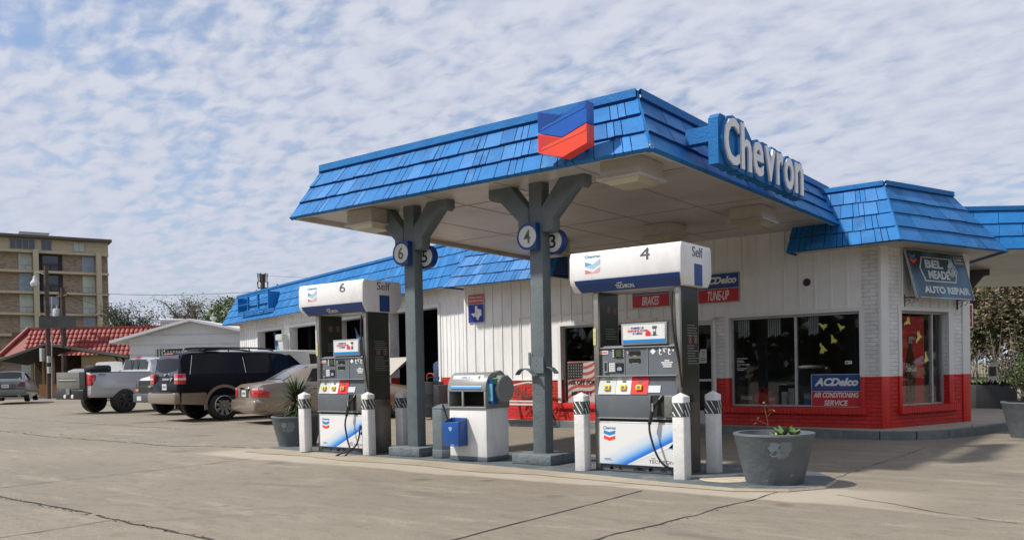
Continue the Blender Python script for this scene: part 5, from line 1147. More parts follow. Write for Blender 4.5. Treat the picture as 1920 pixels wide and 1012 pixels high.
wobj('window_card', 'small white card stuck on the right side of the shop window', 'card', FM, -.55, .095, 1.20, cardf)
def decal(o):
    mb = MB()
    for k, (w_, z) in enumerate(((.2, .21), (.12, .17), (.14, .145), (.24, .10), (.05, .07), (.19, .03), (.14, .0))): mb.box((-.12, -.002, z), (-.12+w_, 0, z+.014))
    mb.build('decal', mat('decal_white', (.55, .55, .55), .6), o)
wobj('opening_hours_decal', 'small white lettering decal at the left of the shop window', 'decal', FM, -2.42, .097, 1.12, decal)
def paper(o):
    mb = MB(); mb.prism([(-.07, 0), (.08, 0), (.08, .26), (-.04, .26), (-.07, .16)], -.003, .0, 'y'); mb.build('paper', mat('paper', (.55, .58, .56), .7), o)
    mb = MB(); put_text(mb, 'NOTICE', -.03, .05, .20, .215, -.005, .001, 0, .03)
    for z in (.15, .07, .04): mb.box((-.05, -.004, z), (.06, -.0032, z+.014))
    mb.build('print', TXG, o)
def paper2(o):
    mb = MB(); mb.prism([(-.07, 0), (.08, 0), (.08, .26), (-.04, .26), (-.07, .16)], -.003, .0, 'y'); mb.build('paper', mat('paper', (.55, .58, .56), .7), o)
    mb = MB()
    for x0, x1, z in ((-.02, .05, .20), (-.01, .04, .155), (-.04, .06, .08), (-.05, .065, .045)): mb.box((x0, -.004, z), (x1, -.0032, z+.016))
    mb.build('print', TXG, o)
wobj('door_notice', 'white paper notice taped inside the glass door', 'notice', FM, -3.20, .05, 1.27, paper2)

# ---- garage fittings
def bannerf(o):
    mb = MB(); pl = [(-.70, .55), (-.1, .30), (.75, .38), (.72, -.45), (.0, -.52), (-.55, -.40)]; mb.prism(pl, 0, .01, 'y', 0); mb.box((-.35, -.003, -.40), (.55, -.0005, -.02), 1)
    mb.box((-.1, -.004, -.20), (.35, -.003, -.10), 2); mb.box((-.25, -.004, -.34), (.45, -.003, -.26), 2)
    mb.build('banner', [mat('banner_blue', (.05, .10, .24), .6, var=.4, vs=5), mat('banner_light', (.12, .38, .58), .6, var=.3, vs=6), TXW], o)
wobj('banner', 'blue banner hanging in the leftmost garage bay', 'banner', FWg, -13.45, .25, 2.35, bannerf)
def bannerg(o): mb = MB(); mb.prism([(-.5, .5), (-.15, .18), (.35, .12), (.4, -.3), (-.2, -.45)], 0, .01, 'y'); mb.build('banner', MATS['banner_blue'], o)
wobj('banner', 'blue pennant cloth sagging in the garage bay behind dispenser 6', 'banner', FWg, -6.25, .22, 2.2, bannerg)
def hopper(o):
    mb = MB(); mb.prism([(-.30, .20), (.30, .20), (.30, .42), (-.30, .42)], -.30, -.02, 'y'); mb.add([(-.26, -.26, .20), (.26, -.26, .20), (.26, -.02, .20), (-.26, -.02, .20), (-.18, -.2, -.18), (.18, -.2, -.18), (.18, -.02, -.18), (-.18, -.02, -.18)], [(0,1,5,4),(1,2,6,5),(2,3,7,6),(3,0,4,7),(7,6,5,4)]); mb.box((-.10, -.2, -1.6), (.10, -.02, -.18)); mb.build('hopper', WHITE2, o, bevel=.01)
    mb = MB()
    for k in range(11): mb.box((-.30+k*.056, -.315, .22), (-.28+k*.056, -.301, .41))
    mb.build('ribs', WHITE2, o)
wobj('rain_hopper', 'white ribbed rainwater hopper on the pier left of the second bay', 'downpipe', FWg, -12.15, 0, 2.28, hopper)

# ---- bench
o = thing('bench', 'metal garden bench with lattice back against the red brick, behind the right post', 'bench', tuple(FM @ Vector((-7.15, -.45, .13))), math.atan2(DM.y, DM.x))
BF = mat('bench_frame', (.50, .47, .43), .5, var=.15); BL = mat('bench_lattice', (.12, .07, .05), .6, var=.3)
mb = MB(); tp = catmull([(-.60, .24, .70), (-.35, .25, .75), (0, .26, .80), (.35, .25, .75), (.60, .24, .70)], 6)
mb.tube(tp, .022, 6); mb.tube([(-.60, .17, .40), (.60, .17, .40)], .022, 6); mb.tube([(-.60, .24, .70), (-.60, .17, .40)], .022, 6); mb.tube([(.60, .24, .70), (.60, .17, .40)], .022, 6); mb.build('back_frame', BF, o, smooth=40)
mb = MB(); rn = random.Random(8)
for k in range(34): x0 = rn.uniform(-.55, .45); z0 = rn.uniform(.43, .66); mb.tube(catmull([(x0, .20, z0), (x0+rn.uniform(.04, .12), .21, min(.73, z0+rn.uniform(-.12, .12))), (x0+rn.uniform(.08, .2), .21, min(.72, max(.43, z0+rn.uniform(-.15, .15))))], 3), .008, 4)
mb.build('lattice', BL, o)
mb = MB()
for k in range(6): mb.box((-.64, -.28+k*.075, .335), (.64, -.225+k*.075, .36))
mb.build('seat', BF, o, bevel=.004)
for s in (-1, 1):
    mb = MB(); mb.tube([(s*.62, -.26, 0), (s*.60, -.22, .34)], .018, 6); mb.tube([(s*.66, .28, 0), (s*.60, .16, .34), (s*.62, .26, .72)], .018, 6); mb.tube(catmull([(s*.62, .22, .60), (s*.63, -.05, .58), (s*.63, -.26, .50), (s*.61, -.24, .34)], 4), .016, 6); mb.build('side_leg', BLACKP, o, smooth=40)
# ---- wheeled waste drum with two cart handles
o = thing('oil_drum_cart', 'black waste drum on a wheeled cart standing before the right hand garage bay', 'drum', (-14.75, 15.9, 0), R_(-10))
mb = MB(); mb.lathe([(0, .10), (.27, .10), (.28, .30), (.285, .32), (.28, .34), (.28, .62), (.285, .64), (.28, .66), (.28, .92), (.27, .95), (.24, .95), (.235, .92), (0, .92)], 28); mb.build('drum', BLACKP, o, smooth=35)
mb = MB(); mb.box((-.25, -.2, .06), (.25, .2, .10)); mb.build('cart', BLACKP, o)
for x_, y_ in ((-.22, -.18), (.22, -.18), (.22, .18)): mb = MB(); mb.lathe([(0, -.02), (.06, -.02), (.06, .02), (0, .02)], 14, ax='y', c=(x_, y_, .06)); mb.build('caster', BLACK, o)
mb = MB(); mb.tube(catmull([(.06, -.2, .85), (.05, -.22, 1.08), (.12, -.22, 1.16), (.30, -.22, 1.15), (.32, -.22, 1.10)], 5), .013, 8); mb.build('red_handle', mat('handle_red', (.5, .05, .03), .4), o, smooth=40)
mb = MB(); mb.tube(catmull([(.0, -.2, .92), (.15, -.24, 1.05), (.45, -.24, 1.07), (.58, -.24, 1.06), (.50, -.22, .96), (.42, -.18, .86)], 5), .011, 8); mb.build('black_handle', BLACK, o, smooth=40)
mb = MB(); mb.box((.20, -.16, .25), (.46, .16, .88)); mb.build('side_bin', mat('bin_grey', (.03, .033, .038), .5), o, bevel=.02)

# ================================================================== PERSON in the bay
def person(name, lab, loc, rz, joints, edges, radii, cols, sub=2):
    me = bpy.data.meshes.new(name); me.from_pydata(joints, edges, []); o = bpy.data.objects.new(name, me); COL.objects.link(o)
    mdf = o.modifiers.new('s', 'SKIN'); mdf.use_smooth_shade = True
    for i, r in enumerate(radii): me.skin_vertices[0].data[i].radius = (r if isinstance(r, tuple) else (r, r))
    me.skin_vertices[0].data[0].use_root = True
    sb = o.modifiers.new('u', 'SUBSURF'); sb.levels = sub; sb.render_levels = sub
    dg = bpy.context.evaluated_depsgraph_get(); nm = bpy.data.meshes.new_from_object(o.evaluated_get(dg)); bpy.data.objects.remove(o)
    for c in cols['mats']: nm.materials.append(c)
    for p in nm.polygons: p.material_index = cols['f'](p.center); p.use_smooth = True
    b = bpy.data.objects.new(name, nm); COL.objects.link(b); b.location = loc; b.rotation_euler = (0, 0, rz); return tag(b, lab, 'person')
jt = [(0, 0, .95), (0, 0, 1.15), (0, .04, 1.36), (0, .07, 1.48), (0, .10, 1.55), (0, .13, 1.66),
      (-.10, 0, .88), (-.12, .02, .48), (-.13, 0, .09), (-.13, .14, .04), (.10, 0, .88), (.12, .02, .48), (.13, 0, .09), (.13, .14, .04),
      (-.19, .05, 1.40), (-.26, .12, 1.16), (-.18, .34, 1.08), (-.15, .42, 1.08), (.19, .05, 1.40), (.26, .12, 1.16), (.18, .34, 1.08), (.15, .42, 1.08)]
ed = [(0,1),(1,2),(2,3),(3,4),(4,5),(0,6),(6,7),(7,8),(8,9),(0,10),(10,11),(11,12),(12,13),(2,14),(14,15),(15,16),(16,17),(2,18),(18,19),(19,20),(20,21)]
ra = [(.15, .11), (.15, .11), (.17, .12), .07, .055, (.085, .10), .09, .065, .045, .04, .09, .065, .045, .04, .075, .052, .038, .035, .075, .052, .038, .035]
DEN = mat('work_shirt_navy', (.035, .06, .13), .85, var=.2); TRO = mat('dark_trousers', (.02, .022, .03), .85, var=.2); SKN = mat('skin', (.33, .19, .13), .6, var=.1)
def pf(c):
    if c.z > 1.53: return 2
    if c.z < .95 and c.y < .25: return 1
    if c.y > .33: return 2
    return 0
pp_ = person('person', 'person in a dark blue work shirt seen from behind in the right garage bay', tuple(Vector((-16.35, 17.85, 0.006))), R_(-15), jt, ed, ra, dict(mats=[DEN, TRO, SKN], f=pf))
mb = MB(); mb.lathe([(0, .115), (.06, .10), (.09, .06), (.098, .0), (.08, -.02), (.0, -.02)], 16, c=(0, .12, 1.68)); mb.build('hair', mat('hair_dark', (.02, .015, .012), .8), pp_, smooth=50)
for s in (-1, 1):
    mb = MB()
    for k, (dx, ln) in enumerate(((-.022, .055), (-.008, .065), (.007, .062), (.021, .048))):
        b = Vector((s*.15+dx, .45, 1.08)); mb.tube([b, b+Vector((0, ln*.55, -.006)), b+Vector((0, ln*.9, -.03))], [.0095, .009, .007], 6)
    b = Vector((s*.15-s*.03, .42, 1.085)); mb.tube([b, b+Vector((-s*.02, .02, 0)), b+Vector((-s*.025, .045, -.01))], [.011, .01, .008], 6); mb.build('fingers', SKN, pp_, smooth=60)

# ================================================================== VEHICLES
def loft(st):
    """st rows: x, ws, wm, wb, zs, zm, zb, wr, zr ; half section -> mirrored closed loft. returns MB, side(x,t)"""
    mb = MB(); secs = []
    for (x, ws, wm, wb, zs, zm, zb, wr, zr) in st:
        h = [(0, zs), (ws, zs), (wm*.985, zs+(zm-zs)*.35), (wm, zm), ((wm+wb)/2+.008, zm+(zb-zm)*.55), (wb, zb), ((wb*.45+wr*.55), zb+(zr-.05-zb)*.55 if zr-zb > .15 else zb+.008), (wr, max(zr-.045, zb+.012)), (wr*.82, max(zr-.008, zb+.016)), (0, zr+.012 if zr-zb > .15 else max(zr, zb+.02))]
        secs.append([(x, y, z) for y, z in h]+[(x, -y, z) for y, z in h[-2:0:-1]])
    n = len(secs[0]); vs = [v for s_ in secs for v in s_]; fs = []
    for i in range(len(secs)-1):
        for k in range(n): fs.append((i*n+k, i*n+(k+1) % n, (i+1)*n+(k+1) % n, (i+1)*n+k))
    fs.append(tuple(range(n))); fs.append(tuple((len(secs)-1)*n+k for k in reversed(range(n))))
    mb.add(vs, fs); return mb
def sinterp(st, x):
    for a, b in zip(st[:-1], st[1:]):
        if a[0] <= x <= b[0]:
            t = (x-a[0])/(b[0]-a[0]) if b[0] > a[0] else 0; return [p+(q-p)*t for p, q in zip(a, b)]
    return st[0] if x < st[0][0] else st[-1]
def gpt(st, x, t, off=0, side=-1):
    """point on greenhouse side: t 0 belt .. 1 roof edge (piecewise like the loft)"""
    _, ws, wm, wb, zs, zm, zb, wr, zr = sinterp(st, x)
    A = (wb, zb); Bm = (wb*.45+wr*.55, zb+(zr-.05-zb)*.55); C_ = (wr, zr-.045)
    if t < .55: u = t/.55; y, z = A[0]+(Bm[0]-A[0])*u, A[1]+(Bm[1]-A[1])*u
    else: u = (t-.55)/.45; y, z = Bm[0]+(C_[0]-Bm[0])*u, Bm[1]+(C_[1]-Bm[1])*u
    return Vector((x, side*(y+off), z+off*.3))
def side_glass(mb, st, quad, side, off=.006, nx=6, ny=4, mi=0):
    """quad (x,t)x4: bottom-left, bottom-right, top-right, top-left"""
    a, b, c, d = quad; P_ = []
    for j in range(ny+1):
        v = j/ny
        for i in range(nx+1):
            u = i/nx; x = (a[0]*(1-u)+b[0]*u)*(1-v)+(d[0]*(1-u)+c[0]*u)*v; t = (a[1]*(1-u)+b[1]*u)*(1-v)+(d[1]*(1-u)+c[1]*u)*v
            P_.append(gpt(st, x, t, off, side))
    f = [(j*(nx+1)+i, j*(nx+1)+i+1, (j+1)*(nx+1)+i+1, (j+1)*(nx+1)+i) for j in range(ny) for i in range(nx)]
    mb.add(P_, f, mi)
def bool_cut(o, cutters, black):
    mb = MB()
    for (x, z, r, y0, y1) in cutters: mb.lathe([(0, y0), (r, y0), (r, y1), (0, y1)], 40, ax='y', c=(x, 0, z))
    c = mb.build('cut', black); md = o.modifiers.new('b', 'BOOLEAN'); md.operation = 'DIFFERENCE'; md.object = c; md.solver = 'EXACT'
    dg = bpy.context.evaluated_depsgraph_get(); nm = bpy.data.meshes.new_from_object(o.evaluated_get(dg)); o.modifiers.clear(); old = o.data; o.data = nm; bpy.data.meshes.remove(old); bpy.data.objects.remove(c)
    if black.name not in [m_.name for m_ in nm.materials]: nm.materials.append(black)
    bi = [m_.name for m_ in nm.materials].index(black.name)
    for p in nm.polygons:
        for (x, z, r, y0, y1) in cutters:
            if (Vector((p.center.x-x, p.center.z-z)).length < r+.004 and min(y0, y1)-.01 <= p.center.y <= max(y0, y1)+.01 and all((Vector((nm.vertices[v].co.x-x, nm.vertices[v].co.z-z)).length < r+.01) for v in p.vertices) and abs(abs(p.center.y)-0) < max(abs(y0), abs(y1))):
                if abs(p.normal.y) < .5 or abs(p.center.y) < min(abs(y0), abs(y1))+.02: p.material_index = bi
    nm.polygons.foreach_set('use_smooth', [True]*len(nm.polygons)); nm.set_sharp_from_angle(angle=R_(38))
def wheel(o, x, y, r, wd, rim_m, side, spokes=7, rr=.66, style=0):
    y0 = y; s = side
    mb = MB(); k = r*.02
    mb.lathe([(r*rr, -wd/2), (r*.93, -wd/2), (r*.985, -wd/2+.02), (r, -wd/2+.05), (r, wd/2-.05), (r*.985, wd/2-.02), (r*.93, wd/2), (r*rr, wd/2), (r*rr, -wd/2)], 36, ax='y', c=(x, y, r))
    w_ = mb.build('wheel', BLACK, o, smooth=45)
    mb = MB(); yo = s*wd/2
    f = y+yo
    mb.lathe([(r*rr, f-s*.005), (r*(rr-.04), f+s*.004), (r*(rr-.08), f-s*.03), (r*(rr-.09), f-s*.09)], 36, ax='y', c=(x, 0, r), mi=0)
    mb.lathe([(0, f-s*.09), (r*(rr-.09), f-s*.09)], 30, ax='y', c=(x, 0, r), mi=1)
    for i in range(spokes):
        a = 2*math.pi*i/spokes+.2; da = .17 if style == 0 else .11
        for dd in ((0,) if style == 0 else (-.16, .16)):
            aa = a+dd
            P1 = [(x+r*.10*math.cos(aa-1.0), r+r*.10*math.sin(aa-1.0)), (x+r*(rr-.05)*math.cos(aa-da), r+r*(rr-.05)*math.sin(aa-da)), (x+r*(rr-.05)*math.cos(aa+da), r+r*(rr-.05)*math.sin(aa+da)), (x+r*.10*math.cos(aa+1.0), r+r*.10*math.sin(aa+1.0))]
            mb.prism(P1, min(f-s*.045, f-s*.01), max(f-s*.045, f-s*.01), 'y', 0)
    mb.lathe([(0, f+s*.004), (r*.13, f), (r*.15, f-s*.04)], 18, ax='y', c=(x, 0, r), mi=0)
    mb.build('rim', [rim_m, BLACK], w_, smooth=40); return w_
def paint(n_, c, flake=.25, rough=.32, coat=.5, sp=.4):
    return mat(n_, c, rough, flake, var=.04, vs=2, coat=coat, spec=sp)
def quad_panel(mb, a, b, c, d, mi=0): mb.add([a, b, c, d], [(0, 1, 2, 3)], mi)
REDL = mat('tail_lamp_red', (.50, .012, .015), .12, 0, var=.1, vs=10, coat=1); CLRL = mat('lamp_clear', (.62, .60, .58), .1, 0, var=.1, coat=1); AMB = mat('lamp_amber', (.75, .22, .02), .2, coat=1)
PLATE = mat('licence_plate', (.62, .63, .64), .4, var=.05)
def plate(o, x, y, z, ang=0, s=1):
    mb = MB(); mb.box((x-.012, y-.155, z-.08), (x, y+.155, z+.08), 0)
    for k in range(6): mb.box((x-.014, y-.11+k*.04, z-.03), (x-.0125, y-.11+k*.04+.024, z+.03), 1)
    mb.build('licence_plate', [PLATE, TXG], o)
def heading(hx, hy): return math.atan2(hy, hx)

# ---- black and tan full size SUV
HX = (.165, .986)
suv = thing('suv', 'black full size SUV with tan lower trim and roof rack, parked nose to the garage', 'car', (-21.10, 13.62, 0), heading(*HX))
BKP = paint('suv_black', (.004, .0045, .009), 0, .3, .0, .14); TAN = paint('suv_tan', (.25, .20, .145), .4, .3)
st = [(-1.22, .80, .86, .84, .62, .74, .98, .80, 1.0), (-1.17, .84, .95, .91, .56, .76, 1.10, .82, 1.15), (-1.10, .86, .985, .945, .52, .76, 1.17, .80, 1.66), (-1.00, .88, .99, .95, .50, .76, 1.19, .745, 1.83), (-.75, .90, 1.0, .955, .46, .76, 1.20, .735, 1.87), (.3, .92, 1.0, .96, .42, .76, 1.20, .74, 1.885), (1.3, .92, 1.0, .96, .42, .76, 1.20, .745, 1.88), (1.85, .92, 1.0, .96, .42, .76, 1.19, .735, 1.84), (2.05, .92, 1.0, .955, .42, .76, 1.185, .73, 1.78), (2.78, .92, 1.0, .95, .42, .76, 1.15, .80, 1.19), (3.4, .90, .99, .92, .45, .75, 1.11, .75, 1.14), (3.52, .82, .94, .86, .50, .75, 1.00, .68, 1.02)]
b = loft(st).build('body', BKP, suv, smooth=38)
bool_cut(b, [(0, .41, .485, -1.1, -.62), (0, .41, .485, .62, 1.1), (2.75, .41, .485, -1.1, -.62), (2.75, .41, .485, .62, 1.1)], BLACK)
for s in (-1, 1):     # tan lower cladding: strips proud of the body and wheel arch flares
    mb = MB()
    for x0, x1 in ((-1.15, -.50), (.50, 2.25)):
        mb.add([(x0, s*1.003, .77), (x1, s*1.003, .77), (x1, s*.985, .46), (x0, s*(.985 if x0 > 0 else .93), .50), (x0, s*1.018, .77), (x1, s*1.018, .77), (x1, s*.998, .44), (x0, s*(1.0 if x0 > 0 else .96), .48)], [(4,5,6,7),(0,4,7,3),(1,2,6,5),(0,1,5,4),(3,7,6,2)])
    for cx in (0, 2.75):
        n = 20; A = []
        for k in range(n+1):
            a = math.pi*(-.06+1.12*k/n); A.append((math.cos(a), math.sin(a)))
        for k in range(n):
            for r0, r1 in ((.487, .56),):
                p = [(cx+r0*A[k][0], s*1.0, .41+r0*A[k][1]), (cx+r0*A[k+1][0], s*1.0, .41+r0*A[k+1][1]), (cx+r1*A[k+1][0], s*.985, .41+r1*A[k+1][1]), (cx+r1*A[k][0], s*.985, .41+r1*A[k][1])]
                q = [(a_, s*1.025, c_) for a_, b_, c_ in p]
                mb.add(p+q, [(4,5,6,7),(0,1,5,4),(2,3,7,6),(0,3,2,1)])
    mb.build('lower_cladding', TAN, suv, smooth=50)
mb = MB(); mb.prism([(-.93, .48), (-.97, .62), (-.93, .78), (.93, .78), (.97, .62), (.93, .48)], -1.33, -1.16, 'x'); rb = mb.build('rear_bumper', TAN, suv, bevel=.04, bseg=3)
mb = MB(); mb.box((-1.325, -.72, .775), (-1.18, .72, .80)); mb.build('step_pad', BLACKP, rb)
def side_windows(par, st, quads, off=.006, gm=None, nx=6, ny=4):
    for s in (-1, 1):
        for q in quads: mb = MB(); side_glass(mb, st, q, s, off, nx, ny); mb.build('side_window', gm or DKGLASS, par, smooth=30)
side_windows(suv, st, [[(-.88, .10), (.62, .10), (.60, .93), (-.74, .93)], [(.70, .10), (1.42, .10), (1.42, .93), (.69, .93)], [(1.50, .10), (2.42, .10), (1.98, .90), (1.50, .93)]])
mb = MB()
for s in (-1, 1):
    side_glass(mb, st, [(.648, .12), (.66, .12), (.645, .80), (.633, .80)], s, .009, 1, 4); side_glass(mb, st, [(-.905, .1), (-.893, .1), (-.763, .9), (-.775, .9)], s, .009, 1, 4)
mb.build('chrome_trim', CHROME, suv)
def xz_panel(mb, st, pts, off, mi=0):
    mb.add([Vector(p)+Vector(off) for p in pts], [tuple(range(len(pts)))], mi)
mb = MB(); mb.add([(-1.128, -.77, 1.22), (-1.128, .77, 1.22), (-1.035, .66, 1.78), (-1.035, -.66, 1.78)], [(0, 1, 2, 3)]); mb.v = [(a-.035, b_, c_) for a, b_, c_ in mb.v]; mb.build('rear_window', mat('tint_sky_glass', (.03, .04, .055), .08, 0, var=0, spec=1), suv)
mb = MB(); mb.add([(2.74, -.76, 1.21), (2.74, .76, 1.21), (2.12, .68, 1.76), (2.12, -.68, 1.76)], [(0, 1, 2, 3)]); mb.v = [(a+.02, b_, c_+.02) for a, b_, c_ in mb.v]; mb.build('windscreen', CGLASS, suv)
for s in (-1, 1):
    mb = MB(); mb.box((-1.235, s*.70, 1.00), (-1.02, s*.975, 1.28), 0); mb.box((-1.240, s*.72, 1.10), (-1.016, s*.979, 1.17), 1); mb.build('tail_lamp', [REDL, CLRL], suv, bevel=.012)
    mb = MB(); mb.tube(catmull([(-.95, s*.66, 1.89), (-.80, s*.66, 1.95), (0, s*.66, 1.965), (1.2, s*.66, 1.955), (1.62, s*.66, 1.90)], 5), .024, 8); mb.tube([(-.5, s*.66, 1.87), (-.5, s*.66, 1.95)], .018, 6); mb.tube([(.9, s*.66, 1.87), (.9, s*.66, 1.95)], .018, 6); mb.build('roof_rail', BLACKP, suv, smooth=40)
mb = MB(); mb.box((-1.245, -.36, 1.10), (-1.20, .10, 1.16)); mb.build('chrome_handle', CHROME, suv, bevel=.008)
plate(suv, -1.212, 0.0, .93)
mb = MB(); mb.lathe([(0, -.03), (.05, -.03), (.055, 0)], 18, ax='x', c=(-1.195, -.45, 1.13)); mb.lathe([(0, -.03), (.04, -.03), (.045, 0)], 18, ax='x', c=(-1.18, 0, 1.25)); mb.build('badge', CHROME, suv)
mb = MB(); mb.tube([(-1.20, .05, 1.24), (-1.20, .28, 1.32)], .012, 6); mb.build('wiper', BLACKP, suv)
mb = MB(); mb.box((-1.08, -.3, 1.80), (-1.02, .3, 1.83)); mb.build('brake_light', REDL, suv)
for s in (-1, 1):
    mb = MB()
    for x_ in (.66, 1.46): mb.box((x_-.004, s*.999, .50), (x_+.004, s*1.003, 1.18))
    mb.build('door_seam', BLACK, suv)
    mb = MB(); mb.box((1.60, s*1.0, 1.06), (1.78, s*1.025, 1.09)); mb.box((.80, s*1.0, 1.06), (.98, s*1.025, 1.09)); mb.build('door_handle', BKP, suv, bevel=.006)
    mb = MB(); mb.box((2.05, s*1.0, 1.16), (2.20, s*1.20, 1.36)); mb.build('mirror', BKP, suv, bevel=.03)
mb = MB(); mb.box((-.35, -.58, 1.90), (.05, .58, 1.935)); mb.box((-.35, -.60, 1.93), (.10, .60, 1.99)); mb.build('roof_crossbar', BLACKP, suv, bevel=.006)
RIM = mat('alloy_rim', (.50, .50, .50), .25, .85, var=.05); RIMD = mat('dark_rim', (.05, .05, .052), .35, .5)
for x_ in (0, 2.75):
    for s in (-1, 1): wheel(suv, x_, s*.86, .41, .27, RIM, s, 9, .66)

# ---- gold sedan with raised bonnet
HC = (.288, .958)
sed = thing('sedan', 'champagne gold sedan with its bonnet up, parked facing the right hand garage bay', 'car', (-17.80, 13.74, 0), heading(*HC))
GLD = paint('gold_paint', (.30, .25, .195), .55, .33)
st = [(-1.10, .62, .70, .66, .42, .58, .78, .58, .80), (-1.04, .74, .84, .78, .30, .58, .90, .66, .92), (-.92, .78, .89, .83, .24, .60, .97, .70, .99), (-.55, .80, .91, .85, .22, .62, 1.005, .70, 1.03), (-.38, .81, .915, .855, .20, .62, 1.01, .66, 1.06), (.12, .82, .92, .86, .18, .62, 1.0, .60, 1.34), (.42, .82, .92, .86, .18, .62, .99, .58, 1.44), (.9, .82, .92, .86, .18, .62, .98, .58, 1.475), (1.35, .82, .92, .86, .18, .62, .965, .58, 1.45), (1.62, .82, .92, .86, .18, .62, .955, .585, 1.39), (2.38, .82, .92, .85, .20, .62, .92, .70, .96), (3.2, .80, .90, .80, .22, .60, .83, .66, .86), (3.55, .74, .84, .72, .28, .56, .73, .58, .75), (3.66, .62, .72, .62, .36, .54, .66, .5, .67)]
b = loft(st).build('body', GLD, sed, smooth=38)
bool_cut(b, [(0, .32, .375, -1.1, -.60), (0, .32, .375, .60, 1.1), (2.72, .32, .375, -1.1, -.60), (2.72, .32, .375, .60, 1.1)], BLACK)
side_windows(sed, st, [[(.16, .08), (.86, .08), (.86, .92), (.42, .86)], [(.94, .08), (1.98, .10), (1.62, .86), (.94, .92)]], .005)
mb = MB(); n_ = 6
def band_glass(mb, x0, z0, w0, x1, z1, w1, up=.012):
    vs = []
    for j in range(2):
        x_, z_, w_ = ((x0, z0, w0), (x1, z1, w1))[j]
        for i in range(9):
            u = -1+i/4; vs.append((x_, u*w_, z_+up-.03*u*u))
    mb.add(vs, [(i, i+1, 10+i, 9+i) for i in range(8)])
band_glass(mb, -.33, 1.085, .62, .36, 1.43, .52, .022); mb.build('rear_window', mat('rear_glass', (.10, .115, .13), .05, 0, var=0, spec=1), sed, smooth=40)
mb = MB(); band_glass(mb, 2.30, 1.0, .66, 1.68, 1.385, .54, .02); mb.build('windscreen', CGLASS, sed, smooth=40)
for s in (-1, 1):
    mb = MB(); pl_ = [(-1.125, .50), (-1.118, .68), (-1.05, .845), (-.80, .925), (-.80, .86), (-1.0, .74), (-1.03, .50)]; pl2 = [(-1.112, .56), (-1.105, .68), (-1.035, .83), (-.92, .895), (-.92, .80), (-1.0, .70), (-1.03, .56)]
    pl_ = [(a, s*b_) for a, b_ in pl_]; pl2 = [(a, s*b_) for a, b_ in pl2]
    mb.prism(pl_ if s < 0 else pl_[::-1], .665, .825, 'z', 0); mb.prism(pl2 if s < 0 else pl2[::-1], .826, .90, 'z', 1)
    mb.build('tail_lamp', [REDL, CLRL], sed, bevel=.012)
mb = MB(); mb.box((-1.115, -.34, .86), (-1.06, .34, .90), 0); mb.build('boot_trim', CHROME, sed, bevel=.01)
mb = MB(); mb.box((-1.105, -.30, .66), (-1.07, .30, .86)); mb.build('plate_recess', mat('recess_dark', (.05, .045, .04), .5), sed); plate(sed, -1.108, 0, .755)
mb = MB(); mb.prism([(-.86, .30), (-.90, .42), (-.87, .60), (.87, .60), (.90, .42), (.86, .30)], -1.17, -.80, 'x'); mb.build('rear_bumper', GLD, sed, bevel=.06, bseg=3)
mb = MB(); mb.add([(2.42, -.70, .97), (2.42, .70, .97), (3.28, .60, 1.56), (3.28, -.60, 1.56), (2.42, -.70, .99), (2.42, .70, .99), (2.9, .68, 1.38), (3.26, .60, 1.62), (3.26, -.60, 1.62), (2.9, -.68, 1.38)], [(0,1,2,3), (4,9,6,5), (9,8,7,6), (3,2,7,8)]); mb.build('bonnet', mat('bonnet_inner', (.42, .39, .34), .5, var=.1), sed, smooth=30)
mb = MB()
for s in (-1, 1):
    mb.box((.895-.003, s*.917, .32), (.895+.003, s*.921, .97)); mb.box((1.98-.003, s*.917, .32), (1.98+.003, s*.921, .93))
mb.build('door_seam', BLACK, sed)
mb = MB()
for s in (-1, 1): mb.box((1.0, s*.91, .84), (1.16, s*.935, .865)); mb.box((.0+.30, s*.91, .86), (.46, s*.935, .885)); mb.box((1.95, s*.88, .95), (2.08, s*1.05, 1.07))
mb.build('door_handle', GLD, sed, bevel=.01)
for x_ in (0, 2.72):
    for s in (-1, 1): wheel(sed, x_, s*.80, .315, .20, RIM, s, 7, .66)

# ---- silver pickup
pk = thing('pickup_truck', 'silver pickup truck with black wheels and red tail lamps, left of the black SUV', 'pickup', (-29.40, 15.03, 0), heading(-.096, .995))
SLV = paint('silver_paint', (.46, .47, .50), .25, .32)
st = [(-1.22, .84, .94, .92, .62, .92, 1.32, .80, 1.335), (-1.15, .88, .995, .95, .56, .92, 1.38, .82, 1.39), (.0, .90, 1.01, .96, .52, .92, 1.39, .82, 1.40), (1.02, .90, 1.01, .96, .50, .92, 1.39, .82, 1.40), (1.06, .90, 1.01, .96, .50, .92, 1.37, .77, 1.50), (1.16, .90, 1.01, .96, .48, .92, 1.36, .73, 1.86), (1.45, .90, 1.01, .96, .48, .92, 1.35, .72, 1.92), (2.4, .90, 1.01, .96, .48, .92, 1.33, .72, 1.925), (2.9, .90, 1.01, .96, .48, .92, 1.31, .72, 1.86), (3.5, .90, 1.01, .94, .50, .92, 1.28, .80, 1.32), (4.3, .90, 1.0, .92, .54, .90, 1.22, .78, 1.26), (4.55, .80, .93, .85, .62, .88, 1.10, .70, 1.12)]
b = loft(st).build('body', SLV, pk, smooth=38)
bool_cut(b, [(0, .44, .53, -1.1, -.60), (0, .44, .53, .60, 1.1), (3.65, .44, .53, -1.1, -.60), (3.65, .44, .53, .60, 1.1)], BLACK)
mb = MB(); mb.box((-1.10, -.76, 1.392), (1.0, .76, 1.408)); mb.build('bed_cover', mat('bed_liner', (.05, .05, .055), .7), pk)
mb = MB(); mb.box((-1.20, -.93, 1.385), (1.02, -.80, 1.415)); mb.box((-1.20, .80, 1.385), (1.02, .93, 1.415)); mb.build('bed_rail', BLACKP, pk, bevel=.008)
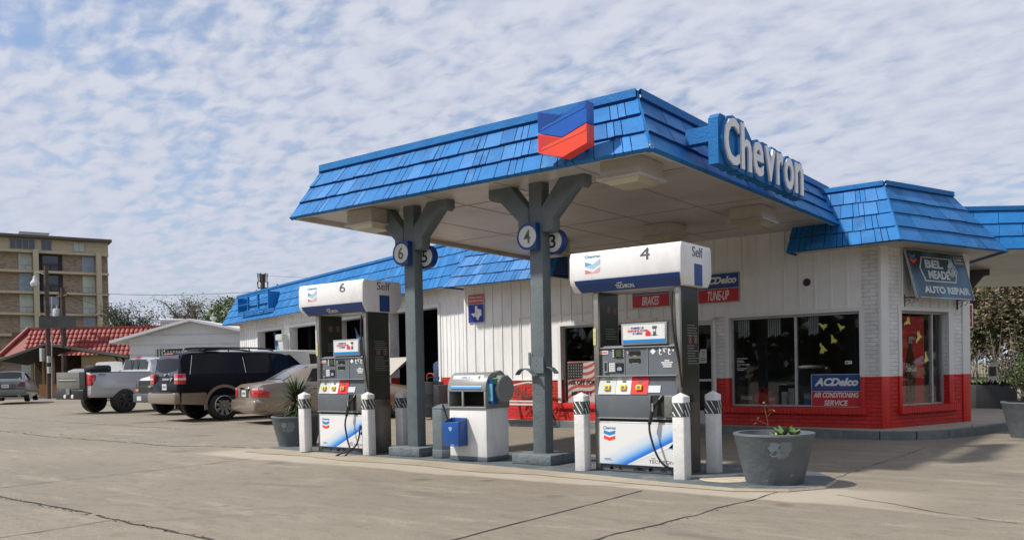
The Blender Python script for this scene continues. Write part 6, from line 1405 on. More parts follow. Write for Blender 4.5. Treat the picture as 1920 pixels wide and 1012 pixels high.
mb = MB(); mb.add([(1.10, -.72, 1.43), (1.10, .72, 1.43), (1.15, .62, 1.85), (1.15, -.62, 1.85)], [(0, 1, 2, 3)]); mb.v = [(a-.05, b_, c_) for a, b_, c_ in mb.v]; rw_ = mb.build('rear_window', mat('pickup_glass', (.035, .042, .042), .08, 0, var=0, spec=.8), pk)
mb = MB(); mb.box((1.04, -.19, 1.45), (1.055, -.175, 1.82)); mb.box((1.04, .175, 1.45), (1.055, .19, 1.82)); mb.build('window_divider', BLACKP, rw_)
side_windows(pk, st, [[(1.40, .10), (2.10, .10), (2.10, .90), (1.42, .90)], [(2.18, .10), (3.2, .10), (2.82, .86), (2.18, .90)]])
mb = MB(); mb.box((1.10, -.14, 1.90), (1.22, .14, 1.955)); mb.build('brake_light', REDL, pk, bevel=.01)
mb = MB(); mb.box((-1.245, -.985, .96), (-1.04, -.72, 1.33)); mb.build('tail_lamp', REDL, pk, bevel=.03)
mb = MB(); mb.box((-1.30, -.42, .86), (-1.215, .93, 1.42), 0); mb.box((-1.303, -.28, 1.08), (-1.3005, .80, 1.24), 1); mb.box((-1.308, -.26, 1.15), (-1.3035, .78, 1.168), 2); mb.box((-1.285, -.70, .62), (-1.215, -.43, 1.42), 3); mb.build('tailgate', [mat('gate_grey', (.17, .17, .155), .6, var=.1), mat('gate_recess', (.12, .12, .11), .6), PWHITE, BLACK], pk, bevel=.004)
mb = MB(); mb.box((-1.36, -.70, .50), (-1.18, .92, .82)); rbp = mb.build('rear_bumper', BLACKP, pk, bevel=.03)
for y_ in (-.10, .34):
    mb = MB(); mb.lathe([(0, -.02), (.06, -.02), (.07, 0)], 16, ax='x', c=(-1.362, y_, .60)); mb.build('round_lamp', PWHITE, rbp)
mb = MB(); mb.box((-1.40, .02, .66), (-1.361, .22, .86)); mb.build('hitch_plate', mat('hitch_grey', (.20, .20, .19), .6), rbp)
mb = MB(); mb.M = frame((-1.0, -.975, 1.29), (1, 0, 0)); put_text(mb, 'Z71', .0, .30, .0, .055, -.03, .01, 0, .03, .3); mb.build('decal', [mat('decal_dark', (.08, .07, .1), .4)], pk)
for x_ in (0, 3.65):
    for s in (-1, 1): wheel(pk, x_, s*.86, .425, .30, RIMD, s, 6, .56, 1)

# ---- generic body maker for the vehicles further away
def simple_vehicle(name, lab, cat, loc, hd, paint_m, st, wheels, r, glass_side, rear, front, extra=None, rim=RIM, wy=.82, gl=DKGLASS):
    o = thing(name, lab, cat, loc, heading(*hd)); b = loft(st).build('body', paint_m, o, smooth=38)
    bool_cut(b, sum([[(x_, r, r+.06, -1.1, -.6), (x_, r, r+.06, .6, 1.1)] for x_ in wheels], []), BLACK)
    side_windows(o, st, glass_side, .006, gl, 4, 3)
    if rear: mb = MB(); band_glass(mb, *rear); mb.build('rear_window', gl, o, smooth=40)
    if front: mb = MB(); band_glass(mb, *front); mb.build('windscreen', gl, o, smooth=40)
    for x_ in wheels:
        for s in (-1, 1): wheel(o, x_, s*wy, r, .22, rim, s, 6, .62)
    if extra: extra(o)
    return o
# white pickup facing the camera
WST = [(-1.1, .84, .93, .90, .55, .85, 1.18, .80, 1.2), (.9, .88, .97, .93, .50, .85, 1.22, .80, 1.24), (1.0, .88, .97, .93, .50, .85, 1.22, .72, 1.72), (1.9, .88, .97, .93, .48, .85, 1.20, .70, 1.76), (2.3, .88, .97, .93, .48, .85, 1.18, .70, 1.70), (2.95, .88, .97, .92, .48, .85, 1.27, .82, 1.31), (3.6, .86, .95, .90, .50, .82, 1.24, .78, 1.28), (3.92, .85, .94, .87, .54, .80, 1.16, .72, 1.20), (4.0, .84, .93, .85, .54, .80, 1.08, .70, 1.10)]
def wex(o):
    mb = MB(); mb.box((4.0, -.80, .70), (4.05, .80, 1.10), 0); mb.box((4.04, -.80, .89), (4.065, .80, .92), 1); mb.prism([(-.12, .905), (-.04, .945), (.04, .945), (.12, .905), (.04, .865), (-.04, .865)], 4.066, 4.085, 'x', 2); mb.build('grille', [BLACKP, mat('grille_bar', (.12, .12, .13), .4, .5), mat('badge_gold', (.45, .42, .36), .3, .7)], o)
    mb = MB(); mb.box((4.0, -.92, .40), (4.18, .92, .68)); mb.build('front_bumper', mat('bumper_grey', (.075, .08, .09), .5), o, bevel=.03)
    for s in (-1, 1): mb = MB(); mb.box((3.86, s*.72, .84), (4.06, s*.94, 1.10), 0); mb.box((3.90, s*.74, .74), (4.07, s*.95, .83), 1); mb.build('headlight', [mat('lamp_dark', (.05, .05, .055), .1, coat=1), AMB], o, bevel=.01)
    mb = MB(); mb.box((4.18, -.62, .46), (4.195, -.34, .60)); mb.build('licence_plate', PLATE, o)
simple_vehicle('pickup_truck', 'white pickup truck facing the camera between the silver truck and the black SUV', 'pickup', (-25.35, 18.45, 0), (-.04, -.9992), paint('white_car_paint', (.62, .62, .60), .1, .35), WST, (0, 3.2), .39, [[(1.1, .1), (1.6, .1), (1.6, .9), (1.12, .9)], [(1.66, .1), (2.62, .1), (2.3, .88), (1.66, .9)]], None, (2.92, 1.21, .70, 2.34, 1.70, .62), wex, RIMD)
# white van behind the SUV
VST = [(-1.0, .86, .95, .92, .45, .8, 1.15, .80, 1.18), (-.95, .88, .98, .94, .42, .8, 1.2, .80, 1.95), (-.6, .9, .99, .95, .40, .8, 1.2, .78, 2.02), (2.3, .9, .99, .95, .38, .8, 1.2, .78, 2.02), (2.7, .9, .99, .95, .38, .8, 1.18, .77, 1.94), (3.5, .9, .99, .93, .40, .8, 1.12, .82, 1.16), (4.1, .86, .94, .86, .45, .75, .95, .74, .98)]
def vex(o):
    mb = MB(); mb.box((4.09, -.6, .55), (4.13, .6, .85)); mb.build('grille', BLACKP, o); mb = MB(); mb.box((4.0, -.9, .38), (4.2, .9, .52)); mb.build('front_bumper', BLACKP, o, bevel=.02)
simple_vehicle('van', 'white van mostly hidden behind the black SUV with only its roof and nose showing', 'van', (-23.9, 16.6, 0), (.22, .975), MATS['white_car_paint'], VST, (0, 3.3), .36, [[(2.05, .1), (3.1, .1), (2.72, .85), (2.05, .88)]], None, (3.46, 1.18, .74, 2.76, 1.93, .66), vex)
# silver sedan far left
AST = [(-1.05, .70, .80, .74, .50, .66, .86, .66, .88), (-.98, .76, .88, .80, .34, .64, 1.02, .68, 1.04), (-.55, .80, .91, .84, .28, .64, 1.09, .70, 1.11), (-.42, .80, .91, .845, .26, .64, 1.09, .66, 1.14), (.28, .82, .915, .85, .22, .64, 1.07, .58, 1.50), (.9, .82, .915, .85, .22, .64, 1.05, .57, 1.54), (1.4, .82, .915, .85, .22, .64, 1.03, .57, 1.50), (2.4, .82, .91, .84, .22, .62, .98, .70, 1.02), (3.3, .78, .88, .76, .26, .58, .84, .64, .87), (3.65, .62, .74, .6, .34, .54, .68, .5, .70)]
def aex(o):
    for s in (-1, 1): mb = MB(); mb.prism([(s*.50, .80), (s*.84, .78), (s*.86, .92), (s*.70, 1.0)][::-s], -1.10, -.92, 'x', 0); mb.build('tail_lamp', mat('lamp_dim_red', (.16, .02, .02), .15, coat=1), o)
    plate(o, -1.11, 0, .80); mb = MB(); mb.box((-1.10, -.42, .70), (-1.06, .42, .90)); mb.build('plate_recess', mat('silver_dark', (.12, .12, .12), .4, .5), o)
    mb = MB(); mb.prism([(-.84, .32), (-.88, .45), (-.82, .64), (.82, .64), (.88, .45), (.84, .32)], -1.15, -.8, 'x'); mb.build('rear_bumper', MATS['silver_grey_paint'], o, bevel=.05)
    for s in (-1, 1): mb = MB(); mb.lathe([(.04, -.02), (.055, -.02), (.055, .1)], 14, ax='x', c=(-1.15, s*.6, .33)); mb.build('exhaust', CHROME, o)
simple_vehicle('sedan', 'silver grey sedan seen from behind at the far left edge', 'car', (-45.8, 18.4, .10), (-.86, .51), paint('silver_grey_paint', (.13, .135, .13), .4, .3), AST, (0, 2.75), .33, [[(.3, .1), (.9, .1), (.9, .9), (.45, .85)], [(.96, .1), (2.0, .12), (1.6, .86), (.96, .9)]], (-.36, 1.16, .62, .22, 1.48, .52, .02), None, aex, RIM, .78)
sp_ = thing('spare_tyre', 'black spare tyre lying in the bed of the silver pickup', 'tyre', (-29.55, 14.75, 1.52), R_(20)); mb = MB(); mb.lathe([(.20, -.12), (.38, -.13), (.43, -.07), (.43, .07), (.38, .13), (.20, .12), (.20, -.12)], 30); mb.build('tyre', BLACK, sp_, smooth=40); mb = MB(); mb.lathe([(0, .02), (.19, .02), (.195, .08)], 20); mb.build('rim', RIMD, sp_)
HST = [(-1.0, .76, .86, .82, .4, .7, 1.05, .72, 1.07), (-.85, .8, .9, .85, .35, .7, 1.1, .62, 1.5), (-.2, .82, .92, .86, .32, .7, 1.1, .6, 1.62), (1.2, .82, .92, .86, .3, .7, 1.08, .6, 1.62), (1.7, .82, .92, .86, .3, .7, 1.06, .6, 1.5), (2.4, .82, .92, .84, .3, .7, 1.02, .7, 1.05), (3.2, .78, .86, .76, .34, .66, .88, .64, .9)]
simple_vehicle('hatchback', 'dark round roofed car beyond the silver pickup bed', 'car', (-40.9, 22.6, 0.1), (-.5, .866), mat('dark_car_paint', (.012, .013, .015), .25, coat=1), HST, (0, 2.5), .34, [[(-.2, .1), (1.9, .1), (1.5, .85), (0, .85)]], (-.93, 1.13, .7, -.45, 1.6, .55, .03), None, None, RIMD, .78)
def w2ex(o):
    mb = MB(); mb.box((-1.2, -.8, .8), (-1.15, .8, 1.25)); mb.build('tailgate', MATS['white_car_paint'], o)
simple_vehicle('pickup_truck', 'white pickup truck parked beyond the silver one with its cab rear window showing', 'pickup', (-45.6, 22.9, .25), (-.60, .80), MATS['white_car_paint'], [(a, b, c, d, e, f_, g_, h, i+.12 if i > 1.6 else i) for (a, b, c, d, e, f_, g_, h, i) in WST], (0, 3.2), .39, [[(1.1, .1), (2.5, .1), (2.25, .88), (1.12, .9)]], (.96, 1.28, .74, 1.0, 1.80, .66, -.02), None, w2ex, RIM)
simple_vehicle('minivan', 'pale silver van at the foot of the utility pole', 'van', (-50.2, 24.4, .2), (-.62, .785), mat('pale_silver_paint', (.45, .46, .47), .35, .3), HST, (0, 2.5), .34, [[(-.2, .1), (1.9, .1), (1.5, .85), (0, .85)]], (-.93, 1.13, .7, -.45, 1.6, .55, .03), None, None, RIM, .78)

# ================================================================== BACKGROUND: RIGHT
G2 = thing('side_canopy', 'second canopy with blue shingle fascia beyond the corner face at the right edge', 'canopy', (-.5, 26, 0))
RV = Vector((.793, .609, 0)); FV = Vector((-.609, .793, 0)); Q0 = Vector((-3.3, 20.35, 0))
def Q(a, b, z): p = Q0+RV*a+FV*b; return (p.x, p.y, z)
mb = MB(); mansard(mb, [Q(-.6, 9.4, 3.57), Q(-.6, 0, 3.57), Q(9, 0, 3.57), Q(9, 9.4, 3.57)], [Q(-.2, 9.0, 4.46), Q(-.2, .45, 4.46), Q(8.6, .45, 4.46), Q(8.6, 9.0, 4.46)], 3, WL, lip=.04, seed=21, cap=.09); mb.build('mansard_fascia', [BLUE, BLUEG, BLUE2, BLUE3], G2, world=True)
mb = MB(); mb.prism([Q(-.55, .05, 0)[:2], Q(8.95, .05, 0)[:2], Q(8.95, 9.35, 0)[:2], Q(-.55, 9.35, 0)[:2]], 3.60, 3.64); mb.prism([Q(-.2, .5, 0)[:2], Q(8.6, .5, 0)[:2], Q(8.6, 9, 0)[:2], Q(-.2, 9, 0)[:2]], 4.2, 4.3, mi=0)
mb.build('soffit', SOFF, G2, world=True)
cb = Vector(Q(1.9, 4.2, 0)); inv2 = G2.matrix_basis.inverted()
mb = MB(); mb.box((cb.x-.1, cb.y-.1, 0), (cb.x+.1, cb.y+.1, 3.6)); pc = mb.build('post', GREY, G2, world=True, bevel=.006)
for s_ in (-1, 1):
    mb = MB(); mb.M = frame(cb, RV); poly = [(s_*.1, 3.2), (s_*.42, 3.6), (s_*.85, 3.6), (s_*.85, 3.45), (s_*.7, 3.43), (s_*.3, 2.98), (s_*.1, 2.86)]; mb.prism(poly if s_ > 0 else poly[::-1], -.1, .1, 'y')
    mb.v = [tuple(inv2 @ Vector(v)) for v in mb.v]; mb.build('brace', mat('brace_dark', (.05, .055, .06), .6, var=.15), pc, bevel=.01)

gr_ = MB(); gr_.prism([(-14, 48), (30, 44), (34, 66), (-26, 74)], -.25, .02); tag(gr_.build('verge', mat('verge_green', (.10, .14, .035), .9, var=.45, vs=.8, dirt=(.17, .14, .07), dirt_amt=.6, dirt_s=.5, bump=.6, bs=30)), 'grass verge beyond the road', kind='structure')
def tree(name, lab, cat, loc, trunk_h, crown, nl, ls, seed, lm, bark, group=None, branches=9, lean=0, twigs=0, spread=1.0, gap=.5):
    rn = random.Random(seed); o = thing(name, lab, cat, loc, 0, group)
    mb = MB(); rw_, rh = crown; top_ = trunk_h+rh*1.1
    r0 = .035*top_+.06; mb.tube([(0, 0, -.2), (lean*.3, 0, trunk_h*.5), (lean*.6, .1, trunk_h), (lean, .1, trunk_h+rh*.9)], [r0, r0*.8, r0*.65, r0*.15], 7)
    tips = []
    for k in range(branches):
        a = rn.uniform(0, 6.28); z0 = trunk_h*rn.uniform(.55, 1.1)+rh*rn.uniform(0, .4); L_ = rw_*rn.uniform(.55, .95); zt = trunk_h+rh*rn.uniform(.5, 1.8)
        p0 = Vector((lean*.5, 0, z0)); p2 = Vector((math.cos(a)*L_, math.sin(a)*L_, zt)); p1 = p0.lerp(p2, .5)+Vector((rn.uniform(-.3, .3), rn.uniform(-.3, .3), rn.uniform(-.1, .5)))
        mb.tube(catmull([p0, p1, p2], 3), [r0*.42*(1-.13*i) for i in range(7)], 5); tips.append((p1, p2))
        for j in range(3+twigs):
            q0 = p1.lerp(p2, rn.uniform(-.3, .9)); q1 = q0+Vector((rn.uniform(-1, 1), rn.uniform(-1, 1), rn.uniform(-.1, 1)))*rw_*.34; mb.tube([q0, q0.lerp(q1, .5)+Vector((0, 0, .1)), q1], [r0*.15, r0*.09, r0*.03], 4); tips.append((q0, q1))
            for jj in range(1 if not twigs else 3):
                w0 = q0.lerp(q1, rn.uniform(.4, 1)); w1 = w0+Vector((rn.uniform(-1, 1), rn.uniform(-1, 1), rn.uniform(-.2, 1)))*rw_*.16; mb.tube([w0, w1], [r0*.05, r0*.015], 3); tips.append((w0, w1))
    mb.build('trunk', bark, o, smooth=60)
    mb = MB(); cl = []
    for (a_, b_) in tips: cl.append((a_.lerp(b_, .85), rw_*rn.uniform(.13, .26)))
    for k in range(int(len(tips)*gap)):
        a = rn.uniform(0, 6.28); u = rn.uniform(.1, 1)**.5; h_ = rn.uniform(-.9, 1); rr = (1-h_*h_)**.5*u; cl.append((Vector((math.cos(a)*rr*rw_+lean*.6, math.sin(a)*rr*rw_, trunk_h+rh*(1+h_*.95))), rw_*rn.uniform(.14, .28)))
    per = max(3, nl//len(cl))
    for c_, r_ in cl: leafy(mb, c_, (r_*1.2, r_*1.2, r_*.8), int(per*rn.uniform(.4, 1.6)), ls, rn, (0, 0, 1) if len(lm) > 1 else (0,))
    mb.build('crown', lm, o); return o
BARK = mat('bark', (.11, .09, .07), .95, var=.3, vs=4); BARKG = mat('bark_grey', (.17, .15, .135), .95, var=.3, vs=4)
LG1 = mat('leaf_olive', (.070, .085, .03), .7, var=.45, vs=1.2); LG2 = mat('leaf_fresh', (.10, .17, .03), .6, var=.4, vs=1.5); LG3 = mat('leaf_brownish', (.20, .15, .095), .8, var=.45, vs=.8); LG4 = mat('leaf_dark', (.035, .055, .022), .7, var=.4, vs=1); LG5 = mat('leaf_reddish', (.24, .17, .13), .8, var=.4, vs=1)
rt = [(-12.6, 70, 1.2, (3.6, 2.9), 11000, .16, [LG3, LG5], 'brown leafless thicket tree nearest the shop corner'), (-9.2, 66, 1.3, (3.4, 3.1), 12000, .16, [LG3, LG1], 'brown and olive thicket tree second right of the shop corner'), (-6.0, 68, 1.0, (3.6, 3.4), 12000, .16, [LG1, LG3], 'olive thicket tree behind the guard post'),
      (-3.0, 62, 1.2, (3.4, 3.2), 12000, .15, [LG1, LG2], 'greenish tree above the box planters'), (.5, 60, 1.4, (3.6, 3.8), 12000, .15, [LG2, LG1], 'bright green tree at the right edge under the side canopy'), (4.5, 62, 1.2, (3.6, 3.6), 4500, .14, [LG1, LG4], 'dark tree at the far right'), (-16.5, 74, 1.2, (3.6, 3.2), 3500, .14, [LG3, LG1], 'brown tree hidden behind the shop corner')]
for i, (x, y, th, cr, nl, ls, lm, lab) in enumerate(rt):
    tree('thicket_tree', lab, 'tree', (x, y, 0), th, cr, nl, ls, 50+i, lm, BARKG, 'thicket of trees beyond the road', 14, 0, 2, gap=.8)
mb = MB(); rn = random.Random(77)
for k in range(150): c_ = (rn.uniform(-18, 8), rn.uniform(61.5, 70), rn.uniform(.2, 3.2)**1.0); leafy(mb, c_, (1.0, .8, .95), 110, .15, rn, (0, 0, 0, 1, 2, 3))
for k in range(240): x_, y_ = rn.uniform(-18, 8), rn.uniform(61, 66); mb.tube([(x_, y_, 0), (x_+rn.uniform(-.6, .6), y_, rn.uniform(1.5, 4.2))], [.045, .012], 4, 4)
tag(mb.build('undergrowth', [LG3, LG4, LG1, LG5, BARKG]), 'tangled brown undergrowth along the foot of the thicket', 'undergrowth', kind='stuff')
# iron fence beyond the road
o = thing('fence', 'dark iron picket fence in front of the thicket beyond the road', 'fence', (-4.5, 60, 0), math.atan2(-.1, 1))
mb = MB()
for z in (.35, 1.45): mb.box((-8, -.02, z), (8, .02, z+.05))
mb.build('rail', BLACKP, o)
mb = MB()
for k in range(90): mb.box((-8+k*.178, -.012, .02), (-8+k*.178+.03, .012, 1.6))
tag(mb.build('pickets', BLACKP, o))

# ================================================================== BACKGROUND: LEFT
# apartment block
DA = Vector((.335, .942, 0)).normalized(); A0 = Vector((-108.19, 55.76, 0)); FA = frame(A0, DA)
ap = thing('apartment_block', 'six storey tan brick apartment block behind the red tiled roof', 'building', tuple(A0), math.atan2(DA.y, DA.x))
ABR = brick('tan_brick', (.34, .275, .21), (.38, .33, .27), .5, .17, .85, .5, '#7d6248', .02); ACN = mat('ochre_concrete', (.48, .42, .31), .85, var=.12, vs=.8, dirt=(.2, .16, .1), dirt_amt=.5, dirt_s=.8); ALN = mat('dark_recess', (.035, .03, .035), .9, var=.2); AGL = mat('flat_glass', (.20, .26, .34), .15, var=.35, vs=.6, spec=.8); ACU = mat('curtain_pale', (.46, .52, .47), .6, var=.15, vs=.7); ADK = mat('flat_glass_dark', (.03, .035, .055), .12, var=.3, spec=.8)
def loc_build(mb, nm, m_, par, **k): return mb.build(nm, m_, par, **k)
mb = MB(); mb.box((-34, .6, 0), (0, 14, 18.2)); mb.build('wall', ABR, ap)
FL = [0.9, 3.9, 6.7, 9.3, 11.95, 14.55, 17.0]
mb = MB(); mb.box((-34, 0, 17.05), (0, .6, 18.6)); mb.build('parapet_wall', ACN, ap)
mb = MB(); mb.box((-34.3, -.9, 18.62), (.35, 14.2, 18.95)); mb.build('roof', mat('roof_edge_dark', (.10, .09, .08), .8), ap)
for k, z in enumerate(FL):
    mb = MB(); mb.box((-34, -.35, z-.16), (-.02, .58, z+.14)); mb.build('floor_band', ACN, ap)
for x0 in (-1.2, -8.24, -15.28, -22.3, -29.4):
    mb = MB(); mb.box((x0-.3, -.75, 0), (x0+.3, .57, 17.2)); mb.build('pier', ACN, ap)
def apwin(x0, x1, z0, z1, kind, open_=False):
    mb = MB(); m_ = {'c': ACU, 'g': AGL, 'd': ADK}[kind]; y = .52 if not open_ else .9
    fr = mat('frame_grey', (.3, .3, .29), .5)
    mb.box((x0, y, z0), (x1, .64, z1), 0); f = mb.build('window', fr, ap); mb = MB(); n = 2; w_ = (x1-x0)
    mb.box((x0+.06, y-.03, z0+(z1-z0)*.32), (x1-.06, y-.001, z1-.06)); mb.box((x0+.06, y-.03, z0+.06), (x0+w_*.48, y-.001, z0+(z1-z0)*.28)); mb.box((x0+w_*.52, y-.03, z0+.06), (x1-.06, y-.001, z0+(z1-z0)*.28)); mb.build('pane', m_, f)
kinds = {1: 'cgc', 2: 'cgc', 3: 'ccg', 4: 'cgg', 5: 'ccg'}
for fl in range(6):
    z0, z1 = FL[fl]+.16, FL[fl+1]-.18
    if fl == 5: pass
    for bx0 in (-1.2, -8.24, -15.28, -22.3):
        kk = 'cgcgd'[(fl*3+int(-bx0)) % 5]
        apwin(bx0-1.85, bx0-.32, z0+.02, z1, 'c' if (fl+int(-bx0)) % 3 else 'g')
        if fl < 6:
            mb = MB(); mb.box((bx0-6.7, .50, z0), (bx0-4.05, .62, z1)); bal = mb.build('balcony', ALN, ap) if bx0 in (-1.2, -15.28) else mb.build('brick_bay', ABR, ap)
            if bx0 in (-1.2, -15.28):
                apwin(bx0-6.3, bx0-4.5, z0+.1, z1-.15, 'd' if fl > 3 else 'g'); mb = MB()
                for q in range(11): mb.box((bx0-6.6+q*.24, -.30, z0), (bx0-6.56+q*.24, -.26, z0+.9))
                mb.box((bx0-6.7, -.31, z0+.9), (bx0-4.05, -.25, z0+.96)); mb.build('railing', mat('railing_dark', (.03, .03, .03), .6), ap)
            else: apwin(bx0-6.2, bx0-4.9, z0+.1, z1-.15, 'c')
# top storey glazing
mb = MB(); mb.box((-12.4, -.05, 17.3), (-6.2, 0.02, 18.5)) if False else None
for x0, x1, kk in ((-11.0, -8.2, 'd'), (-7.6, -6.4, 'd'), (-4.05, -2.7, 'c')):
    mb = MB(); mb.box((x0, -.04, 17.2), (x1, .02, 18.5)); f = mb.build('window', mat('frame_grey', (.3, .3, .29), .5), ap); nn = max(1, round((x1-x0)/.75))
    mb = MB()
    for q in range(nn): a = x0+.08+(x1-x0-.1)*q/nn; mb.box((a, -.07, 17.3), (a+(x1-x0)/nn-.12, -.041, 18.42))
    mb.build('pane', {'d': ADK, 'c': ACU}[kk], f)
o = thing('rooftop_unit', 'grey metal plant housing on the apartment block roof', 'roof unit', tuple(FA @ Vector((-8.0, 5, 18.95))), math.atan2(DA.y, DA.x)); mb = MB(); mb.box((-1.6, -.8, 0), (1.6, .8, 1.0)); mb.box((-1.7, -.9, 1.0), (1.7, .9, 1.08)); mb.build('housing', GALV, o)
mb = MB(); mb.prism([(-.8, .5), (1.3, .1), (1.3, .2), (-.8, .7)], -.95, -.82, 'y'); mb.build('flap', PWHITE, o)

# tiled roof building
TB = thing('tiled_building', 'low tan stucco building with red clay tile mansard roof', 'building', (-60.5, 29.2, 0)); UX = Vector((.793, .609, 0)); FT2 = frame((-60.5, 29.2, 0), UX)
inv3 = TB.matrix_basis.inverted()
def tb_build(mb, nm, m_, par=None):
    mb.M = Matrix.Identity(4); f = inv3 @ FT2; mb.v = [tuple(f @ Vector(v)) for v in mb.v]; return mb.build(nm, m_, par or TB)
TAN_ = mat('tan_stucco', (.40, .28, .13), .9, var=.12, vs=.6, bump=.2); TILE = mat('clay_tile_red', (.26, .035, .027), .6, var=.3, vs=2)
mb = MB(); mb.box((-.2, .12, 0), (6.4, 12, 3.1)); mb.box((-5.5, 3.8, 0), (-.2, 12, 3.3)); tb_build(mb, 'wall', TAN_)
mb = MB()
# barrel tiles: rows x columns of half round tiles on the sloped front
z0, z1, y0, y1 = 2.85, 4.75, 0, 1.2; rows = 6; cw = .33
x = -4.4
while x < 8.9:
    for r in range(rows):
        a = r/rows; b_ = (r+1)/rows; ya, yb2 = y0+(y1-y0)*a, y0+(y1-y0)*b_+.05; za, zb2 = z0+(z1-z0)*a, z0+(z1-z0)*b_+.04
        if x < -4.4+0: continue
        vs = []
        for k in range(6):
            an = math.pi*k/5; vs += [(x+cw/2-cw*.47*math.cos(an), ya-.13*math.sin(an)-.02, za), (x+cw/2-cw*.42*math.cos(an), yb2-.09*math.sin(an), zb2)]
        mb.add(vs, [(2*k, 2*k+2, 2*k+3, 2*k+1) for k in range(5)]+[tuple(range(0, 12, 2))])
    x += cw
# left hip face
for r in range(rows):
    for c in range(10):
        a, b_ = r/rows, (r+1)/rows
        yy_ = .0+c*.36
        xa, xb = -5.9+1.45*a, -5.9+1.45*b_+.05; za, zb2 = z0+(z1-z0)*a, z0+(z1-z0)*b_+.04; yy0 = y0+1.2*a+yy_
        vs = []
        for k in range(6):
            an = math.pi*k/5; vs += [(xa-.13*math.sin(an), yy0+.18-.17*math.cos(an), za), (xb-.09*math.sin(an), yy0+.18-.15*math.cos(an)+.2/rows, zb2)]
        mb.add(vs, [(2*k, 2*k+2, 2*k+3, 2*k+1) for k in range(5)])
mb.add([(-5.9, -.03, z0), (8.9, -.03, z0), (8.9, 1.2, z1), (-4.45, 1.2, z1), (-5.9, 4, z0), (-4.45, 4, z1)], [(0, 1, 2, 3), (4, 0, 3, 5)])
mb.tube([(-5.9, 0, z0+.05), (-4.45, 1.2, z1+.1)], .17, 8); mb.box((-4.6, 1.1, z1), (8.9, 1.35, z1+.16))
rf = tb_build(mb, 'tile_roof', TILE)
mb = MB(); mb.box((-5.7, 1.2, 3.2), (8.8, 12, 4.6)); tb_build(mb, 'parapet', mat('parapet_dark', (.12, .05, .04), .9))
mb = MB(); mb.box((-4.2, .86, 0), (-4.05, .96, 2.9)); mb.box((-3.4, .86, 0), (-3.25, .96, 2.9)); mb.box((-2.7, .86, 0), (-2.5, .96, 2.9)); tb_build(mb, 'post', mat('timber_post', (.36, .24, .10), .8, var=.2))
mb = MB(); mb.box((-5.5, 3.7, 0), (-.3, 3.79, 3.2)); tb_build(mb, 'timber_screen', mat('dark_timber', (.07, .04, .022), .9, var=.4, vs=3))
mb = MB(); mb.box((-3.3, .2, 0), (-1.2, .7, .85)); tb_build(mb, 'low_wall', mat('orange_brick_low', (.34, .15, .07), .9, var=.2))
o = thing('rooftop_unit', 'white louvred air conditioner on the red tiled roof', 'air conditioner', tuple(FT2 @ Vector((5.7, 2.0, 4.7)))); o.rotation_euler = (0, 0, math.atan2(.609, .793))
mb = MB(); mb.box((-.85, -.6, 0), (.85, .6, .68)); mb.build('housing', PWHITE, o, bevel=.02)
mb = MB()
for k in range(11): mb.box((-.78+k*.145, -.63, .1), (-.70+k*.145, -.601, .58))
mb.build('louvres', GALV, o)
# porch awning of the tiled building (dark metal sheet roofs sloping down both ways)
o = thing('porch_roof', 'dark metal lean-to porch roof in front of the tan building', 'awning', (-55.0, 24.4, 0)); AW = mat('awning_metal', (.035, .032, .028), .75, 0, var=.25)
mb = MB(); 
ap_ = Vector((-56.4, 24.85, 3.52)); rr_ = Vector((-44.6, 23.95, 2.42)); ll = Vector((-61.0, 24.0, 2.60)); bk = Vector((3.2*-.609, 3.2*.793, -.25))
for a, b in ((ap_, rr_), (ll, ap_)):
    mb.add([a, b, b+bk, a+bk, a-Vector((0, 0, .16)), b-Vector((0, 0, .16)), b+bk-Vector((0, 0, .16)), a+bk-Vector((0, 0, .16))], [(0,1,2,3),(7,6,5,4),(0,4,5,1),(1,5,6,2),(2,6,7,3),(3,7,4,0)])
mb.build('sheet_roof', AW, o, world=True)
for px_, py_ in ((-46.8, 24.5), (-47.6, 25.3), (-57.5, 25.5)):
    mb = MB(); mb.tube([(px_, py_, 0), (px_, py_, 2.2), (px_-.35, py_-.1, 2.55)], .06, 6); mb.build('post', BLACKP, o, world=True)
# white metal workshop
FS2 = frame((-38.6, 20.8, 0), (.80, .60, 0)); SH = thing('metal_shed', 'white metal gabled workshop with barred windows behind the parked cars', 'building', (-38.6, 20.8, 0), math.atan2(.6, .8))
SIDM = mat('white_siding', (.62, .64, .65), .5, var=.04); mb = MB()
W2 = 6.6; mb.prism([(0, 0), (W2, 0), (W2, 3.0), (3.0, 3.76), (0, 2.98)], 0, 8, 'y')
sw_ = mb.build('wall', SIDM, SH)
for k in range(7):
    z = .4+k*.46; mb = MB(); mb.box((.02, -.022, z), (W2-.02, -.001, z+.03)) ; mb.box((-.022, .02, z), (-.001, 7.98, z+.03)); mb.build('siding_lap', mat('siding_shadow', (.50, .52, .54), .6), sw_)
mb = MB(); 
def slab(mb, a, b, th, y0, y1):
    mb.prism([a, b, (b[0], b[1]+th), (a[0], a[1]+th)], y0, y1, 'y')
slab(mb, (-.75, 2.80), (3.0, 3.78), .12, -.45, 8.3); slab(mb, (3.0, 3.78), (W2+.5, 2.86), .12, -.45, 8.3); mb.build('roof', mat('roof_white', (.66, .67, .68), .4, var=.05), SH)
for (x0, x1) in ((1.25, 2.45), (5.2, 6.2)):
    mb = MB(); mb.box((x0, -.04, 2.0), (x1, -.0, 2.52)); wf = mb.build('window', mat('window_dim', (.16, .17, .16), .4, var=.3), SH); mb = MB()
    for k in range(9): mb.box((x0+.05+k*(x1-x0-.1)/8-.012, -.10, 1.98), (x0+.05+k*(x1-x0-.1)/8+.012, -.075, 2.54))
    mb.box((x0, -.10, 1.97), (x1, -.07, 2.0)); mb.box((x0, -.10, 2.52), (x1, -.07, 2.55)); mb.build('bars', PWHITE, wf)
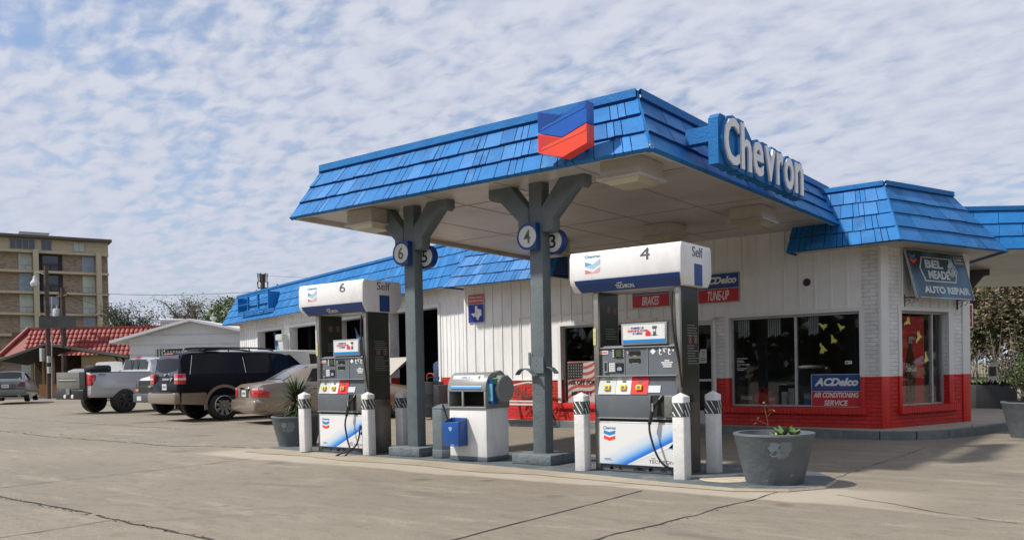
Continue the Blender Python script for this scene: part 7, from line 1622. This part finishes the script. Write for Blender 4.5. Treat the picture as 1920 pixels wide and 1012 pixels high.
mb = MB(); mb.lathe([(0, 0), (.09, 0), (.09, .3), (.16, .3), (.16, .42), (0, .46)], 12, c=(2.9, 3, 3.75)); mb.build('vent_pipe', GALV, SH)
# utility poles with lamp, sign and wires
WD = mat('pole_timber', (.085, .06, .045), .95, var=.3, vs=5, bump=.4)
pl = thing('utility_pole', 'tall dark timber utility pole in front of the tan building carrying boxes', 'pole', (-54.1, 24.0, 0))
mb = MB(); mb.tube([(0, 0, -.3), (0, 0, 8.1)], [.16, .12], 10); mb.build('pole', WD, pl, smooth=40)
mb = MB(); mb.box((-.50, -.30, 2.3), (-.22, -.1, 3.1)); mb.box((.22, -.2, 2.2), (.42, .0, 2.6)); mb.build('meter_box', GALV, pl); mb = MB(); mb.box((.22, -.2, 1.55), (.42, 0, 1.95)); mb.build('switch_box', GALV, pl)
mb = MB(); mb.tube([(.3, .0, 0), (.42, .1, 6.2)], .035, 6); mb.build('conduit', GALV, pl)
o = thing('street_lamp', 'white bell shaped lamp on the tall timber pole', 'lamp', (-54.5, 23.5, 7.1)); mb = MB(); mb.lathe([(.02, .40), (.09, .36), (.12, .15), (.24, .0), (.25, -.08), (.20, -.24), (.08, -.30), (0, -.30)], 16); mb.build('lamp_shade', mat('lamp_white', (.55, .56, .55), .3, var=.1), o, smooth=40); mb = MB(); mb.tube(catmull([(0, 0, .5), (.1, .1, .62), (.4, .45, .45)], 4), .03, 6); mb.build('arm', GALV, o)
o = thing('blank_sign', 'blank dark rectangular sign panel fixed across the utility pole', 'sign', (-53.0, 24.35, 4.25), math.atan2(.609, .793)); mb = MB(); mb.box((-1.15, -.45, 0), (1.05, -.40, .72)); mb.build('panel', mat('sign_blank', (.035, .038, .042), .7, var=.4, vs=1.5), o); mb = MB(); mb.box((-.6, -.40, .1), (.0, -.2, .16)); mb.box((.15, -.40, -.4), (.19, -.37, .1)); mb.build('bracket', BLACKP, o)
p2_ = thing('utility_pole', 'second timber pole behind it carrying a grey transformer', 'pole', (-61.6, 28.4, 0)); mb = MB(); mb.tube([(0, 0, -.3), (0, 0, 7.6)], [.22, .16], 8); mb.build('pole', WD, p2_, smooth=40)
mb = MB(); mb.lathe([(0, 0), (.24, 0), (.26, .08), (.26, .85), (.22, .95), (0, .98)], 16, c=(-.38, -.25, 5.2)); mb.tube([(-.38, -.25, 6.15), (-.38, -.25, 6.4)], .05, 6); mb.build('transformer', mat('transformer_grey', (.50, .52, .52), .4), p2_, smooth=40)
mb = MB(); mb.box((-.8, -.06, 7.0), (.8, .06, 7.12)); mb.tube([(-.5, 0, 7.1), (-.5, 0, 7.35)], .05, 6); mb.tube([(.5, 0, 7.1), (.5, 0, 7.35)], .05, 6); mb.build('crossarm', WD, p2_)
p3_ = thing('utility_pole', 'bare pole top with clustered insulators rising behind the garage roof', 'pole', (-50.4, 37.0, 0)); mb = MB(); mb.tube([(0, 0, -.3), (0, 0, 8.3)], [.22, .15], 8); mb.build('pole', WD, p3_, smooth=40)
mb = MB(); rn = random.Random(5)
for k in range(6):
    a = k*1.05; mb.tube([(0, 0, 7.7), (.3*math.cos(a), .3*math.sin(a), 7.8), (.32*math.cos(a), .32*math.sin(a), 8.35)], [.04, .035, .05], 5)
    mb.tube([(0, 0, 7.3), (.38*math.cos(a+.4), .38*math.sin(a+.4), 7.35), (.40*math.cos(a+.4), .40*math.sin(a+.4), 7.75)], [.04, .035, .05], 5)
mb.build('insulators', mat('insulator', (.05, .045, .04), .5), p3_)
def wire(lab, a, b, sag, r=.016):
    a = Vector(a); b = Vector(b); mb = MB(); mb.tube([a.lerp(b, t/16)-Vector((0, 0, sag*4*(t/16)*(1-t/16))) for t in range(17)], r, 5); tag(mb.build('power_line', BLACK, at=tuple(a)), lab, 'cable', 'overhead lines between the poles')
wire('upper overhead line from the transformer pole towards the garage roof', (-61.6, 28.4, 7.35), (-50.4, 37.0, 7.1), .25); wire('lower overhead line crossing behind the white workshop', (-61.6, 28.4, 5.9), (-50.4, 37.0, 5.1), .3); wire('thin overhead line leaving the pole top over the blue garage roof', (-50.4, 37.0, 8.2), (-22, 50, 6.6), .3, .01)
wire('slanting service line from the transformer pole to the tiled roof', (-61.6, 28.4, 7.2), (-56.0, 33.5, 4.9), .15, .012)
# trees at the left
tree('oak_tree', 'dark bare branched tree directly right of the apartment block', 'tree', (-72.5, 39.2, 0), 3.6, (2.7, 2.2), 7500, .10, 11, [LG4, LG1], BARK, None, 20, 0, 5, gap=.15)
tree('spring_tree', 'thin leafed tree showing sky through its crown above the white workshop', 'tree', (-63.5, 40.1, 0), 4.3, (3.3, 1.9), 4200, .085, 12, [LG1, LG3], BARKG, None, 18, 0, 5, gap=.0)
tree('green_tree', 'bright green tree behind the left end of the blue garage roof', 'tree', (-51.2, 34.9, 0), 2.3, (2.1, 2.1), 7000, .11, 13, [LG2, mat('leaf_mid', (.06, .11, .025), .7, var=.4, vs=1.2)], BARK, None, 11, 0, 1, gap=1.2)
tree('green_tree', 'second green tree further along behind the garage roof', 'tree', (-49.6, 38.0, 0), 3.6, (2.3, 1.9), 6000, .12, 14, [LG2, MATS['leaf_mid']], BARK, None, 9, 0, 1, gap=1.0)
tree('oak_tree', 'low dark tree beneath the bare one beside the tiled roof', 'tree', (-66.0, 37.6, 0), 1.6, (2.6, 1.5), 4200, .12, 15, [LG4, MATS['leaf_mid']], BARK, None, 9, 0, 1, gap=1.0)
mb = MB(); rn = random.Random(31)
for k in range(90):
    t = k/90; x = -150+t*130; y = 62+t*45; leafy(mb, (x, y+rn.uniform(-3, 3), rn.uniform(.5, 3.2)), (2.6, 1.5, 1.6), 60, .35, rn, (0, 1, 2))
tag(mb.build('distant_treeline', [LG4, LG1, MATS['leaf_mid']]), 'low distant line of trees behind the buildings', 'trees', kind='stuff')

# unseen tree belt added behind the camera to darken reflections in glass and paint
mb = MB(); rn = random.Random(41)
for k in range(210):
    a = R_(190+k*1.25); d_ = rn.uniform(44, 56); zc = rn.uniform(.6, 7.0); leafy(mb, (d_*math.cos(a)*1.0, d_*math.sin(a), zc), (3.0, 3.0, 2.2), 90, .9, rn, (0, 1))
tag(mb.build('reflection_trees', [LG4, LG1]), 'unseen belt of trees added behind the camera to darken reflections', 'trees', kind='stuff')
